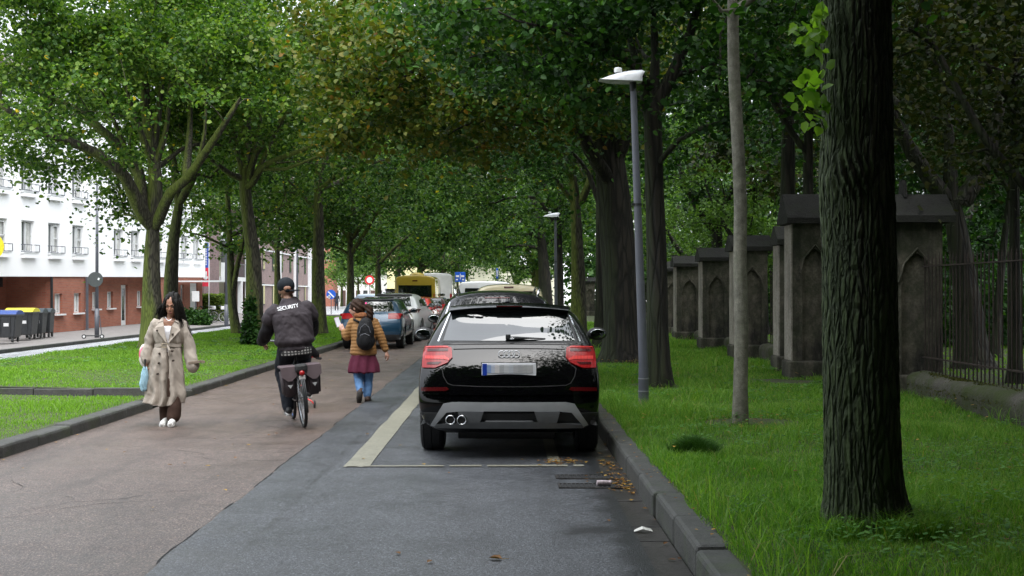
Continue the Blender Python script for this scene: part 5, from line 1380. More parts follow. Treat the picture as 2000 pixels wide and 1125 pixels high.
# ------------------------------------------------------------ bins, scooter, hedge, bikes on the far pavement
def bin_(lab, x, y, w_, d_, h, lidm, rz=.1, sticker=None):
    root = empty('wheeled_bin', (x, y, -.2), rz, lab, 'bin', 'wheeled bins beside the white house')
    bmt = bpy.data.materials.get('bin_grey') or simple('bin_grey', (.035,.038,.042), .5)
    def body(bm):
        a = [(-w_*.43,-d_*.42,.18),(w_*.43,-d_*.42,.18),(w_*.43,d_*.42,.18),(-w_*.43,d_*.42,.18)]; b_ = [(-w_/2,-d_/2,h*.86),(w_/2,-d_/2,h*.86),(w_/2,d_/2,h*.86),(-w_/2,d_/2,h*.86)]
        va = [bm.verts.new(p) for p in a]; vb = [bm.verts.new(p) for p in b_]
        bm.faces.new(va[::-1]); bm.faces.new(vb)
        for k in range(4): bm.faces.new((va[k], va[(k+1)%4], vb[(k+1)%4], vb[k]))
        bmesh.ops.bevel(bm, geom=bm.edges[:], offset=.03, segments=2, affect='EDGES')
        box(bm, (0,0,h*.84), (w_*1.05, d_*1.05, .06), bev=.015)
        for k in (-.3, 0, .3): box(bm, (w_*k, -d_/2-.002, h*.55), (.04, .03, h*.5), rot=Rx(.06))
    make('body', body, bmt, root)
    def lid(bm):
        n = 8; pts = [(-d_/2-.04, h*.87)]+[(-d_/2-.02+(d_+.04)*k/n, h*.9+.12*math.sin(PI*k/n)**.7) for k in range(n+1)]+[(d_/2+.04, h*.87)]
        prism(bm, pts, 'X', -w_/2-.02, w_/2+.02)
    make('lid', lid, lidm, root)
    for sx in (-1, 1):
        for sy in (-1, 1):
            make('wheel', lambda bm: cone(bm, (sx*w_*.36-.03, sy*d_*.34, .09), (sx*w_*.36+.03, sy*d_*.34, .09), .09, .09, 16), M['dark_paint'], root)
    if sticker: make('sticker', lambda bm: box(bm, (w_*.2, -d_*.475, h*.55), (.2, .01, .12), rot=Rx(.06)), M['white_paint'], root)
    return root
bl = simple('lid_blue', (.02,.06,.25), .4); ye = simple('lid_yellow', (.62,.55,.02), .4); dk = simple('lid_dark', (.03,.045,.055), .4)
bin_('large dark bin with a blue lid, leftmost of the bins', GX(10, 46), 46, 1.15, 1.0, 1.2, bl, .1, 1)
bin_('large dark bin with a bright yellow lid', GX(46, 49), 49, 1.05, 1.0, 1.25, ye, .1, 1)
bin_('dark bin with a torn yellow notice on its front', GX(72, 50.5), 50.5, .75, .8, 1.2, dk, .1, 1)
bin_('narrow dark bin at the right end of the bins', GX(90, 51.5), 51.5, .62, .75, 1.2, dk, .1)
def escooter(lab, x, y, rz):
    root = empty('electric_scooter', (x, y, -.2), rz, lab, 'scooter')
    make('deck', lambda bm: box(bm, (0,0,.15), (.62,.16,.05), bev=.015), M['dark_paint'], root)
    for sx in (-.42, .44):
        w_ = make('wheel', lambda bm: tube(bm, ring_pts((sx,0,.11), .085, 20), .028, 8, closed=True), M['dark_paint'], root)
        make('rim', lambda bm: cone(bm, (sx,-.02,.11), (sx,.02,.11), .06, .06, 16), M['white_paint'], w_)
    make('stem', lambda bm: tube(bm, [(.30,0,.15),(.42,0,.22),(.33,0,1.12)], .020, 8), M['grey_paint'], root); root.scale = (.8,.8,.8)
    make('handlebar', lambda bm: tube(bm, [(.28,-.25,1.1),(.33,0,1.13),(.28,.25,1.1)], .018, 8), M['dark_paint'], root)
escooter('small electric scooter parked at the foot of the thin lamp post', GX(183, 49.5), 49.5, .25)
def hedge(lab, x0, x1, y, depth, h, mat, seed, name='hedge', n=9000, leaf=.11, zb=-.15, cat='hedge'):
    cx = (x0+x1)/2; root = empty(name, (cx, y, zb), 0, lab, cat); rng = np.random.default_rng(seed); w_ = x1-x0
    p = rng.random((n, 3))-.5; ax = rng.integers(0, 3, n); sg = np.where(rng.random(n) > .5, .5, -.5)
    for k in range(3): p[ax == k, k] = sg[ax == k]
    p += rng.normal(size=p.shape)*.02
    p *= np.array([w_, depth, h])*(1+.10*(fbm(p[:, 0]*9+9, p[:, 1]*7+p[:, 2]*6+9, 3, seed)-.5))[:, None]; p[:, 2] += h/2
    V, Q = leaf_verts(p, leaf, rng, .2, True); mobj('foliage', mesh_np('foliage', V, Q), mat, root)
    make('inner_branches', lambda bm: [tube(bm, [(rng.uniform(-w_*.45, w_*.45), 0, 0), (rng.uniform(-w_*.45, w_*.45), rng.uniform(-depth*.3, depth*.3), h*.8)], .03, 5) for k in range(24)], M['bark_dark'], root)
    def core(bm): box(bm, (0,0,h*.46), (w_*.93, depth*.86, h*.9), bev=.05)
    make('inner_mass', core, M['leaf_dark'], root)
hedge('clipped yellow-green hedge before the brick block', GX(392, 77), GX(441, 77), 77, 1.4, 1.65, M['leaf_hedge'], 3)
shrub('low dark evergreen shrub beside the end of the white house', 378, 69, (1.1,.8,.95), 50, M['leaf_dark'], 79, .12, name='evergreen_shrub', z0=-.1)
def simple_bike(lab, x, y, rz, zb, fr):
    root = empty('bicycle', (x, y, zb), rz, lab, 'bicycle', 'bicycles parked before the hedge')
    for sx in (-.53, .53):
        w_ = make('wheel', lambda bm: tube(bm, ring_pts((sx,0,.34), .325, 28), .018, 6, closed=True), M['dark_paint'], root)
        make('spokes', lambda bm: [tube(bm, [(sx,0,.34), (sx+.31*math.cos(a), 0, .34+.31*math.sin(a))], .003, 4) for a in np.linspace(0, 2*PI, 17)[:-1]]+[tube(bm, ring_pts((sx,0,.34), .30, 28), .010, 5, closed=True)], M['white_paint'], w_)
    make('frame', lambda bm: (tube(bm, [(-.53,0,.34),(-.1,0,.32),(.36,0,.72),(-.2,0,.78),(-.1,0,.32)], .018, 6), tube(bm, [(-.53,0,.34),(-.2,0,.78),(-.24,0,.9)], .014, 6), tube(bm, [(.53,0,.34),(.38,0,.66),(.34,0,.95)], .018, 6)), fr, root)
    make('saddle', lambda bm: ell(bm, (-.26,0,.93), (.13,.07,.04)), M['dark_paint'], root)
    make('handlebar', lambda bm: tube(bm, [(.2,-.28,1.0),(.34,-.1,1.0),(.34,.1,1.0),(.2,.28,1.0)], .013, 6), M['grey_paint'], root)
    make('basket', lambda bm: box(bm, (.48,0,.88), (.26,.3,.2), bev=.02), M['white_paint'], root)
simple_bike('parked bicycle with white basket, right one by the hedge', GX(421, 73), 73, .1, -.12, M['dark_paint'])
simple_bike('parked bicycle half hidden, left one by the hedge', GX(402, 74), 74, -.15, -.12, M['rust'])
o = empty('notice_board', (GX(383, 71), 71, -.15), 0, 'white notice board by the glass canopy', 'sign')
make('board', lambda bm: box(bm, (0,0,1.6), (.42,.05,.6), bev=.01), M['white_paint'], o); make('post', lambda bm: box(bm, (-.0,.05,.75), (.06,.05,1.5)), M['grey_paint'], o)
# ------------------------------------------------------------ far signs
def sign_post(name, lab, x, y, zc, zb, shape, size, mat, mark=None, pole=M['grey_paint'], cat='sign'):
    root = empty(name, (GX(x, y), y, zb), 0, lab, cat)
    hc = zc-zb
    make('post', lambda bm: cone(bm, (0,.05,0), (0,.05,hc+size*.4), .03, .03, 8), pole, root)
    def pl(bm):
        if shape == 'round': cone(bm, (0,-.02,hc), (0,.0,hc), size, size, 28)
        else: box(bm, (0,-.01,hc), (size*shape[0], .03, size*shape[1]), bev=.008)
    p = make('plate', pl, mat, root)
    if mark: make('symbol', mark(hc), M['white_paint'], p)
    return root
SB = simple('sign_blue', (.01,.10,.55), .35, var=.05)
def arrows(hc):
    def f(bm):
        for dx in (-.14, .12): box(bm, (dx,-.035,hc+.04), (.16,.01,.10)); box(bm, (dx*1.2,-.035,hc-.13), (.10,.01,.07))
        box(bm, (0,-.035,hc+.02), (.03,.01,.3))
    return f
sign_post('direction_sign', 'blue rectangular direction sign above the white van', 899, 62, pz(541, 62), .0, (1.0,.95), .52, SB, arrows)
sign_post('narrow_sign', 'tall narrow blue sign rising above the cream taxi', 971, 60, pz(534, 60), .0, (.28, 1.4), .36, SB, lambda hc: (lambda bm: box(bm, (0,-.035,hc), (.05,.01,.3))))
def dia(hc):
    def f(bm): box(bm, (0,-.03,hc), (.62,.01,.10), rot=Ry(R(45))); box(bm, (-.14,-.03,hc-.18), (.10,.01,.28)); box(bm, (-.18,-.03,hc-.2), (.3,.01,.10))
    return f
sign_post('keep_left_sign', 'round blue arrow sign on the traffic island', 647, 94, pz(575, 94), -.05, 'round', .36, SB, dia)
def bar_(hc):
    return lambda bm: cone(bm, (0,-.03,hc), (0,-.025,hc), .26, .26, 24)
sign_post('prohibition_sign', 'round red and white prohibition sign near the grey estate car', 722, 110, pz(547, 110), 0, 'round', .42, simple('sign_red', (.6,.03,.03), .4), bar_)
ti = empty('traffic_island', (GX(652, 92), 92, -.12), 0, 'low kerbed traffic island in the pale junction', 'traffic island')
make('kerb', lambda bm: cone(bm, (0,0,0), (0,0,.14), 1.5, 1.45, 40), M['kerb'], ti); make('top', lambda bm: cone(bm, (0,0,.14), (0,0,.15), 1.3, 1.3, 40), M['pave'], ti)
# ------------------------------------------------------------ car builder (rear bumper at y=0, driving towards +y)
def carpaint(name, col, metal=.0, rough=.35, drops=0.0):
    m, nt, b = new_mat(name)
    v = coords(nt)
    L(nt, ramp(nt, noise(nt, v, 3.), [(.3, tuple(c*.93 for c in col)), (.7, tuple(min(1, c*1.07) for c in col))]), b.inputs['Base Color'])
    b.inputs['Roughness'].default_value = rough; b.inputs['Metallic'].default_value = metal
    b.inputs['Coat Weight'].default_value = 1.0; b.inputs['Coat Roughness'].default_value = .03; b.inputs['Specular IOR Level'].default_value = .0 if max(col) < .02 else .2
    vo = N(nt, 'ShaderNodeTexVoronoi'); vo.inputs['Scale'].default_value = 75.; L(nt, v, vo.inputs['Vector'])
    d = ramp(nt, vo.outputs['Distance'], [(.12, 1.0), (.34, 0.0)])
    g = N(nt, 'ShaderNodeNewGeometry'); sp = N(nt, 'ShaderNodeSeparateXYZ'); L(nt, g.outputs['Normal'], sp.inputs[0])
    up = ramp(nt, sp.outputs[2], [(.45, 0.0), (.85, 1.0)])
    h = mathn(nt, 'MULTIPLY', d, up)
    bn = N(nt, 'ShaderNodeBump'); bn.inputs['Strength'].default_value = drops; bn.inputs['Distance'].default_value = .0012
    L(nt, h, bn.inputs['Height'])
    L(nt, bn.outputs['Normal'], b.inputs['Coat Normal']); L(nt, bn.outputs['Normal'], b.inputs['Normal'])
    return m
M['tyre'] = simple('tyre_rubber', (.012,.012,.013), .8, var=.2, scale=30, bmp=.3, bscale=120)
M['rim'] = simple('alloy_rim', (.35,.36,.38), .3, .8)
M['plastic'] = simple('black_plastic', (.018,.019,.02), .55, bmp=.15, bscale=300)
M['glass_car'] = glass_dark('car_glass', (.006,.008,.008), .02)
M['glass_rear'] = glass_dark('rear_screen_glass', (.012,.016,.016), .015); M['glass_rear'].node_tree.nodes['Principled BSDF'].inputs['IOR'].default_value = 1.72
M['chrome'] = simple('chrome', (.75,.76,.78), .12, 1.0, .03)
M['silver_trim'] = simple('silver_trim', (.40,.41,.42), .38, .35, .06)
M['dark_gap'] = simple('panel_gap', (.002,.002,.002), .7)
def redlens(name, col=(.32,.008,.010)):
    m, nt, b = new_mat(name)
    v = coords(nt)
    w_ = N(nt, 'ShaderNodeTexWave', bands_direction='X'); w_.inputs['Scale'].default_value = 22.; w_.inputs['Distortion'].default_value = 1.5; L(nt, v, w_.inputs['Vector'])
    L(nt, ramp(nt, w_.outputs['Fac'], [(.2, tuple(c*.65 for c in col)), (.8, tuple(min(1, c*1.25) for c in col))]), b.inputs['Base Color'])
    b.inputs['Roughness'].default_value = .25; b.inputs['Specular IOR Level'].default_value = .25; b.inputs['Coat Weight'].default_value = .35; b.inputs['Coat Roughness'].default_value = .04
    return m
M['lens'] = redlens('red_lens'); M['lens_dark'] = redlens('dark_red_lens', (.06,.003,.004)); M['lens_lit'] = redlens('bright_red_lens', (.62,.035,.03))
M['mirror_glass'] = simple('mirror_glass', (.38,.40,.41), .03, 1.0, .02)
M['plate_white'] = simple('plate_white', (.82,.83,.86), .4, var=.03); M['plate_blue'] = simple('plate_blue', (.01,.05,.38), .4)
def car_body(p, paint):
    L_, W, H = p['L'], p['W']/2, p['H']
    offs = p['offs']              # rear offsets of levels 0..6
    st = []                       # station: (y, lean, widths scale, z4, z5, z6, roofz, w5, w6)
    lv_w = p['lw']; lv_z = p['lz']  # level half widths (full section), heights
    rw = p.get('rearw', [.93,.955,.965,.965,.945,.93,.93])
    fw = p.get('frontw', [.88,.90,.92,.90,.86,.86,.86])
    cowl, rf = p['cowl'], p['rooff']; hood = p['hood']; nose = p['nose']
    roofr = p.get('roofr', 0.0)   # drop of the roof at the rear edge
    def ring(y, lean, ws, zs, roofz, flean=None):
        r = []
        for i in range(7):
            yy = y+lean*offs[i]+(flean[i] if flean else 0)
            r.append((W*lv_w[i]*ws[i], yy, zs[i]))
        yt = y+lean*offs[6]+(flean[6] if flean else 0)
        w6 = r[6][0]
        top = [(w6*.55, yt, roofz[0]), (0, yt, roofz[1]), (-w6*.55, yt, roofz[0])]
        Lf = [(-a, b_, c) for a, b_, c in r[::-1]]
        yb_ = r[0][1]
        bot = [(-r[0][0]*.5, yb_, zs[0]), (0, yb_, zs[0]), (r[0][0]*.5, yb_, zs[0])]
        return r+top+Lf+bot
    one = [1]*7
    Z = list(lv_z)
    def Zs(dr): z = list(Z); z[5] -= dr*.5; z[6] -= dr; return z
    def roofz(dr, k=1): return (H-dr-.012*k, H-dr)
    mixw = lambda t: [a*(1-t)+t for a in rw]
    R_ = []
    R_.append(ring(0, 1, rw, Zs(roofr), roofz(roofr)))
    R_.append(ring(.07, 1, mixw(.45), Zs(roofr*.95), roofz(roofr*.9)))
    R_.append(ring(.28, .93, mixw(.85), Zs(roofr*.7), roofz(roofr*.6)))
    R_.append(ring(.75, .6, one, Zs(roofr*.3), roofz(roofr*.25)))
    R_.append(ring(1.35, .2, one, Zs(0), roofz(0)))
    R_.append(ring((1.35+rf)/2, 0, one, Zs(0), roofz(0)))
    R_.append(ring(rf, 0, one, Zs(.02), roofz(.025)))
    # cowl
    def fr(y, hz, ws, low=0):
        zs = [Z[0]+low, Z[1]+low*.5, Z[2], min(Z[3], hz-.12), min(Z[4], hz-.045), hz-.02, hz]
        w_ = list(ws); w_[5] = ws[5]*lv_w[4]/lv_w[5]*.93; w_[6] = ws[6]*lv_w[4]/lv_w[6]*.82
        return ring(y, 0, w_, zs, (hz+.015, hz+.02))
    R_.append(fr(cowl, hood, [.99]*7))
    R_.append(fr(cowl+.06, hood-.005, [.99]*7))
    R_.append(fr((cowl+L_)/2, hood*.985, [.97]*7))
    R_.append(fr(L_-.22, nose+.03, [.94]*7))
    R_.append(fr(L_, nose-.06, fw, .03))
    bm = bmesh.new()
    V = [[bm.verts.new(q) for q in r] for r in R_]; n = len(V[0])
    for i in range(len(V)-1):
        for k in range(n): bm.faces.new((V[i][k], V[i][(k+1) % n], V[i+1][(k+1) % n], V[i+1][k]))
    def cap(r, bulge, sgn):
        rows = []
        for lv in range(7):
            Rr = r[lv]; Lr = r[16-lv]
            if lv == 6: mid = [r[7], r[8], r[9]]
            elif lv == 0: mid = [r[19], r[18], r[17]]
            else:
                mid = []
                for t in (.55, 0, -.55): mid.append(bm.verts.new((Rr.co.x*t, Rr.co.y+sgn*bulge*(1-t*t)*(.5 if lv == 5 else 1), Rr.co.z)))
            rows.append([Rr]+mid+[Lr])
        for a in range(6):
            for b_ in range(4): bm.faces.new((rows[a][b_], rows[a+1][b_], rows[a+1][b_+1], rows[a][b_+1]))
    cap(V[0], p.get('bulge', .05), -1); cap(V[-1], .10, 1)
    fixn(bm)
    # crease the belt line and lower rear edges a little
    o = bobj('body', bm, paint, None, True)
    s = o.modifiers.new('s', 'SUBSURF'); s.levels = 3; s.render_levels = 3
    apply_mods(o)
    # wheel arches
    c = bmesh.new()
    for wy in p['axles']:
        for sx in (-1, 1):
            cone(c, (sx*(W-.26), wy, p['tr']), (sx*(W+.3), wy, p['tr']), p['tr']+.055, p['tr']+.055, 40)
    fixn(c); co_ = bobj('cut', c)
    b_ = o.modifiers.new('b', 'BOOLEAN'); b_.object = co_; b_.operation = 'DIFFERENCE'; b_.solver = 'EXACT'
    apply_mods(o); bpy.data.objects.remove(co_)
    o.data.polygons.foreach_set('use_smooth', [True]*len(o.data.polygons))
    auto_smooth(o, 38)
    return o
def bvh_of(o):
    me = o.data
    return BVHTree.FromPolygons([v.co.copy() for v in me.vertices], [tuple(f.vertices) for f in me.polygons])
def panel(name, bvh, poly, mat, parent, axis='R', side=1, off=.004, grid=.05, smooth=40, base=None, back=.01, dense=True):
    """polygon given in (x,z) for R/F, (y,z) for S, (x,y) for T, projected on the body and set proud"""
    bm = bmesh.new()
    f = bm.faces.new([bm.verts.new((a, b_, 0)) for a, b_ in poly]); bmesh.ops.triangulate(bm, faces=[f])
    xs = [a for a, _ in poly]; ys_ = [b_ for _, b_ in poly]
    for k in range(1, int((max(xs)-min(xs))/grid)+1):
        bmesh.ops.bisect_plane(bm, geom=bm.verts[:]+bm.edges[:]+bm.faces[:], plane_co=(min(xs)+k*grid, 0, 0), plane_no=(1,0,0), dist=1e-5)
    for k in range(1, int((max(ys_)-min(ys_))/grid)+1):
        bmesh.ops.bisect_plane(bm, geom=bm.verts[:]+bm.edges[:]+bm.faces[:], plane_co=(0, min(ys_)+k*grid, 0), plane_no=(0,1,0), dist=1e-5)
    nor = {}; last = None
    for v in bm.verts:
        a, b_ = v.co.x, v.co.y
        if axis == 'R': o_ = Vector((a, -2, b_)); d = Vector((0,1,0))
        elif axis == 'F': o_ = Vector((a, 8, b_)); d = Vector((0,-1,0))
        elif axis == 'S': o_ = Vector((side*3, a, b_)); d = Vector((-side,0,0))
        else: o_ = Vector((a, b_, 5)); d = Vector((0,0,-1))
        hit, n_, _, _ = bvh.ray_cast(o_, d)
        if hit is None:
            hit, n_ = (last if last else (o_+d*2, -d))
            hit = Vector((hit.x if axis == 'S' else a, b_ if axis == 'T' else (hit.y if axis != 'S' else a), b_ if axis != 'T' else hit.z))
        if n_.dot(d) > 0: n_ = -n_
        last = (hit.copy(), n_.copy()); nor[v] = n_
        v.co = hit+n_*off
    be = [e for e in bm.edges if len(e.link_faces) == 1]
    r = bmesh.ops.extrude_edge_only(bm, edges=be)
    for v in [g for g in r['geom'] if isinstance(g, bmesh.types.BMVert)]:
        src = None
        for e in v.link_edges:
            ov = e.other_vert(v)
            if ov in nor: src = ov; break
        if src is not None: v.co = src.co-nor[src]*(off+back)
    fixn(bm)
    o = bobj(name, bm, mat, parent)
    # outward facing check
    me = o.data; c = sum((me.polygons[i].normal for i in range(min(8, len(me.polygons)))), Vector())
    auto_smooth(o, smooth)
    return o
def mirx(poly): return [(-a, b_) for a, b_ in poly][::-1]
def strip_poly(pts, w_):
    """polyline in 2D -> thin polygon"""
    L_, R_ = [], []
    n = len(pts)
    for i in range(n):
        a = Vector(pts[max(0, i-1)]); b_ = Vector(pts[min(n-1, i+1)]); d = (b_-a).normalized(); q = Vector((-d.y, d.x))*w_/2
        L_.append(tuple(Vector(pts[i])+q)); R_.append(tuple(Vector(pts[i])-q))
    return L_+R_[::-1]
def wheel(name, x, y, r, w_, parent, side, dark=False):
    def ty(bm):
        prof = [(-w_/2, r*.70), (-w_/2*1.02, r*.86), (-w_/2*.92, r*.96), (-w_/2*.72, r), (w_/2*.72, r), (w_/2*.92, r*.96), (w_/2*1.02, r*.86), (w_/2, r*.70)]
        # tread grooves
        pr = []
        for a, b_ in prof[:4]: pr.append((a, b_))
        for g in (-.35, 0, .35): pr += [(w_*g-.006, r), (w_*g-.004, r-.008), (w_*g+.004, r-.008), (w_*g+.006, r)]
        for a, b_ in prof[4:]: pr.append((a, b_))
        n = 44; rings = []
        for k in range(n):
            a = 2*PI*k/n; rings.append([bm.verts.new((x+q, y+rr*math.cos(a), r+rr*math.sin(a))) for q, rr in pr])
        for k in range(n):
            for j in range(len(pr)-1): bm.faces.new((rings[k][j], rings[(k+1)%n][j], rings[(k+1)%n][j+1], rings[k][j+1]))
    t = make(name, ty, M['tyre'], parent); auto_smooth(t, 40)
    def rm(bm):
        xo = x+side*w_*.42
        tube(bm, ring_pts((xo, y, r), r*.69, 40, 'X'), .016, 6, closed=True)
        for k in range(5):
            a = 2*PI*k/5+.3
            for da in (-.12, .12): tube(bm, [(xo+side*.0, y+.05*math.cos(a), r+.05*math.sin(a)), (xo, y+r*.66*math.cos(a+da), r+r*.66*math.sin(a+da))], .018, 6)
        cone(bm, (xo-side*.02, y, r), (xo+side*.015, y, r), .07, .05, 16)
        cone(bm, (x-side*w_*.1, y, r), (x-side*w_*.05, y, r), r*.68, r*.68, 30)
    make('rim', rm, M['rim'], t)
    return t
def door_mirror(parent, x, y, z, side, paint, glass=True, s=1.0):
    def mb(bm):
        ell(bm, (x+side*.10*s, y+.03, z), (.115*s, .075*s, .075*s), u=20, v=12)
        for v in bm.verts:
            if v.co.y < y: v.co.y = y-(y-v.co.y)*.25
        tube(bm, [(x-side*.08, y+.06, z-.07), (x+side*.02, y+.04, z-.03)], [.03,.035], 8)
    m_ = make('door_mirror', mb, paint, parent, True)
    if glass: make('mirror_glass', lambda bm: ell(bm, (x+side*.105*s, y-.020, z), (.088*s, .006, .055*s), Rz(-side*.12)) and None, M['mirror_glass'], m_, True)
    return m_
def generic_car(name, lab, cat, p, paint, loc, rz, group, tail=None, rwin=None, parts=True, wheels=True, plate=True, rwmat=None):
    root = empty(name, loc, rz, lab, cat, group)
    body = car_body(p, paint); body.parent = root
    bv = bvh_of(body)
    if rwin: panel('rear_window', bv, rwin, rwmat or M['glass_car'], root, 'R', grid=.08)
    for poly in p.get('sidewin', []):
        for s in (-1, 1): panel('side_window', bv, poly, M['glass_car'], root, 'S', s, grid=.10)
    if p.get('screen'): panel('windscreen', bv, p['screen'], M['glass_car'], root, 'F', grid=.12)
    if tail:
        for poly in tail:
            panel('tail_light', bv, poly, M['lens'], root, 'R', off=.012, grid=.05); panel('tail_light', bv, mirx(poly), M['lens'], root, 'R', off=.012, grid=.05)
    if p.get('bumper'): panel('bumper', bv, p['bumper'], M['plastic'], root, 'R', off=.012, grid=.08)
    if p.get('cladding'):
        for s in (-1, 1): panel('side_cladding', bv, p['cladding'], M['plastic'], root, 'S', s, off=.008, grid=.12)
    if plate:
        zc = p.get('platez', .85); hit = bv.ray_cast(Vector((0,-2,zc)), Vector((0,1,0)))[0]
        if hit is not None:
            pl = make('licence_plate', lambda bm: box(bm, (0, hit.y-.015, zc), (.52,.012,.115), bev=.003) and None, M['plate_white'], root)
            make('blue_band', lambda bm: box(bm, (-.235, hit.y-.023, zc), (.045,.006,.105)) and None, M['plate_blue'], pl)
    if wheels:
        for wy in p['axles']:
            for s in (-1, 1): wheel('wheel', s*(p['W']/2-p['tw']/2-.025), wy, p['tr'], p['tw'], root, s)
    for s in (-1, 1): door_mirror(root, s*(p['W']/2-.02), p['cowl']-.55, p['mirz'], s, p.get('mirmat', M['plastic']))
    return root, body, bv
hatch = dict(L=4.19, W=1.80, H=1.51, lw=[.80,.97,1.0,1.0,.965,.80,.69], lz=[.24,.34,.56,.82,1.09,1.40,1.475], offs=[.10,.02,.0,.06,.20,.56,.60],
             cowl=3.05, rooff=2.25, hood=1.0, nose=.82, roofr=.045, axles=(.80, 3.40), tr=.335, tw=.225, mirz=1.09,
             sidewin=[[(1.0,1.12),(2.95,1.10),(2.35,1.38),(1.2,1.38)]], screen=[(-.62,1.05),(.62,1.05),(.54,1.37),(-.54,1.37)])
# ------------------------------------------------------------ the black car in front
def q_car():
    p = dict(hatch); p['offs'] = [.12,.03,.0,.07,.235,.545,.50]; p['rearw'] = [.93,.955,.965,.955,.93,.92,.92]; p['bulge'] = .07
    p['lw'] = [.80,.97,1.01,1.01,.965,.775,.665]
    paint = carpaint('black_paint', (.002,.002,.0025), 0, .3, .55)
    root = empty('parked_car', (.045, 11.93, .012), R(-.6), 'glossy black compact car with red tail lights parked nearest by the right kerb', 'car', 'cars parked at the right kerb')
    body = car_body(p, paint); body.parent = root; bv = bvh_of(body)
    # rear screen: black surround, then glass
    panel('window_surround', bv, [(-.685,1.115),(.685,1.115),(.60,1.40),(.53,1.455),(-.53,1.455),(-.60,1.40)], M['plastic'], root, off=.002, grid=.04)
    panel('rear_window', bv, [(-.655,1.135),(.655,1.135),(.585,1.385),(.55,1.42),(-.55,1.42),(-.585,1.385)], M['glass_rear'], root, off=.006, grid=.04)
    for s in (-1, 1):  # chrome edges beside the screen
        pts = [(s*.705,1.13),(s*.665,1.24),(s*.60,1.41)]
        panel('trim', bv, strip_poly(pts, .012), M['chrome'], root, off=.006, grid=.05)
        panel('side_window', bv, [(1.05,1.13),(2.95,1.10),(2.35,1.385),(1.2,1.385)], M['glass_car'], root, 'S', s, grid=.08)
    panel('windscreen', bv, p['screen'], M['glass_car'], root, 'F', grid=.1)
    # roof spoiler
    def sp(bm):
        n = 13; rows = []
        for i in range(n):
            t = -1+2*i/(n-1); x_ = t*.60
            yb_ = .43+.04*t*t; zt = 1.500-.035*abs(t)**2.4
            pr = [(.62, zt+.012), (yb_+.03, zt-.012), (yb_, zt-.030), (yb_+.015, zt-.048), (.60, zt-.055)]
            rows.append([bm.verts.new((x_, a, b_)) for a, b_ in pr])
        for i in range(n-1):
            for k in range(5): bm.faces.new((rows[i][k], rows[i][(k+1)%5], rows[i+1][(k+1)%5], rows[i+1][k]))
        bm.faces.new(rows[0][::-1]); bm.faces.new(rows[-1])
    o = make('spoiler', sp, paint, root); auto_smooth(o, 30)
    make('brake_light', lambda bm: box(bm, (0,.438,1.478), (.26,.02,.010)) and None, M['lens_dark'], o)
    make('antenna', lambda bm: (cone(bm, (-.02,.66,1.505), (-.02,.70,1.555), .035, .008, 10),), M['plastic'], root)
    # tail lights: outer hexagonal shape wrapping the corner
    for s, nm in ((-1, 'l'), (1, 'r')):
        P_ = lambda q: [(s*a, b_) for a, b_ in (q if s > 0 else q[::-1])]
        outer = [(.845,.875),(.84,1.075),(.62,1.085),(.565,1.065),(.555,.975),(.60,.925),(.72,.875)]
        tl = panel('tail_light', bv, P_(outer), M['lens'], root, off=.016, grid=.03)
        panel('light_bar', bv, P_([(.80,1.025),(.80,1.05),(.60,1.055),(.60,1.03)]), M['lens_dark'], tl, off=.020, grid=.03)
        panel('light_bar', bv, P_([(.82,.955),(.82,.985),(.63,.985),(.58,.96),(.585,.945),(.65,.955)]), M['lens_lit'], tl, off=.0205, grid=.03)
        panel('light_bar', bv, P_([(.80,.905),(.80,.925),(.66,.93),(.69,.905)]), M['lens_dark'], tl, off=.020, grid=.03)
        panel('light_bar', bv, P_([(.815,1.062),(.815,1.069),(.60,1.072),(.60,1.064)]), M['lens_lit'], tl, off=.021, grid=.03)
        panel('reflector', bv, P_([(.85,.655),(.85,.69),(.60,.695),(.58,.672),(.62,.66)]), M['lens_dark'], root, off=.010, grid=.04)
        # shut lines of the tailgate
        panel('panel_gap', bv, strip_poly(P_([(.70,1.105),(.69,1.09)]) if 0 else [(s*.565,.97),(s*.60,.915),(s*.655,.875),(s*.64,.80),(s*.60,.735),(s*.55,.715)], .008), M['dark_gap'], body, off=.0025, grid=.03)
    panel('panel_gap', bv, strip_poly([(-.55,.715),(-.3,.705),(0,.702),(.3,.705),(.55,.715)], .009), M['dark_gap'], body, off=.0025, grid=.04)
    panel('panel_gap', bv, strip_poly([(-.66,1.098),(-.3,1.105),(0,1.107),(.3,1.105),(.66,1.098)], .006), M['dark_gap'], body, off=.0025, grid=.04)
    # raised creases on tailgate and bumper
    panel('crease', bv, strip_poly([(-.84,.637),(-.4,.632),(0,.630),(.4,.632),(.84,.637)], .016), paint, body, off=.014, grid=.04)
    panel('crease', bv, strip_poly([(-.55,1.062),(-.3,1.068),(0,1.070),(.3,1.068),(.55,1.062)], .012), paint, body, off=.008, grid=.04)
    panel('plate_recess', bv, [(-.36,.79),(.36,.79),(.42,.93),(.35,.965),(-.35,.965),(-.42,.93)], paint, body, off=.006, grid=.04)
    # lower black bumper skirt and silver diffuser
    panel('bumper', bv, [(-.86,.33),(.86,.33),(.86,.45),(-.86,.45)], M['plastic'], root, off=.012, grid=.05)
    dif = panel('diffuser', bv, [(-.755,.345),(-.72,.335),(-.60,.46),(-.45,.475),(.45,.475),(.60,.46),(.72,.335),(.76,.35),(.63,.54),(.55,.555),(-.55,.555),(-.63,.54)], M['silver_trim'], root, off=.04, grid=.03, back=.05)
    panel('insert', bv, [(-.46,.375),(-.28,.375),(-.24,.475),(-.49,.475)], simple('grey_insert', (.13,.135,.14), .5), dif, off=.05, grid=.05, back=.05)
    panel('insert', bv, [(.46,.375),(.28,.375),(.24,.475),(.49,.475)][::-1], bpy.data.materials['grey_insert'], dif, off=.05, grid=.05, back=.05)
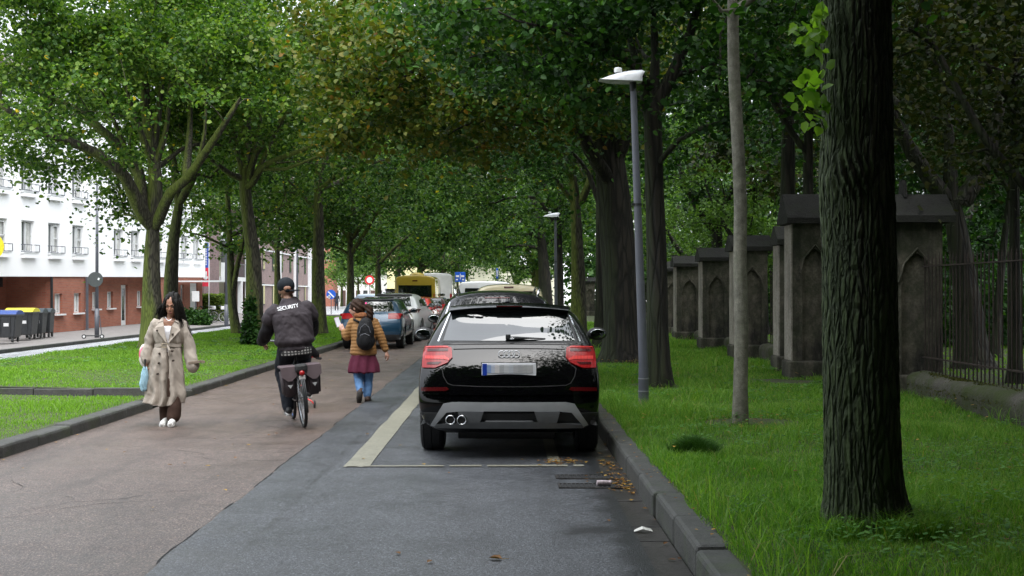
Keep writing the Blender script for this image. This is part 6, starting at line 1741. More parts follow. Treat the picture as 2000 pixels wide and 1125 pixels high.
    panel('lower_bar', bv, [(-.72,.325),(.72,.325),(.70,.355),(.26,.358),(.22,.385),(-.22,.385),(-.26,.358),(-.70,.355)], bpy.data.materials['grey_insert'], dif, off=.046, grid=.05, back=.05)
    for x_ in (-.565, -.455):
        yh = bv.ray_cast(Vector((x_,-2,.40)), Vector((0,1,0)))[0].y
        e = make('exhaust_tip', lambda bm: (tube(bm, ring_pts((x_, yh-.06, .385), .042, 28), .0065, 8, closed=True),), M['chrome'], root, True)
        make('pipe', lambda bm: (cone(bm, (x_, yh-.055, .385), (x_, yh+.05, .385), .038, .038, 20),), M['dark_gap'], e)
    # four linked rings
    yh = bv.ray_cast(Vector((0,-2,1.012)), Vector((0,1,0)))[0].y
    make('emblem', lambda bm: [tube(bm, [Vector((cx+.032*math.cos(a), yh-.026+.05*(.033*math.sin(a)), 1.012+.032*math.sin(a))) for a in np.linspace(0, 2*PI, 33)[:-1]], .0058, 6, closed=True) for cx in (-.070,-.0235,.0235,.070)] and None, simple('emblem_silver', (.75,.76,.78), .3, 0, .03), root, True)
    # plate: blue band and blurred grey blocks, as in the photograph
    yh = bv.ray_cast(Vector((0,-2,.87)), Vector((0,1,0)))[0].y
    pl = make('licence_plate', lambda bm: box(bm, (0, yh-.022, .868), (.53,.014,.122), bev=.004) and None, M['plate_white'], root)
    make('frame', lambda bm: (box(bm, (0, yh-.016, .801), (.54,.02,.016)), box(bm, (0, yh-.012, .868), (.545,.008,.136))) and None, M['plastic'], pl)
    make('blue_band', lambda bm: box(bm, (-.237, yh-.031, .868), (.044,.006,.112)) and None, M['plate_blue'], pl)
    cols = [((.22,.30,.48), -.20, .055), ((.42,.45,.52), -.155, .035), ((.52,.50,.50), -.115, .045), ((.34,.35,.36), -.07, .045), ((.44,.45,.46), -.025, .045), ((.40,.42,.45), .02, .045), ((.36,.36,.37), .065, .045), ((.32,.32,.33), .11, .045), ((.34,.34,.34), .155, .045), ((.38,.38,.38), .205, .055)]
    for i, (c, x_, w_) in enumerate(cols):
        make('blurred_block', lambda bm: box(bm, (x_, yh-.031, .872), (w_, .005, .078)) and None, simple('blur_%d' % i, tuple(q*1.25 for q in c), .5, var=.02), pl)
    # wiper
    hit = bv.ray_cast(Vector((.02,-2,1.165)), Vector((0,1,0)))[0]; h2 = bv.ray_cast(Vector((.36,-2,1.160)), Vector((0,1,0)))[0]
    wz = make('wiper', lambda bm: (tube(bm, [hit+Vector((-.04,-.03,.0)), hit+Vector((.05,-.035,0)), hit+Vector((.18,-.03,.0)), h2+Vector((0,-.016,0))], [.016,.017,.009,.004], 8), box(bm, hit+Vector((-.03,-.035,.012)), (.05,.03,.05), bev=.008)) and None, M['plastic'], root, False)
    make('badge', lambda bm: (ell(bm, hit+Vector((.01,-.058,-.006)), (.024,.004,.009)),) and None, M['chrome'], wz)
    for wy in p['axles']:
        for s in (-1, 1): wheel('wheel', s*(.90-.115), wy, .335, .235, root, s)
    for s in (-1, 1): door_mirror(root, s*.915, 2.45, 1.135, s, M['plastic'] if s < 0 else M['plastic'])
    make('underbody', lambda bm: (box(bm, (0, 2.0, .27), (1.3, 3.4, .10), bev=.03), cone(bm, (-.5,.25,.27), (.45,.25,.27), .10, .10, 14), tube(bm, [(-.51,.1,.34),(-.5,.3,.27)], .03, 8), box(bm, (0,.80,.30), (1.35,.08,.10), bev=.02)) and None, M['dark_gap'], root)
q_car()
# ------------------------------------------------------------ second car in line: dark estate with roof rails
RGp = 'cars parked at the right kerb'
p = dict(hatch); p.update(L=4.6, W=1.88, H=1.66, lz=[.26,.36,.60,.88,1.16,1.50,1.60], offs=[.08,.02,0,.04,.12,.42,.50], cowl=3.4, rooff=2.6, hood=1.10, nose=.9, axles=(.85,3.6), tr=.36, tw=.235, mirz=1.20,
     sidewin=[[(.75,1.19),(3.3,1.17),(2.65,1.48),(.85,1.48)]], screen=[(-.62,1.15),(.62,1.15),(.56,1.48),(-.56,1.48)], roofr=.03)
r, b_, bv = generic_car('parked_car', 'dark estate car with silver roof rails directly ahead of the black car', 'car', p, carpaint('anthracite_paint', (.014,.014,.016), .3, .3, .4), (-.10, 17.3, .012), R(.5), RGp,
    tail=[[(.70,.92),(.90,.92),(.90,1.10),(.55,1.08),(.55,.98)]], rwin=[(-.70,1.19),(.70,1.19),(.63,1.44),(-.63,1.44)])
for s in (-1, 1): make('roof_rail', lambda bm: tube(bm, [(s*.60,.72,1.58),(s*.62,.80,1.66),(s*.63,1.6,1.70),(s*.62,2.5,1.69),(s*.60,2.75,1.60)], .018, 8), M['chrome'], r, True)
for s in (-1, 1): panel('trim', bv, strip_poly([(s*.765,1.17),(s*.74,1.28),(s*.68,1.48)], .014), M['chrome'], r, off=.006, grid=.06)
panel('brake_light', bv, [(-.18,1.535),(.18,1.535),(.18,1.55),(-.18,1.55)], M['lens_dark'], r, off=.006)
# cream taxi van
p = dict(hatch); p.update(L=4.5, W=1.83, H=1.86, lz=[.26,.36,.62,.95,1.22,1.60,1.78], lw=[.82,.97,1,1,.985,.93,.87], offs=[.05,.02,0,.02,.05,.20,.26], cowl=3.55, rooff=2.9, hood=1.15, nose=.9, axles=(.8,3.5), tr=.33, tw=.21, mirz=1.25,
     sidewin=[[(.5,1.25),(3.4,1.22),(2.9,1.62),(.6,1.62)]], screen=[(-.66,1.2),(.66,1.2),(.6,1.6),(-.6,1.6)], roofr=.03)
r, b_, bv = generic_car('taxi_van', 'cream coloured high-roofed taxi ahead of the dark estate car', 'van', p, carpaint('cream_paint', (.60,.53,.34), 0, .35), (.13, 30.4, .012), 0, RGp,
    tail=[[(.76,1.0),(.90,1.0),(.89,1.4),(.80,1.4)]], rwin=[(-.70,1.24),(.70,1.24),(.66,1.66),(-.66,1.66)])
panel('brake_light', bv, [(-.14,1.735),(.10,1.735),(.10,1.775),(-.14,1.775)], M['lens_dark'], r, off=.01)
make('antenna', lambda bm: tube(bm, [(-.05,.6,1.86),(-.05,.5,2.25)], .006, 5), M['plastic'], r)
# vans
van = dict(L=5.4, W=2.0, H=2.45, lz=[.35,.45,.75,1.15,1.45,2.20,2.42], lw=[.84,.97,1,1,1,.985,.955], offs=[.05,.02,0,0,.0,.03,.05], cowl=4.5, rooff=3.9, hood=1.4, nose=1.05, axles=(.95,4.4), tr=.35, tw=.22, mirz=1.55,
           sidewin=[[(3.2,1.5),(4.3,1.45),(3.95,2.0),(3.2,2.0)]], screen=[(-.7,1.5),(.7,1.5),(.65,2.0),(-.65,2.0)], rearw=[.96,.98,.985,.985,.985,.985,.985], roofr=.02, bulge=.03, platez=.95)
white_p = carpaint('white_paint_car', (.62,.63,.64), 0, .35)
p = dict(van); p.update(W=1.95, H=2.08, lz=[.30,.40,.7,1.05,1.3,1.86,2.04])
generic_car('parked_van', 'white van ahead of the cream taxi, roof only in view', 'van', p, white_p, (-.72, 45, .012), 0, RGp, tail=[[(.86,.9),(.96,.9),(.95,1.5),(.87,1.5)]], rwin=[(-.75,1.3),(.75,1.3),(.72,1.8),(-.72,1.8)])
LGp = 'cars parked at the left kerb'
# left row
p = dict(hatch); p.update(L=4.2, W=1.84, H=1.50, lz=[.24,.33,.55,.80,1.05,1.36,1.44], offs=[.10,.02,0,.05,.15,.42,.44], lw=[.80,.97,1,1,.97,.80,.71], platez=.80)
r, b_, bv = generic_car('parked_car', 'blue hatchback with red tail lights just beyond the woman with the backpack', 'car', p, carpaint('blue_paint', (.012,.045,.085), .3, .3), (-3.87, 35.6, .003), R(-1.5), LGp,
    tail=[[(.50,.88),(.50,1.03),(.60,1.04),(.90,1.03),(.90,.90),(.80,.87)]], rwin=[(-.66,1.09),(.66,1.09),(.57,1.38),(-.57,1.38)])
panel('bumper', bv, [(-.86,.28),(.86,.28),(.86,.42),(-.86,.42)], M['plastic'], r, off=.012, grid=.08)
panel('spoiler', bv, [(-.60,1.395),(.60,1.395),(.57,1.43),(-.57,1.43)], M['plastic'], r, off=.04, grid=.08, back=.03)
panel('emblem', bv, [(-.05,.97),(.05,.97),(.05,1.05),(-.05,1.05)], M['chrome'], r, off=.01)
p = dict(hatch); p.update(L=4.35, W=1.88, H=1.64, lz=[.26,.36,.60,.86,1.12,1.46,1.58], offs=[.10,.03,0,.06,.16,.55,.60], axles=(.85,3.5), tr=.37, tw=.24, mirz=1.2, hood=1.08, nose=.88,
     sidewin=[[(.85,1.17),(1.1,1.38),(1.9,1.46),(2.45,1.44),(3.0,1.17)]], cladding=[(.2,.28),(4.0,.28),(4.0,.42),(.2,.42)])
r, b_, bv = generic_car('parked_car', 'white crossover car with dark lower cladding ahead of the blue hatchback', 'car', p, carpaint('pearl_white_paint', (.62,.63,.62), 0, .3), (-3.78, 40.9, .003), R(-4.5), LGp,
    tail=[[(.60,.98),(.93,.98),(.93,1.10),(.60,1.07)]], rwin=[(-.66,1.18),(.66,1.18),(.55,1.50),(-.55,1.50)])
panel('spoiler', bv, [(-.60,1.52),(.60,1.52),(.56,1.56),(-.56,1.56)], M['plastic'], r, off=.05, grid=.08, back=.03)
p = dict(hatch); p.update(H=1.50, W=1.75)
generic_car('parked_car', 'bright red hatchback ahead of the white crossover', 'car', p, carpaint('red_paint', (.55,.025,.018), 0, .3), (-3.62, 46.6, .003), R(-2), LGp,
    tail=[[(.60,.9),(.86,.9),(.86,1.1),(.66,1.1)]], rwin=[(-.66,1.12),(.66,1.12),(.55,1.42),(-.55,1.42)])
p = dict(hatch); p.update(H=1.46, W=1.78)
generic_car('parked_car', 'dark hatchback with red lights squeezed before the yellow van', 'car', p, carpaint('dark_red_paint', (.05,.012,.012), .2, .3), (-3.30, 51.9, .003), R(-2), LGp,
    tail=[[(.55,.9),(.88,.9),(.88,1.15),(.66,1.15)]], rwin=[(-.66,1.12),(.66,1.12),(.55,1.42),(-.55,1.42)])
p = dict(van); p.update(H=2.50, W=1.95)
yv, b_, bv = generic_car('parked_van', 'ochre yellow panel van with dark rear windows in the left row', 'van', p, carpaint('yellow_paint', (.42,.30,.035), 0, .35), (-4.22, 58, .003), R(-1.0), LGp,
    tail=[[(.87,.95),(.98,.95),(.97,1.6),(.88,1.6)]], rwin=[(-.80,1.35),(.80,1.35),(.78,2.0),(-.78,2.0)])
panel('brake_light', bv, [(-.12,2.18),(.12,2.18),(.12,2.24),(-.12,2.24)], M['lens_dark'], yv, off=.01)
make('roof_fan', lambda bm: (ell(bm, (0,1.2,2.50), (.36,.40,.13)),) and None, bpy.data.materials['yellow_paint'], yv, True)
p = dict(van); p.update(H=2.72, lz=[.35,.45,.75,1.15,1.5,2.45,2.67], L=5.9, cowl=5.0, rooff=4.4)
generic_car('parked_van', 'tall white panel van ahead of the yellow van', 'van', p, white_p, (-3.75, 65, .003), R(-1), LGp, tail=[[(.87,.95),(.98,.95),(.97,1.6),(.88,1.6)]])
p = dict(hatch); p.update(H=1.66, W=1.84, L=4.7, offs=[.08,.02,0,.04,.10,.30,.40], lz=[.26,.36,.60,.88,1.14,1.50,1.60])
generic_car('estate_car', 'silver grey estate car on the side street beyond the round sign', 'car', p, carpaint('silver_blue_paint', (.16,.20,.24), .4, .3), (GX(695, 104), 104, -.05), R(-105), 'cars on the far street',
    tail=[[(.60,.98),(.90,.98),(.90,1.15),(.60,1.12)]], rwin=[(-.66,1.18),(.66,1.18),(.6,1.50),(-.6,1.50)])
p = dict(van); p.update(H=1.95, W=1.9, lz=[.30,.40,.7,1.0,1.2,1.65,1.86], L=4.6, cowl=3.9, rooff=3.3, hood=1.2, sidewin=[[(2.6,1.25),(3.7,1.22),(3.3,1.6),(2.6,1.6)]], axles=(.8,3.7))
generic_car('delivery_van', 'small white van facing the junction left of the yellow van', 'van', p, white_p, (GX(768, 100), 104, 0), R(178), 'cars on the far street')
# ------------------------------------------------------------ people
def cloth(name, col, rough=.85, var=.12, wr=.25, sc=6., fine=500., spec=None):
    m, nt, b = new_mat(name)
    v = coords(nt)
    n = noise(nt, v, sc, 5, .6)
    L(nt, ramp(nt, n, [(.3, tuple(c*(1-var) for c in col)), (.7, tuple(c*(1+var) for c in col))]), b.inputs['Base Color'])
    b.inputs['Roughness'].default_value = rough; b.inputs['Specular IOR Level'].default_value = .2
    wv = noise(nt, coords(nt, (1,1,.55)), sc*1.6, 3, .5)
    bump(nt, b, wv, wr, .03)
    return m
def caps_bm(parts, seg=14):
    bm = bmesh.new()
    for p in parts:
        if p[0] == 'c':      # chain of (point, radius)
            pts = p[1]
            for (a, ra), (b_, rb) in zip(pts[:-1], pts[1:]): cone(bm, a, b_, ra, rb, seg)
            for a, ra in pts: ell(bm, a, (ra, ra, ra), u=seg, v=8)
        elif p[0] == 'e':    # ellipsoid centre, radii, rotation
            ell(bm, p[1], p[2], p[3] if len(p) > 3 else None, u=20, v=12)
        elif p[0] == 'r':    # elliptical rings (centre, rx, ry) lofted
            rows = []
            for c, rx, ry in p[1]:
                rows.append([bm.verts.new((c[0]+rx*math.cos(2*PI*k/28), c[1]+ry*math.sin(2*PI*k/28), c[2])) for k in range(28)])
            for i in range(len(rows)-1):
                for k in range(28): bm.faces.new((rows[i][k], rows[i][(k+1)%28], rows[i+1][(k+1)%28], rows[i+1][k]))
            bm.faces.new(rows[0][::-1]); bm.faces.new(rows[-1])
    fixn(bm)
    return bm
def blob(name, parts, mat, parent, voxel=.008, smooth=4, disp=None, seed=0):
    bm = caps_bm(parts)
    o = bobj(name, bm, mat, parent, True)
    r = o.modifiers.new('r', 'REMESH'); r.mode = 'VOXEL'; r.voxel_size = voxel
    s = o.modifiers.new('s', 'SMOOTH'); s.iterations = smooth; s.factor = .5
    apply_mods(o)
    me = o.data; n = len(me.vertices); co_ = np.zeros(n*3); me.vertices.foreach_get('co', co_); co_ = co_.reshape(-1, 3)
    if disp:
        nr = np.zeros(n*3); me.vertices.foreach_get('normal', nr); nr = nr.reshape(-1, 3)
        d = disp(co_, nr)
        co_ = co_+(nr*d[:, None] if d.ndim == 1 else d); me.vertices.foreach_set('co', co_.ravel())
    me.polygons.foreach_set('use_smooth', [True]*len(me.polygons)); me.update()
    return o
def folds(amp, fx=7., fz=2., seed=3, zlo=None, zhi=None):
    """cloth folds: ridged noise displaced along the normal"""
    def f(c, n):
        a = np.arctan2(c[:, 1], c[:, 0])
        v = fbm(c[:, 0]*fx+10, c[:, 2]*fz+c[:, 1]*fx+10, 4, seed)
        w_ = fbm(c[:, 0]*fx*1.7+5+c[:, 2]*6, c[:, 2]*fz*2.5+c[:, 1]*fx+5, 3, seed+4)
        r = (1-np.abs(v*2-.95)*2)*.6+(w_-.45)*1.0
        d = amp*r
        if zlo is not None: d *= np.clip((c[:, 2]-zlo)/.1, 0, 1)
        return d
    return f
skinm = {}
def skin(name, col):
    m, nt, b = new_mat(name)
    L(nt, ramp(nt, noise(nt, coords(nt), 20., 3), [(.3, tuple(c*.85 for c in col)), (.7, tuple(c*1.1 for c in col))]), b.inputs['Base Color'])
    b.inputs['Roughness'].default_value = .5; b.inputs['Subsurface Weight'].default_value = .08; b.inputs['Subsurface Scale'].default_value = .02
    return m
SK_A = skin('skin_tan', (.30,.15,.095)); SK_B = skin('skin_brown', (.26,.135,.085)); SK_C = skin('skin_fair', (.48,.27,.20))
HAIR = simple('hair_black', (.007,.006,.005), .6, var=.3, scale=40, spec=.15); HAIRB = simple('hair_brown', (.030,.015,.009), .6, var=.4, scale=40, spec=.15)
EYE = simple('eye_dark', (.01,.008,.007), .2); LIP = simple('lip', (.24,.07,.06), .45)
def V3(*a): return Vector(a)
def hand_parts(w_, pd, nd, side, curl=.6, s=1.0):
    """wrist w_, palm direction pd, palm normal nd (towards the palm side), side=+1 thumb towards cross(pd,nd)"""
    w_ = V3(*w_); pd = V3(*pd).normalized(); nd = V3(*nd).normalized(); nd = (nd-pd*nd.dot(pd)).normalized(); t = pd.cross(nd).normalized()*side
    out = [('c', [(w_, .022*s), (w_+pd*.03*s, .024*s)])]
    for k, ln in ((-1.5,.062),(-.5,.075),(.5,.080),(1.5,.072)):
        b_ = w_+pd*.085*s+t*k*.019*s
        out.append(('c', [(w_+pd*.02*s+t*k*.011*s, .015*s), (b_, .0125*s)]))
        d = pd; q = b_
        ch = [(q, .0105*s)]
        for j in range(3):
            a = curl*(j+.6); dd = (pd*math.cos(a)+nd*math.sin(a)); q = q+dd*ln*s*(.45,.32,.25)[j]; ch.append((q, (.0095,.0088,.0075)[j]*s))
        out.append(('c', ch))
    b_ = w_+pd*.02*s+t*.022*s
    out.append(('c', [(b_, .014*s), (b_+pd*.035*s+t*.026*s+nd*.012*s, .012*s), (b_+pd*.062*s+t*.024*s+nd*.03*s, .010*s), (b_+pd*.082*s+t*.012*s+nd*.038*s, .0085*s)]))
    return out
def head_parts(c, r=.105, face=(0,-1,0), up=(0,0,1)):
    """c = centre of the skull"""
    f = V3(*face).normalized(); u = V3(*up).normalized(); u = (u-f*u.dot(f)).normalized(); s = f.cross(u); c = V3(*c)
    Rm = Matrix((s, f, u)).transposed()
    q = lambda a, b_, d: tuple(c+s*a*r+f*b_*r+u*d*r)
    out = [('e', q(0,-.12,.12), (r*.74, r*.93, r*.92), Rm), ('e', q(0,.22,-.42), (r*.60, r*.66, r*.74), Rm),
           ('c', [(q(0,.42,-.98), r*.26), (q(0,.30,-.86), r*.36)]),                                   # chin
           ('c', [(q(-.42,.05,-.62), r*.24), (q(0,.34,-.92), r*.26), (q(.42,.05,-.62), r*.24)]),       # jaw
           ('c', [(q(0,.80,.02), r*.09), (q(0,.98,-.30), r*.13), (q(0,.86,-.38), r*.15)]),             # nose
           ('e', q(-.30,.60,-.28), (r*.24, r*.22, r*.22), Rm), ('e', q(.30,.60,-.28), (r*.24, r*.22, r*.22), Rm),
           ('c', [(q(-.42,.64,.16), r*.12), (q(0,.78,.16), r*.12), (q(.42,.64,.16), r*.12)]),          # brow
           ('c', [(q(-.14,.80,-.62), r*.085), (q(0,.85,-.62), r*.10), (q(.14,.80,-.62), r*.085)])]     # lips
    for k in (-1, 1): out.append(('e', q(k*.76,-.08,-.12), (r*.10, r*.17, r*.28), Rm))                  # ears
    return out, q, Rm
def face_bits(q, Rm, r, parent):
    for k in (-1, 1):
        make('eye', lambda bm: ell(bm, q(k*.30,.70,-.02), (r*.15, r*.07, r*.075), Rm) and None, EYE, parent, True)
        make('eyebrow', lambda bm: tube(bm, [q(k*.14,.84,.20), q(k*.32,.80,.26), q(k*.50,.66,.20)], [r*.04,r*.05,r*.03], 6), HAIR, parent, True)
    make('lips', lambda bm: ell(bm, q(0,.90,-.62), (r*.20, r*.07, r*.075), Rm) and None, LIP, parent, True)
def strands(name, paths, rad, mat, parent, n=160, spread=.02, seed=1):
    """hair strands laid along guiding paths"""
    rng = random.Random(seed); bm = bmesh.new()
    for k in range(n):
        a = rng.choice(paths); o_ = V3(rng.gauss(0,1), rng.gauss(0,1), rng.gauss(0,.5))
        m = len(a); pts = []
        for i, q in enumerate(a): pts.append(V3(*q)+o_*spread*(.5+.9*i/(m-1))+V3(rng.gauss(0,.003), rng.gauss(0,.003), rng.gauss(0,.003)))
        tube(bm, pts, [rad]*(m-1)+[rad*.3], 4)
    return bobj(name, bm, mat, parent, True)
def shoe(name, heel, toe, mat, sole, parent, h=.085, w_=.045):
    a = V3(*heel); b_ = V3(*toe); d = (b_-a)
    sh = blob(name, [('c', [(a+V3(0,0,.045), .040), (a+d*.35+V3(0,0,.05), .043), (a+d*.75+V3(0,0,.034), .042), (b_-d*.06+V3(0,0,.03), .032)]), ('c', [(a+V3(0,0,.05), .038), (a+d*.18+V3(0,0,h), .040)])], mat, parent, .007, 2)
    M_ = frame_of(d)
    make('sole', lambda bm: [tube(bm, [a+V3(0,0,.012)-d*.10+V3(0,0,0), a+V3(0,0,.012)+d*.4, b_+V3(0,0,.014)+d*.02], [.034,.040,.036], 12)] and None, sole, sh, True)
    return sh
WHITE = simple('shoe_white', (.72,.72,.70), .5, var=.04)
# ================= woman in the trench coat
def woman_coat():
    root = empty('person', (-4.12, 15.1, .003), 0, 'person with long black hair in an open beige trench coat walking towards the camera', 'person', 'people on the lane')
    root.scale = (.92, .95, 1)
    K = cloth('trench_cotton', (.36,.315,.27), .8, .10, .35, 5.)
    KD = cloth('trench_lining', (.22,.175,.135), .85, .1, .2, 5.)
    face = (-.05,-1,-.28)
    hp_, q, Rm = head_parts((.055,-.03,1.475), .112, face)
    lw = (-.275,-.05,.80); 
    parts = hp_+[('c', [((.045,-.01,1.40), .050), ((.03,.0,1.30), .054)]), ('r', [((.0,0,.86), .15, .10), ((.0,0,1.0), .125, .095), ((.0,0,1.15), .15, .11), ((.01,0,1.27), .16, .09), ((.02,0,1.31), .09, .065)]),
        ('c', [((-.17,0,1.255), .05), ((-.24,.02,1.03), .040), (lw, .024)]), ('c', [((.19,0,1.255), .05), ((.27,.03,1.02), .040), ((.325,.0,.83), .024)]),
        ('c', [((-.07,0,.88), .085), ((-.05,-.02,.48), .055), ((-.02,.05,.09), .038)]), ('c', [((.07,.02,.88), .08), ((.08,.0,.48), .05), ((.10,-.12,.09), .038)])]
    parts += hand_parts(lw, (-.05,-.05,-1), (1,-.2,0), 1, .9, .95) + hand_parts((.33,-.02,.80), (.05,-.05,-1), (-1,-.2,0), -1, .5, .95)
    body = blob('body', parts, SK_A, root, .0065, 3)
    face_bits(q, Rm, .112, body)
    # white top
    blob('top', [('r', [((.0,-.005,.90), .162, .115), ((.0,-.005,1.02), .138, .108), ((.0,-.008,1.15), .160, .122), ((.005,-.005,1.21), .135, .112), ((.01,-.0,1.225), .10, .09)])], simple('top_white', (.78,.78,.82), .8), root, .009, 2)
    # coat: skirt + body + sleeves as one shell
    rings = [((-.045,.02,.26), .27, .175), ((-.045,.02,.40), .262, .17), ((-.035,.01,.60), .235, .158), ((-.025,.0,.80), .205, .145), ((-.01,0,.93), .178, .13), ((.0,0,.985), .166, .124), ((.0,0,1.04), .178, .130), ((.0,0,1.15), .20, .138), ((.01,.01,1.24), .20, .12), ((.015,.02,1.285), .13, .085), ((.02,.03,1.31), .085, .06)]
    sl = [('c', [((-.16,.0,1.235), .066), ((-.225,.015,1.10), .062), ((-.268,.01,.98), .060), ((-.285,-.03,.86), .058), ((-.280,-.045,.815), .056)]),
          ('c', [((.175,.0,1.235), .066), ((.232,.02,1.08), .068), ((.275,.03,.94), .070), ((.308,.01,.82), .070), ((.330,-.005,.73), .070)])]
    def cd(c, n):
        d = folds(.030, 7.5, 2.2, 3)(c, n)+.007*(fbm(c[:, 0]*26+c[:, 2]*9+9, c[:, 2]*13+c[:, 1]*20+9, 3, 8)-.45)*2
        x, y, z = c.T
        a = np.arctan2(y, x+.03)
        hem = np.clip((.95-z)/.7, 0, 1)
        d2 = d+hem*.024*np.sin(a*9+z*3+2*fbm(x*4+3, z*2+3, 2, 5))
        # belt cinch, gathers round it
        d2 -= .012*np.exp(-((z-.985)/.03)**2)*(np.abs(x) < .22)
        # opening: recess in the front middle below the belt, and V-neck above
        out = n*d2[:, None]
        fr = y < -.02
        xo = .03+.0*z
        w_ = np.where(z > 1.0, np.clip((z-1.0)*.32, 0, .085),   .010+.014*np.clip((.95-z)/.6, 0, 1))
        ins = fr & (np.abs(x-xo) < w_)
        out[:, 1] += np.where(ins, np.where(z > 1.0, .065, .055), 0)
        out[:, 2] *= np.where(z < .45, .12, 1)
        # coat tail swings to image left at the bottom, cuffs
        out[:, 0] += hem**2*(-.03+.02*np.sin(z*20))
        out[:, 2] += hem**3*.020*np.sin(a*2+1)
        return out
    coat = blob('coat', [('r', rings)]+sl, K, root, .0085, 3, cd)
    # lapels, collar, belt, buttons, cuffs
    def lap(bm):
        for s in (-1, 1):
            top = V3(.03+s*.085, -.065, 1.30); mid = V3(.02+s*.155, -.140, 1.20); low = V3(.035+s*.012, -.165, 1.01); inn = V3(.03+s*.05, -.135, 1.22)
            if s > 0: mid = V3(.195,-.125,1.17)
            t = V3(0,-.012,0)
            q4 = [top, mid, low, inn]
            a = [bm.verts.new(v) for v in q4]; b2 = [bm.verts.new(v+t) for v in q4]
            bm.faces.new(a[::-1]); bm.faces.new(b2)
            for k in range(4): bm.faces.new((a[k], a[(k+1)%4], b2[(k+1)%4], b2[k]))
            # collar wing
            q3 = [V3(.03+s*.06,.05,1.335), V3(.03+s*.10,-.03,1.315), V3(.025+s*.135,-.105,1.255), V3(.03+s*.075,-.095,1.275)]
            a = [bm.verts.new(v) for v in q3]; b2 = [bm.verts.new(v+V3(s*.006,-.008,.006)) for v in q3]
            bm.faces.new(a[::-1]); bm.faces.new(b2)
            for k in range(4): bm.faces.new((a[k], a[(k+1)%4], b2[(k+1)%4], b2[k]))
        tube(bm, [V3(-.05,.04,1.335), V3(.03,.085,1.345), V3(.11,.04,1.335)], .016, 8)
    make('lapels', lap, K, coat)
    def belt(bm):
        n = 30; rows = []
        for k in range(n):
            a = 2*PI*k/n; rows.append([bm.verts.new((.172*math.cos(a)*s_, .133*math.sin(a)*s_, z_+.006*math.sin(a*3))) for s_, z_ in ((1.0,.965),(1.055,.966),(1.055,1.004),(1.0,1.006))])
        for k in range(n):
            for j in range(4): bm.faces.new((rows[k][j], rows[(k+1)%n][j], rows[(k+1)%n][(j+1)%4], rows[k][(j+1)%4]))
        tube(bm, [(.03,-.15,.985),(.06,-.17,.93),(.055,-.165,.86)], [.014,.016,.012], 6)
    make('belt', belt, K, coat)
    make('buckle', lambda bm: tube(bm, [(-.045,-.150,.963),(.025,-.152,.963),(.025,-.152,1.007),(-.045,-.150,1.007)], .005, 6, closed=True), simple('buckle', (.45,.36,.24), .4), coat)
    for (x_, y_, z_) in ((-.105,-.148,1.165),(.10,-.160,1.12),(-.07,-.168,.885),(.095,-.166,.915),(-.075,-.180,.77),(.11,-.172,.80),(-.09,-.19,.64)):
        make('button', lambda bm: cone(bm, (x_, y_-.012, z_), (x_, y_+.03, z_), .013, .013, 12), simple('button_dark', (.03,.02,.015), .4) if 'button_dark' not in bpy.data.materials else bpy.data.materials['button_dark'], coat)
    make('cuff_strap', lambda bm: (box(bm, (.365,-.03,.775), (.15,.13,.028), rot=Ry(-.10)), box(bm, (.455,-.03,.782), (.08,.02,.026), rot=Ry(.1))) and None, KD, coat)
    # wide brown trousers
    T = cloth('trousers_brown', (.045,.025,.018), .8, .15, .4, 7.)
    blob('trousers', [('c', [((-.07,.02,.80), .08), ((-.06,.01,.45), .070), ((-.035,.03,.20), .086), ((-.03,.05,.07), .085)]), ('c', [((.06,.02,.80), .08), ((.085,-.0,.45), .070), ((.10,-.07,.22), .084), ((.095,-.10,.12), .078)])], T, root, .008, 3, folds(.02, 8, 2, 9))
    shoe('shoe', (-.03,.03,.0), (-.045,-.15,0), WHITE, WHITE, root); shoe('shoe', (.09,-.08,.0), (.105,-.29,.02), WHITE, WHITE, root)
    # hair, blown to the right
    hairp = []
    C0 = V3(.055,-.0,1.50)
    blob('hair', [('e', (.055,.02,1.525), (.106,.118,.115)), ('c', [((-.01,.01,1.50), .062), ((-.03,.02,1.40), .045), ((-.05,.03,1.30), .03)]),
                  ('c', [((.10,.0,1.52), .070), ((.135,.0,1.42), .068), ((.165,.01,1.32), .060), ((.20,.02,1.23), .045), ((.245,.02,1.13), .022)]),
                  ('c', [((.09,.06,1.46), .085), ((.12,.08,1.30), .085), ((.16,.07,1.18), .05)]),
                  ('c', [((.085,-.075,1.545), .035), ((.125,-.085,1.49), .040), ((.14,-.08,1.42), .042), ((.15,-.06,1.34), .045)]),
                  ('c', [((.03,-.070,1.565), .030), ((-.02,-.075,1.51), .024), ((-.04,-.06,1.44), .028)])], HAIR, root, .008, 3,
         lambda c, n: .008*np.sin(c[:, 0]*130+c[:, 2]*22+3*fbm(c[:, 0]*9+4, c[:, 2]*9+4, 2, 2)))
    strands('hair_strands', [[(.03,.0,1.60),(.13,-.02,1.55),(.17,-.02,1.44),(.20,.0,1.32),(.24,.01,1.20),(.29,.01,1.10)], [(.03,.0,1.60),(-.03,-.03,1.55),(-.055,-.03,1.45),(-.085,0,1.35),(-.13,.02,1.30)],
        [(.05,.05,1.60),(.13,.07,1.48),(.16,.08,1.30),(.21,.06,1.16)], [(.06,-.05,1.60),(.14,-.09,1.52),(.155,-.08,1.42),(.18,-.06,1.30),(.2,-.05,1.2)], [(.02,0,1.6),(-.05,.0,1.5),(-.12,.01,1.42),(-.15,.02,1.34)]], .0028, HAIR, root, 260, .016, 4)
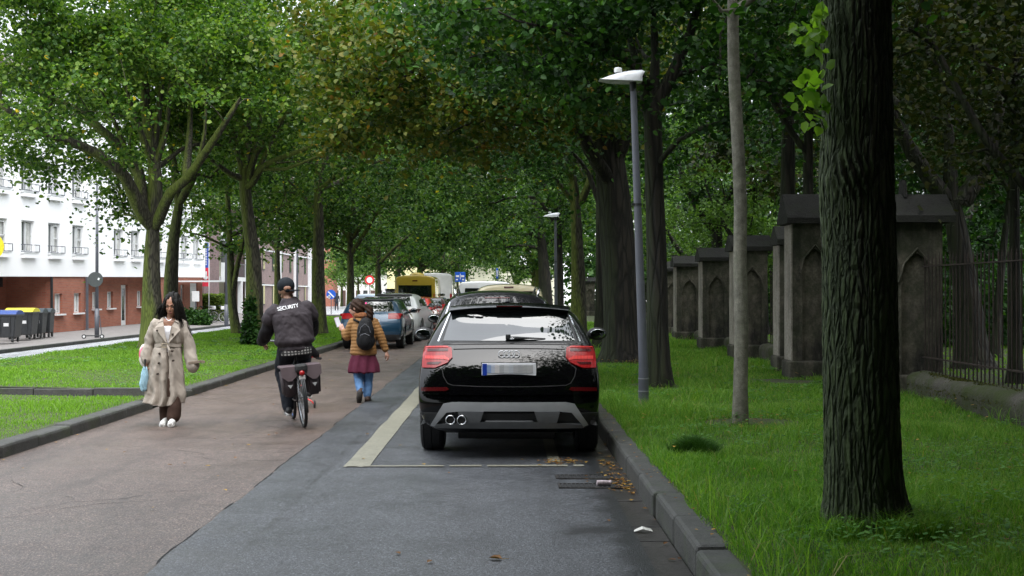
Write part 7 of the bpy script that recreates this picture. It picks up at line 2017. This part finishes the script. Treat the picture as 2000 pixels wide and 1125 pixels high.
    def gap(bm):
        zs = [.93,.82,.70,.58,.46,.36]; L_ = []
        for i, z in enumerate(zs):
            hit = cbv.ray_cast(Vector((.03+.02*i/5,-1,z)), Vector((0,1,0)))[0]; y_ = (hit.y if hit else -.15)-.003; wd = .004+.022*(i/5)**1.3
            L_.append((bm.verts.new((.03+.02*i/5-wd, y_, z)), bm.verts.new((.03+.02*i/5+wd, y_, z))))
        for a, b_ in zip(L_[:-1], L_[1:]): bm.faces.new((a[0], a[1], b_[1], b_[0]))
    cbv = bvh_of(coat); make('front_opening', gap, T, coat)
    # necklace
    make('necklace', lambda bm: tube(bm, [(-.02,-.075,1.33),(.01,-.10,1.295),(.035,-.108,1.285),(.06,-.10,1.295),(.09,-.07,1.33)], .003, 5), M['chrome'], root)
    # things she holds
    u = empty('folded_umbrella', (-4.12-.255, 15.1-.10, .58), 0, 'small folded light blue umbrella held in the lowered hand of the person in the coat', 'umbrella')
    blob('canopy', [('c', [((0,0,.13), .018), ((-.01,0,.04), .04), ((-.02,0,-.06), .043), ((-.015,0,-.12), .03)])], cloth('umbrella_blue', (.33,.52,.62), .6, .1, .6, 14), u, .006, 2, lambda c, n: .012*np.sin(np.arctan2(c[:, 1], c[:, 0])*5+c[:, 2]*20))
    make('handle', lambda bm: tube(bm, [(0,0,.12),(.0,0,.24)], .011, 8), M['plastic'], u)
    bg_ = empty('shoulder_bag', (-4.12-.30, 15.25, .83), 0, 'pink and white bag carried behind the arm of the person in the coat', 'bag')
    def pinkmat():
        m, nt, b = new_mat('bag_pink'); L(nt, ramp(nt, noise(nt, coords(nt), 6., 1), [(.42, (.72,.10,.20)), (.5, (.80,.72,.68))]), b.inputs['Base Color']); b.inputs['Roughness'].default_value = .6; return m
    blob('pouch', [('e', (-.03,0,.02), (.075,.06,.15))], pinkmat(), bg_, .01, 2, folds(.01, 9, 5, 2))
    make('strap', lambda bm: tube(bm, [(-.02,0,.15),(.03,-.02,.30),(.10,-.03,.42)], .008, 6), bpy.data.materials['bag_pink'], bg_)
woman_coat()
# ================= cyclist, bicycle
def cyclist():
    hd_ang = math.atan2(.30, 1.0)   # heads slightly to the left
    LEAN = R(-5.5)
    root = empty('bicycle', (-2.41, 14.84, .003), hd_ang, 'city bicycle with two grey pannier bags ridden away from the camera', 'bicycle')
    root.rotation_mode = 'XYZ'; MW = Matrix.Translation((-2.41, 14.84, .003)) @ Matrix.Rotation(hd_ang, 4, 'Z') @ Matrix.Rotation(LEAN, 4, 'Y'); root.matrix_world = MW
    # local: y forward, rear wheel contact at (0,0)
    rr = .345
    silver = simple('bike_alloy', (.5,.52,.54), .3, .8); blue = simple('bike_blue', (.02,.07,.25), .35)
    for wy, nm in ((0, 'wheel'), (1.06, 'wheel')):
        t = make(nm, lambda bm: tube(bm, ring_pts((0,wy,rr), rr-.020, 48, 'X'), .021, 8, closed=True), M['tyre'], root, True)
        make('rim', lambda bm: (tube(bm, ring_pts((0,wy,rr), rr-.046, 48, 'X'), .011, 6, closed=True), cone(bm, (-.04,wy,rr), (.04,wy,rr), .024, .024, 12)) and None, silver if wy == 0 else blue, t, True)
        make('spokes', lambda bm: [tube(bm, [(.02*(-1)**k, wy, rr), (0, wy+(rr-.05)*math.cos(a), rr+(rr-.05)*math.sin(a))], .0022, 4) for k, a in enumerate(np.linspace(0, 2*PI, 29)[:-1])] and None, silver, t)
        make('mudguard', lambda bm: [tube(bm, [(dx, wy+(rr+.02)*math.cos(a), rr+(rr+.02)*math.sin(a)) for a in np.linspace(.35*PI if wy == 0 else .1*PI, 1.12*PI if wy == 0 else 1.0*PI, 14)], .009, 6) for dx in (-.018, 0, .018)] and None, M['dark_paint'], root, True)
    make('reflector_ring', lambda bm: (box(bm, (.02,1.06-.2,rr), (.01,.05,.05)),) and None, simple('orange_reflector', (.8,.2,.01), .3), root)
    make('frame', lambda bm: (tube(bm, [(.0,.42,.30),(0,.24,.80)], .017, 10), tube(bm, [(0,.42,.30),(0,.86,.78)], .02, 10), tube(bm, [(0,.28,.66),(0,.84,.90)], .016, 10), tube(bm, [(0,.84,.92),(0,.90,.70)], .019, 10),
        [tube(bm, [(s*.05,0,rr),(s*.03,.40,.30)], .010, 8) for s in (-1,1)], [tube(bm, [(s*.05,0,rr),(s*.02,.26,.74)], .009, 8) for s in (-1,1)], [tube(bm, [(s*.045,1.06,rr),(s*.045,.94,.66),(0,.90,.72)], .011, 8) for s in (-1,1)]) and None, M['dark_paint'], root, True)
    make('rear_rack', lambda bm: ([tube(bm, [(s*.06,-.22,.76),(s*.06,.18,.76)], .006, 6) for s in (-1,1)], [tube(bm, [(-.06,y_,.76),(.06,y_,.76)], .005, 6) for y_ in (-.22,-.1,.05,.18)], [tube(bm, [(s*.055,0,rr),(s*.07,-.08,.76)], .005, 6) for s in (-1,1)]) and None, M['dark_paint'], root)
    make('handlebar', lambda bm: (tube(bm, [(-.31,.62,1.02),(-.27,.74,1.05),(-.1,.84,1.03),(0,.86,1.02),(.1,.84,1.03),(.27,.74,1.05),(.31,.62,1.02)], .012, 8), tube(bm, [(0,.84,.90),(0,.86,1.03)], .014, 8)) and None, silver, root, True)
    make('saddle', lambda bm: (ell(bm, (0,.16,.945), (.095,.12,.035)), ell(bm, (0,.30,.945), (.035,.12,.025)), tube(bm, [(0,.22,.80),(0,.20,.93)], .014, 8)) and None, M['plastic'], root, True)
    make('rear_light', lambda bm: (cone(bm, (0,-.27,.675), (0,-.25,.675), .030, .034, 16),) and None, M['lens'], root, True)
    make('rear_reflector', lambda bm: (box(bm, (0,-.25,.62), (.075,.02,.055), bev=.008), box(bm, (0,-.235,.645), (.05,.02,.09), bev=.005)) and None, simple('reflector_pale', (.45,.43,.42), .4), root)
    make('crank', lambda bm: (tube(bm, [(-.09,.42,.30),(-.09,.36,.16)], .011, 6), tube(bm, [(.09,.42,.30),(.09,.48,.44)], .011, 6), box(bm, (-.14,.36,.155), (.09,.09,.02)), box(bm, (.14,.48,.445), (.09,.09,.02)), cone(bm, (.05,.42,.30), (.055,.42,.30), .09, .09, 24)) and None, silver, root)
    make('kickstand', lambda bm: tube(bm, [(-.07,.10,.33),(-.11,-.02,.36)], .008, 6), silver, root)
    # pannier bags, hung over the rack: a pair of their own
    PB = cloth('pannier_cloth', (.055,.045,.050), .75, .15, .3, 6); PL = cloth('pannier_flap', (.11,.085,.092), .7, .1, .2, 6)
    for s in (-1, 1):
        pr = empty('pannier_bag', (0,0,0), 0, ('left' if s < 0 else 'right') + '-hand grey pannier bag beside the rear wheel of the ridden bicycle', 'pannier bag', 'pannier bags on the ridden bicycle')
        pr.matrix_world = MW @ Matrix.Translation((s*.145, -.02, .60))
        def bag(bm):
            a = [bm.verts.new(v) for v in ((-.07,-.17,-.20),(.07,-.17,-.20),(.07,.15,-.20),(-.07,.15,-.20))]; b_ = [bm.verts.new(v) for v in ((-.085,-.19,.12),(.085,-.19,.12),(.085,.17,.12),(-.085,.17,.12))]
            bm.faces.new(a[::-1]); bm.faces.new(b_)
            for k in range(4): bm.faces.new((a[k], a[(k+1)%4], b_[(k+1)%4], b_[k]))
            bmesh.ops.bevel(bm, geom=bm.edges[:], offset=.025, segments=3, affect='EDGES')
        make('bag', bag, PB, pr, True)
        def flap(bm):
            pts = [(-.095,.135),(-.092,.05),(-.02,-.0-.01),(.03,-.01),(.092,.05),(.095,.135),(.07,.16),(-.07,.16)]
            prism(bm, pts, 'Y', -.205, -.188); box(bm, (0,-.01,.15), (.185,.38,.03), bev=.01)
        make('flap', flap, PL, pr)
        make('reflective_mark', lambda bm: prism(bm, [(-.028,-.055),(.028,-.055),(0,-.095)], 'Y', -.212, -.19), simple('reflective_grey', (.35,.36,.36), .4) if 'reflective_grey' not in bpy.data.materials else bpy.data.materials['reflective_grey'], pr)
    make('rack_cushion', lambda bm: (box(bm, (0,-.21,.735), (.15,.10,.10), bev=.03),) and None, M['plastic'], root)
    # rider
    A = empty('person', (-2.41, 14.84, .003), hd_ang, 'person in a dark jacket lettered on the back and a black cap riding the bicycle', 'person', 'people on the lane'); A.matrix_world = MW
    face = (0,1,-.05)
    hp_, q, Rm = head_parts((-.02,.33,1.665), .115, face)
    lw = (-.375,.62,1.04); rw = (.295,.66,1.08)
    parts = hp_+[('c', [((-.01,.29,1.58), .060), ((0,.24,1.47), .065)]), ('r', [((0,.17,.98), .17, .13), ((0,.19,1.15), .17, .12), ((0,.22,1.35), .20, .12), ((0,.24,1.46), .18, .09), ((0,.26,1.50), .09, .07)]),
        ('c', [((-.20,.24,1.44), .06), ((-.31,.34,1.20), .05), ((-.35,.52,1.08), .035), (lw, .027)]), ('c', [((.20,.24,1.44), .06), ((.27,.38,1.22), .05), ((.285,.54,1.12), .035), (rw, .027)]),
        ('c', [((-.09,.18,.99), .10), ((-.14,.50,.68), .075), ((-.13,.34,.24), .045), ((-.13,.33,.16), .04)]), ('c', [((.09,.18,.99), .10), ((.13,.56,.84), .075), ((.13,.46,.50), .05), ((.13,.45,.47), .04)])]
    parts += hand_parts(lw, (.75,.25,-.35), (.1,.3,-1), 1, 1.0, 1.05) + hand_parts(rw, (-.3,.8,-.3), (0,.4,-1), 1, 1.1, 1.05)
    body = blob('body', parts, SK_B, A, .0075, 3); face_bits(q, Rm, .115, body)
    J = cloth('jacket_dark', (.040,.033,.038), .7, .10, .35, 4.); JB = cloth('sleeve_black', (.013,.012,.014), .7, .12, .4, 5.)
    def jd(c, n):
        return folds(.030, 5.5, 3.2, 13)(c, n)-.018*np.exp(-((c[:, 2]-.985)/.02)**2)+.012*np.exp(-((c[:, 2]-1.04)/.04)**2)
    jk = blob('jacket', [('r', [((.0,.16,.93), .175, .155), ((0,.16,.97), .195, .165), ((0,.16,1.05), .218, .172), ((0,.18,1.2), .225, .165), ((0,.20,1.36), .238, .155), ((0,.235,1.45), .20, .12), ((0,.26,1.50), .12, .095), ((-.005,.28,1.56), .078, .085)]),
        ('c', [((-.19,.235,1.42), .085), ((-.27,.27,1.33), .088)]), ('c', [((.19,.235,1.42), .085), ((.25,.28,1.34), .086)])], J, A, .009, 3, jd)
    blob('sleeve', [('c', [((-.235,.26,1.37), .086), ((-.295,.33,1.20), .080), ((-.335,.45,1.10), .068), ((-.36,.54,1.06), .055), ((-.365,.57,1.05), .045)])], JB, A, .009, 3, folds(.026, 7, 5, 14))
    blob('sleeve', [('c', [((.225,.27,1.37), .084), ((.265,.36,1.23), .074), ((.285,.50,1.14), .058), ((.295,.60,1.10), .048)])], JB, A, .009, 3, folds(.026, 7, 5, 15))
    # lettering across the shoulders
    bv = bvh_of(jk)
    o = text_obj('lettering', 'SECURITY', .062, M['white_paint'], None, (0,0,0), (0,0,0), ext=.004, bold=.0005, sx=.85)
    me = o.data; 
    for v in me.vertices:
        x_ = v.co.x*.92-.035; z_ = 1.462+v.co.y+x_*.10
        hit = bv.ray_cast(Vector((x_-.01,-1,z_)), Vector((0,1,0)))[0]
        y_ = hit.y if hit else .1
        v.co = Vector((x_-.01, y_-.004-(v.co.z+.004)*.6, z_))
    o.scale = (1,1,1); o.parent = jk
    # shirt hem, trousers
    def plaid():
        m, nt, b = new_mat('plaid_shirt'); v = coords(nt)
        wx = N(nt, 'ShaderNodeTexWave', bands_direction='X'); wx.inputs['Scale'].default_value = 8; L(nt, v, wx.inputs['Vector'])
        wz = N(nt, 'ShaderNodeTexWave', bands_direction='Z'); wz.inputs['Scale'].default_value = 9; L(nt, v, wz.inputs['Vector'])
        L(nt, ramp(nt, mathn(nt, 'MULTIPLY', wx.outputs['Fac'], wz.outputs['Fac']), [(.1, (.03,.03,.03)), (.6, (.35,.34,.33))]), b.inputs['Base Color']); b.inputs['Roughness'].default_value = .9; return m
    blob('shirt_hem', [('r', [((0.01,.155,.875), .180, .155), ((.01,.155,.96), .188, .158)])], plaid(), A, .009, 2, folds(.01, 9, 5, 3))
    TR = cloth('trousers_navy', (.014,.017,.024), .8, .2, .4, 6)
    blob('trousers', [('e', (0,.17,.97), (.175,.155,.10)), ('c', [((-.09,.18,.97), .115), ((-.14,.50,.69), .092), ((-.135,.42,.45), .075), ((-.13,.345,.24), .062)]), ('c', [((.09,.18,.97), .115), ((.13,.56,.84), .09), ((.13,.50,.62), .07), ((.13,.46,.50), .058)])], TR, A, .009, 3, folds(.022, 8, 4, 7))
    for (h_, t_) in (((-.135,.28,.145), (-.14,.48,.145)), ((.135,.40,.44), (.14,.60,.44))): shoe('shoe', h_, t_, M['plastic'], WHITE, A)
    # cap worn backwards with the strap opening
    CP = cloth('cap_black', (.010,.013,.017), .8, .2, .1, 8)
    cp = blob('cap', [('e', (-.02,.325,1.722), (.108,.128,.105)), ('c', [((-.02,.22,1.67), .035), ((-.02,.42,1.685), .05)])], CP, A, .007, 3)
    make('strap', lambda bm: (ell(bm, (-.02,.208,1.688), (.045,.02,.032)),) and None, SK_B, cp, True)
    make('brim', lambda bm: (ell(bm, (.06,.24,1.655), (.085,.09,.010), Ry(.05)),) and None, CP, cp, True)
    make('watch', lambda bm: (tube(bm, ring_pts((0,0,0), .031, 20, 'X'), .008, 6, closed=True), box(bm, (0,0,.034), (.03,.03,.012), bev=.003)) and None, M['chrome'], A).matrix_local = Matrix.Translation((-.370,.590,1.045)) @ Matrix.Rotation(.9, 4, 'Z')
cyclist()
# ================= child on a small red bicycle beyond the cyclist
def child():
    rt = empty('child_bicycle', (-2.86, 17.35, .003), .12, 'small red bicycle with stabiliser wheel ridden in front of the adult cyclist', 'bicycle')
    red = simple('kid_red', (.62,.03,.03), .35)
    for wy in (0, .62):
        t = make('wheel', lambda bm: tube(bm, ring_pts((0,wy,.155), .14, 28, 'X'), .017, 6, closed=True), M['tyre'], rt, True)
        make('rim', lambda bm: tube(bm, ring_pts((0,wy,.155), .118, 28, 'X'), .009, 5, closed=True), red, t, True)
    for s in (-1, 1):
        st_ = make('stabiliser', lambda bm: (tube(bm, [(s*.03,0,.155),(s*.14,-.02,.10),(s*.17,-.02,.06)], .011, 6),) and None, red, rt)
        make('small_wheel', lambda bm: (tube(bm, ring_pts((s*.185,-.02,.055), .040, 18, 'X'), .015, 6, closed=True), cone(bm, (s*.175,-.02,.055), (s*.195,-.02,.055), .03, .03, 12)) and None, M['plastic'], st_)
    make('frame', lambda bm: (tube(bm, [(0,0,.155),(0,.28,.18),(0,.52,.42)], .017, 8), tube(bm, [(0,0,.155),(0,.14,.44)], .014, 8), tube(bm, [(0,.14,.36),(0,.52,.42)], .014, 8), tube(bm, [(0,.62,.155),(0,.53,.42),(0,.50,.60)], .015, 8)) and None, red, rt, True)
    make('saddle', lambda bm: (ell(bm, (0,.12,.47), (.06,.10,.03)),) and None, M['plastic'], rt, True)
    make('handlebar', lambda bm: (tube(bm, [(-.22,.40,.68),(-.14,.46,.70),(0,.50,.62),(.14,.46,.70),(.22,.40,.68)], .011, 8),) and None, red, rt, True)
    for s in (-1, 1): make('grip', lambda bm: (cone(bm, (s*.19,.42,.685), (s*.26,.36,.675), .018, .018, 10),) and None, M['plastic'], rt)
    A = empty('person', (-2.86, 17.35, .003), .12, 'small child in dark clothes on the red bicycle, mostly hidden by the cyclist', 'person', 'people on the lane')
    hp_, q, Rm = head_parts((0,.22,1.02), .09, (0,1,0))
    rw = (.205,.36,.715)
    parts = hp_+[('c', [((0,.20,.95), .04), ((0,.18,.88), .042)]), ('r', [((0,.12,.50), .11, .09), ((0,.14,.66), .10, .08), ((0,.16,.82), .12, .075), ((0,.17,.88), .07, .05)]),
         ('c', [((.11,.17,.83), .04), ((.19,.24,.74), .032), (rw, .020)]), ('c', [((-.11,.17,.83), .04), ((-.19,.24,.74), .032), ((-.205,.36,.715), .020)]),
         ('c', [((.06,.14,.50), .06), ((.09,.36,.40), .045), ((.10,.30,.17), .03)]), ('c', [((-.06,.14,.50), .06), ((-.09,.34,.33), .045), ((-.10,.24,.10), .03)])]
    parts += hand_parts(rw, (.3,.7,-.1), (0,.3,-1), 1, 1.1, .75)+hand_parts((-.205,.36,.715), (-.3,.7,-.1), (0,.3,-1), -1, 1.1, .75)
    blob('body', parts, SK_C, A, .007, 2)
    blob('jacket', [('r', [((0,.12,.48), .135, .11), ((0,.14,.66), .13, .105), ((0,.16,.82), .145, .10), ((0,.17,.90), .08, .06)]), ('c', [((.11,.17,.82), .058), ((.185,.235,.745), .048), ((.20,.31,.725), .036)]), ('c', [((-.11,.17,.82), .058), ((-.185,.235,.745), .048), ((-.20,.31,.725), .036)])], bpy.data.materials['sleeve_black'], A, .009, 2, folds(.015, 9, 6, 3))
    blob('trousers', [('c', [((.06,.13,.50), .075), ((.09,.36,.40), .058), ((.10,.31,.19), .045)]), ('c', [((-.06,.13,.50), .075), ((-.09,.34,.33), .058), ((-.10,.25,.13), .045)])], bpy.data.materials['trousers_navy'], A, .009, 2)
    blob('helmet', [('e', (0,.21,1.055), (.10,.12,.085))], simple('helmet_pink', (.6,.25,.35), .4), A, .008, 2)
    for s, z_, y_ in ((1, .13, .27), (-1, .05, .21)): shoe('shoe', (s*.10,y_,z_), (s*.10,y_+.13,z_), M['plastic'], WHITE, A)
child()
# ================= woman with the backpack
def woman_pack():
    ox = GX(710, 18.3)
    A = empty('person', (ox, 18.3, .003), 0, 'person in ochre quilted jacket with black backpack and blue jeans, looking at a phone', 'person', 'people on the lane')
    face = (-.95,.25,-.18)
    hp_, q, Rm = head_parts((-.115,.02,1.405), .108, face)
    lh = (-.30,.06,1.06); rh = (.335,.03,.755)
    parts = hp_+[('c', [((-.08,.03,1.32), .052), ((-.02,.02,1.22), .055)]), ('r', [((0,0,.80), .16, .12), ((0,0,.95), .135, .10), ((0,0,1.12), .16, .11), ((0,0,1.21), .15, .085), ((-.01,0,1.25), .08, .06)]),
       ('c', [((-.16,0,1.19), .05), ((-.25,.06,.97), .042), (lh, .024)]), ('c', [((.16,0,1.19), .05), ((.27,.0,.96), .042), (rh, .024)]),
       ('c', [((-.07,0,.82), .09), ((-.075,.04,.45), .06), ((-.035,-.12,.12), .04)]), ('c', [((.07,0,.82), .09), ((.07,.05,.45), .06), ((.05,.03,.08), .04)])]
    parts += hand_parts(lh, (-.5,.25,.75), (-.1,1,.2), 1, .8, .95)+hand_parts(rh, (.35,0,-.9), (-1,.3,0), -1, .5, .95)
    body = blob('body', parts, SK_C, A, .0065, 3); face_bits(q, Rm, .108, body)
    OC = cloth('quilted_ochre', (.25,.13,.048), .55, .12, .2, 5)
    def quilt(ax):
        def f(c, n):
            ph = np.abs(np.sin((c[:, 2]+.012*np.sin(c[:, 0]*14))*PI/.050))
            return .007*(ph**.6)-.003+.008*(fbm(c[:, 0]*14+5, c[:, 2]*14+c[:, 1]*10+5, 3, 4)-.45)
        return f
    jk = blob('jacket', [('r', [((0,0,.70), .180, .145), ((0,0,.73), .200, .155), ((0,0,.90), .180, .14), ((0,0,1.10), .195, .14), ((0,0,1.20), .17, .11), ((-.02,0,1.27), .095, .08)]),
        ('c', [((-.155,0,1.18), .075), ((-.215,.03,1.05), .074), ((-.25,.05,.98), .068), ((-.275,.055,1.00), .058), ((-.295,.06,1.04), .046)]),
        ('c', [((.155,0,1.18), .075), ((.235,.0,1.02), .070), ((.285,.01,.90), .062), ((.322,.02,.79), .050)])], OC, A, .008, 2, quilt(0))
    blob('collar', [('c', [((-.10,-.03,1.285), .045), ((.0,-.075,1.29), .050), ((.07,-.03,1.285), .045), ((.02,.06,1.28), .045)])], cloth('fur_collar', (.22,.09,.04), .9, .3, .9, 30), jk, .008, 1, lambda c, n: .014*(fbm(c[:, 0]*60+9, c[:, 2]*60+c[:, 1]*50+9, 2, 3)-.45))
    blob('skirt', [('r', [((0.01,.0,.45), .228, .165), ((.01,0,.55), .215, .16), ((0,0,.72), .165, .135)])], cloth('skirt_plum', (.095,.018,.038), .85, .12, .4, 6), A, .009, 2,
         lambda c, n: folds(.02, 8, 1.5, 5)(c, n)+.012*np.sin(np.arctan2(c[:, 1], c[:, 0])*8)*np.clip((.70-c[:, 2])/.2, 0, 1))
    JN = cloth('jeans_blue', (.10,.20,.38), .85, .2, .3, 8)
    blob('jeans', [('c', [((-.07,0,.70), .09), ((-.08,.04,.45), .074), ((-.055,-.04,.28), .062), ((-.035,-.10,.17), .052)]), ('c', [((.06,0,.70), .09), ((.07,.05,.45), .074), ((.065,.05,.25), .062), ((.055,.035,.11), .056)])], JN, A, .008, 2, folds(.012, 10, 6, 6))
    SH = simple('shoe_brown', (.045,.025,.018), .7); SO = simple('sole_dark', (.02,.017,.015), .8)
    shoe('shoe', (.055,.0,.0), (.065,.20,0), SH, SO, A)
    # lifted rear foot shows its sole
    s2 = blob('shoe', [('c', [((-.035,-.14,.155), .045), ((-.05,-.10,.07), .046), ((-.055,-.04,.015+.02), .040)]), ('c', [((-.035,-.11,.17), .048), ((-.035,-.10,.19), .05)])], SH, A, .007, 2)
    make('sole', lambda bm: tube(bm, [(-.032,-.185,.17), (-.048,-.150,.07), (-.055,-.08,.004)], [.032,.036,.034], 10), SO, s2, True)
    # hair with ponytail
    blob('hair', [('e', (-.09,.02,1.435), (.115,.108,.108)), ('e', (-.055,.0,1.41), (.09,.10,.105)), ('c', [((.01,-.03,1.43), .045), ((.06,-.05,1.42), .05), ((.10,-.06,1.36), .055), ((.105,-.06,1.29), .05), ((.09,-.07,1.22), .03)])], HAIRB, A, .008, 3,
         lambda c, n: .006*np.sin(c[:, 0]*60+c[:, 2]*90))
    strands('hair_strands', [[(-.10,0,1.53),(-.02,-.03,1.50),(.03,-.04,1.45)], [(.05,-.05,1.44),(.11,-.06,1.38),(.12,-.06,1.30),(.12,-.07,1.21)], [(-.17,.02,1.48),(-.12,-.04,1.44),(-.03,-.05,1.44)]], .0028, HAIRB, A, 150, .014, 2)
    make('hair_tie', lambda bm: (tube(bm, ring_pts((.045,-.045,1.44), .032, 14, 'X'), .014, 6, closed=True),) and None, simple('tie_pink', (.65,.03,.22), .6), A, True)
    # backpack and phone are things of their own
    B_ = empty('backpack', (ox+.055, 18.3-.20, .003+1.02), 0, 'black backpack worn over the quilted jacket', 'backpack')
    BK = cloth('backpack_black', (.009,.0095,.011), .65, .2, .5, 9)
    blob('bag', [('e', (0,0,0), (.125,.095,.22)), ('e', (0,.01,-.10), (.135,.10,.14)), ('e', (0,.01,.12), (.10,.08,.12))], BK, B_, .009, 2, folds(.012, 9, 6, 8))
    blob('front_pocket', [('e', (0,-.075,-.08), (.09,.04,.11))], BK, B_, .008, 2)
    make('zip', lambda bm: (tube(bm, [(-.08,-.088,.02),(-.06,-.09,.10),(0,-.085,.15),(.06,-.09,.10),(.08,-.088,.02)], .004, 6), tube(bm, [(-.07,-.112,-.02),(0,-.118,.01),(.07,-.112,-.02)], .004, 6)) and None, M['grey_paint'], B_)
    for s in (-1, 1): make('strap', lambda bm: tube(bm, [(-.03+s*.07,.06,.17),(-.06+s*.11,.09,.205),(-.06+s*.13,.16,.21),(-.06+s*.15,.26,.15)], [.016,.018,.018,.016], 8), BK, B_, True)
    make('handle', lambda bm: tube(bm, [(-.03,.02,.22),(-.02,.02,.26),(.02,.02,.26),(.03,.02,.22)], .006, 6), BK, B_)
    Ph = empty('mobile_phone', (ox-.395, 18.3+.10, 1.19), .5, 'pale pink mobile phone held up in a raised hand', 'phone')
    make('case', lambda bm: (box(bm, (0,0,0), (.078,.010,.15), rot=Rx(-.25) @ Ry(-.25), bev=.004),) and None, simple('case_pink', (.45,.30,.42), .35), Ph)
    make('screen', lambda bm: (box(bm, (0,-.007,-.002), (.068,.003,.135), rot=Rx(-.25) @ Ry(-.25)),) and None, simple('screen_pale', (.6,.62,.68), .1), Ph)
woman_pack()
# far pedestrian at the junction
A = empty('person', (GX(658, 118), 118, -.05), .2, 'distant person in dark clothes standing on the far pavement', 'person')
hp_, q, Rm = head_parts((0,0,1.62), .11, (0,-1,0))
blob('body', hp_+[('c', [((0,0,1.52), .055), ((0,0,1.44), .06)]), ('r', [((0,0,.85), .17, .11), ((0,0,1.1), .16, .11), ((0,0,1.4), .2, .11), ((0,0,1.48), .09, .07)]), ('c', [((-.2,0,1.4), .055), ((-.25,0,1.1), .045), ((-.24,-.05,.85), .03)]), ('c', [((.2,0,1.4), .055), ((.25,0,1.1), .045), ((.24,-.05,.85), .03)]),
     ('c', [((-.09,0,.88), .09), ((-.12,0,.45), .065), ((-.13,0,.05), .05)]), ('c', [((.09,0,.88), .09), ((.10,0,.45), .065), ((.11,0,.05), .05)])], cloth('far_clothes', (.03,.035,.045), .8), A, .02, 2)
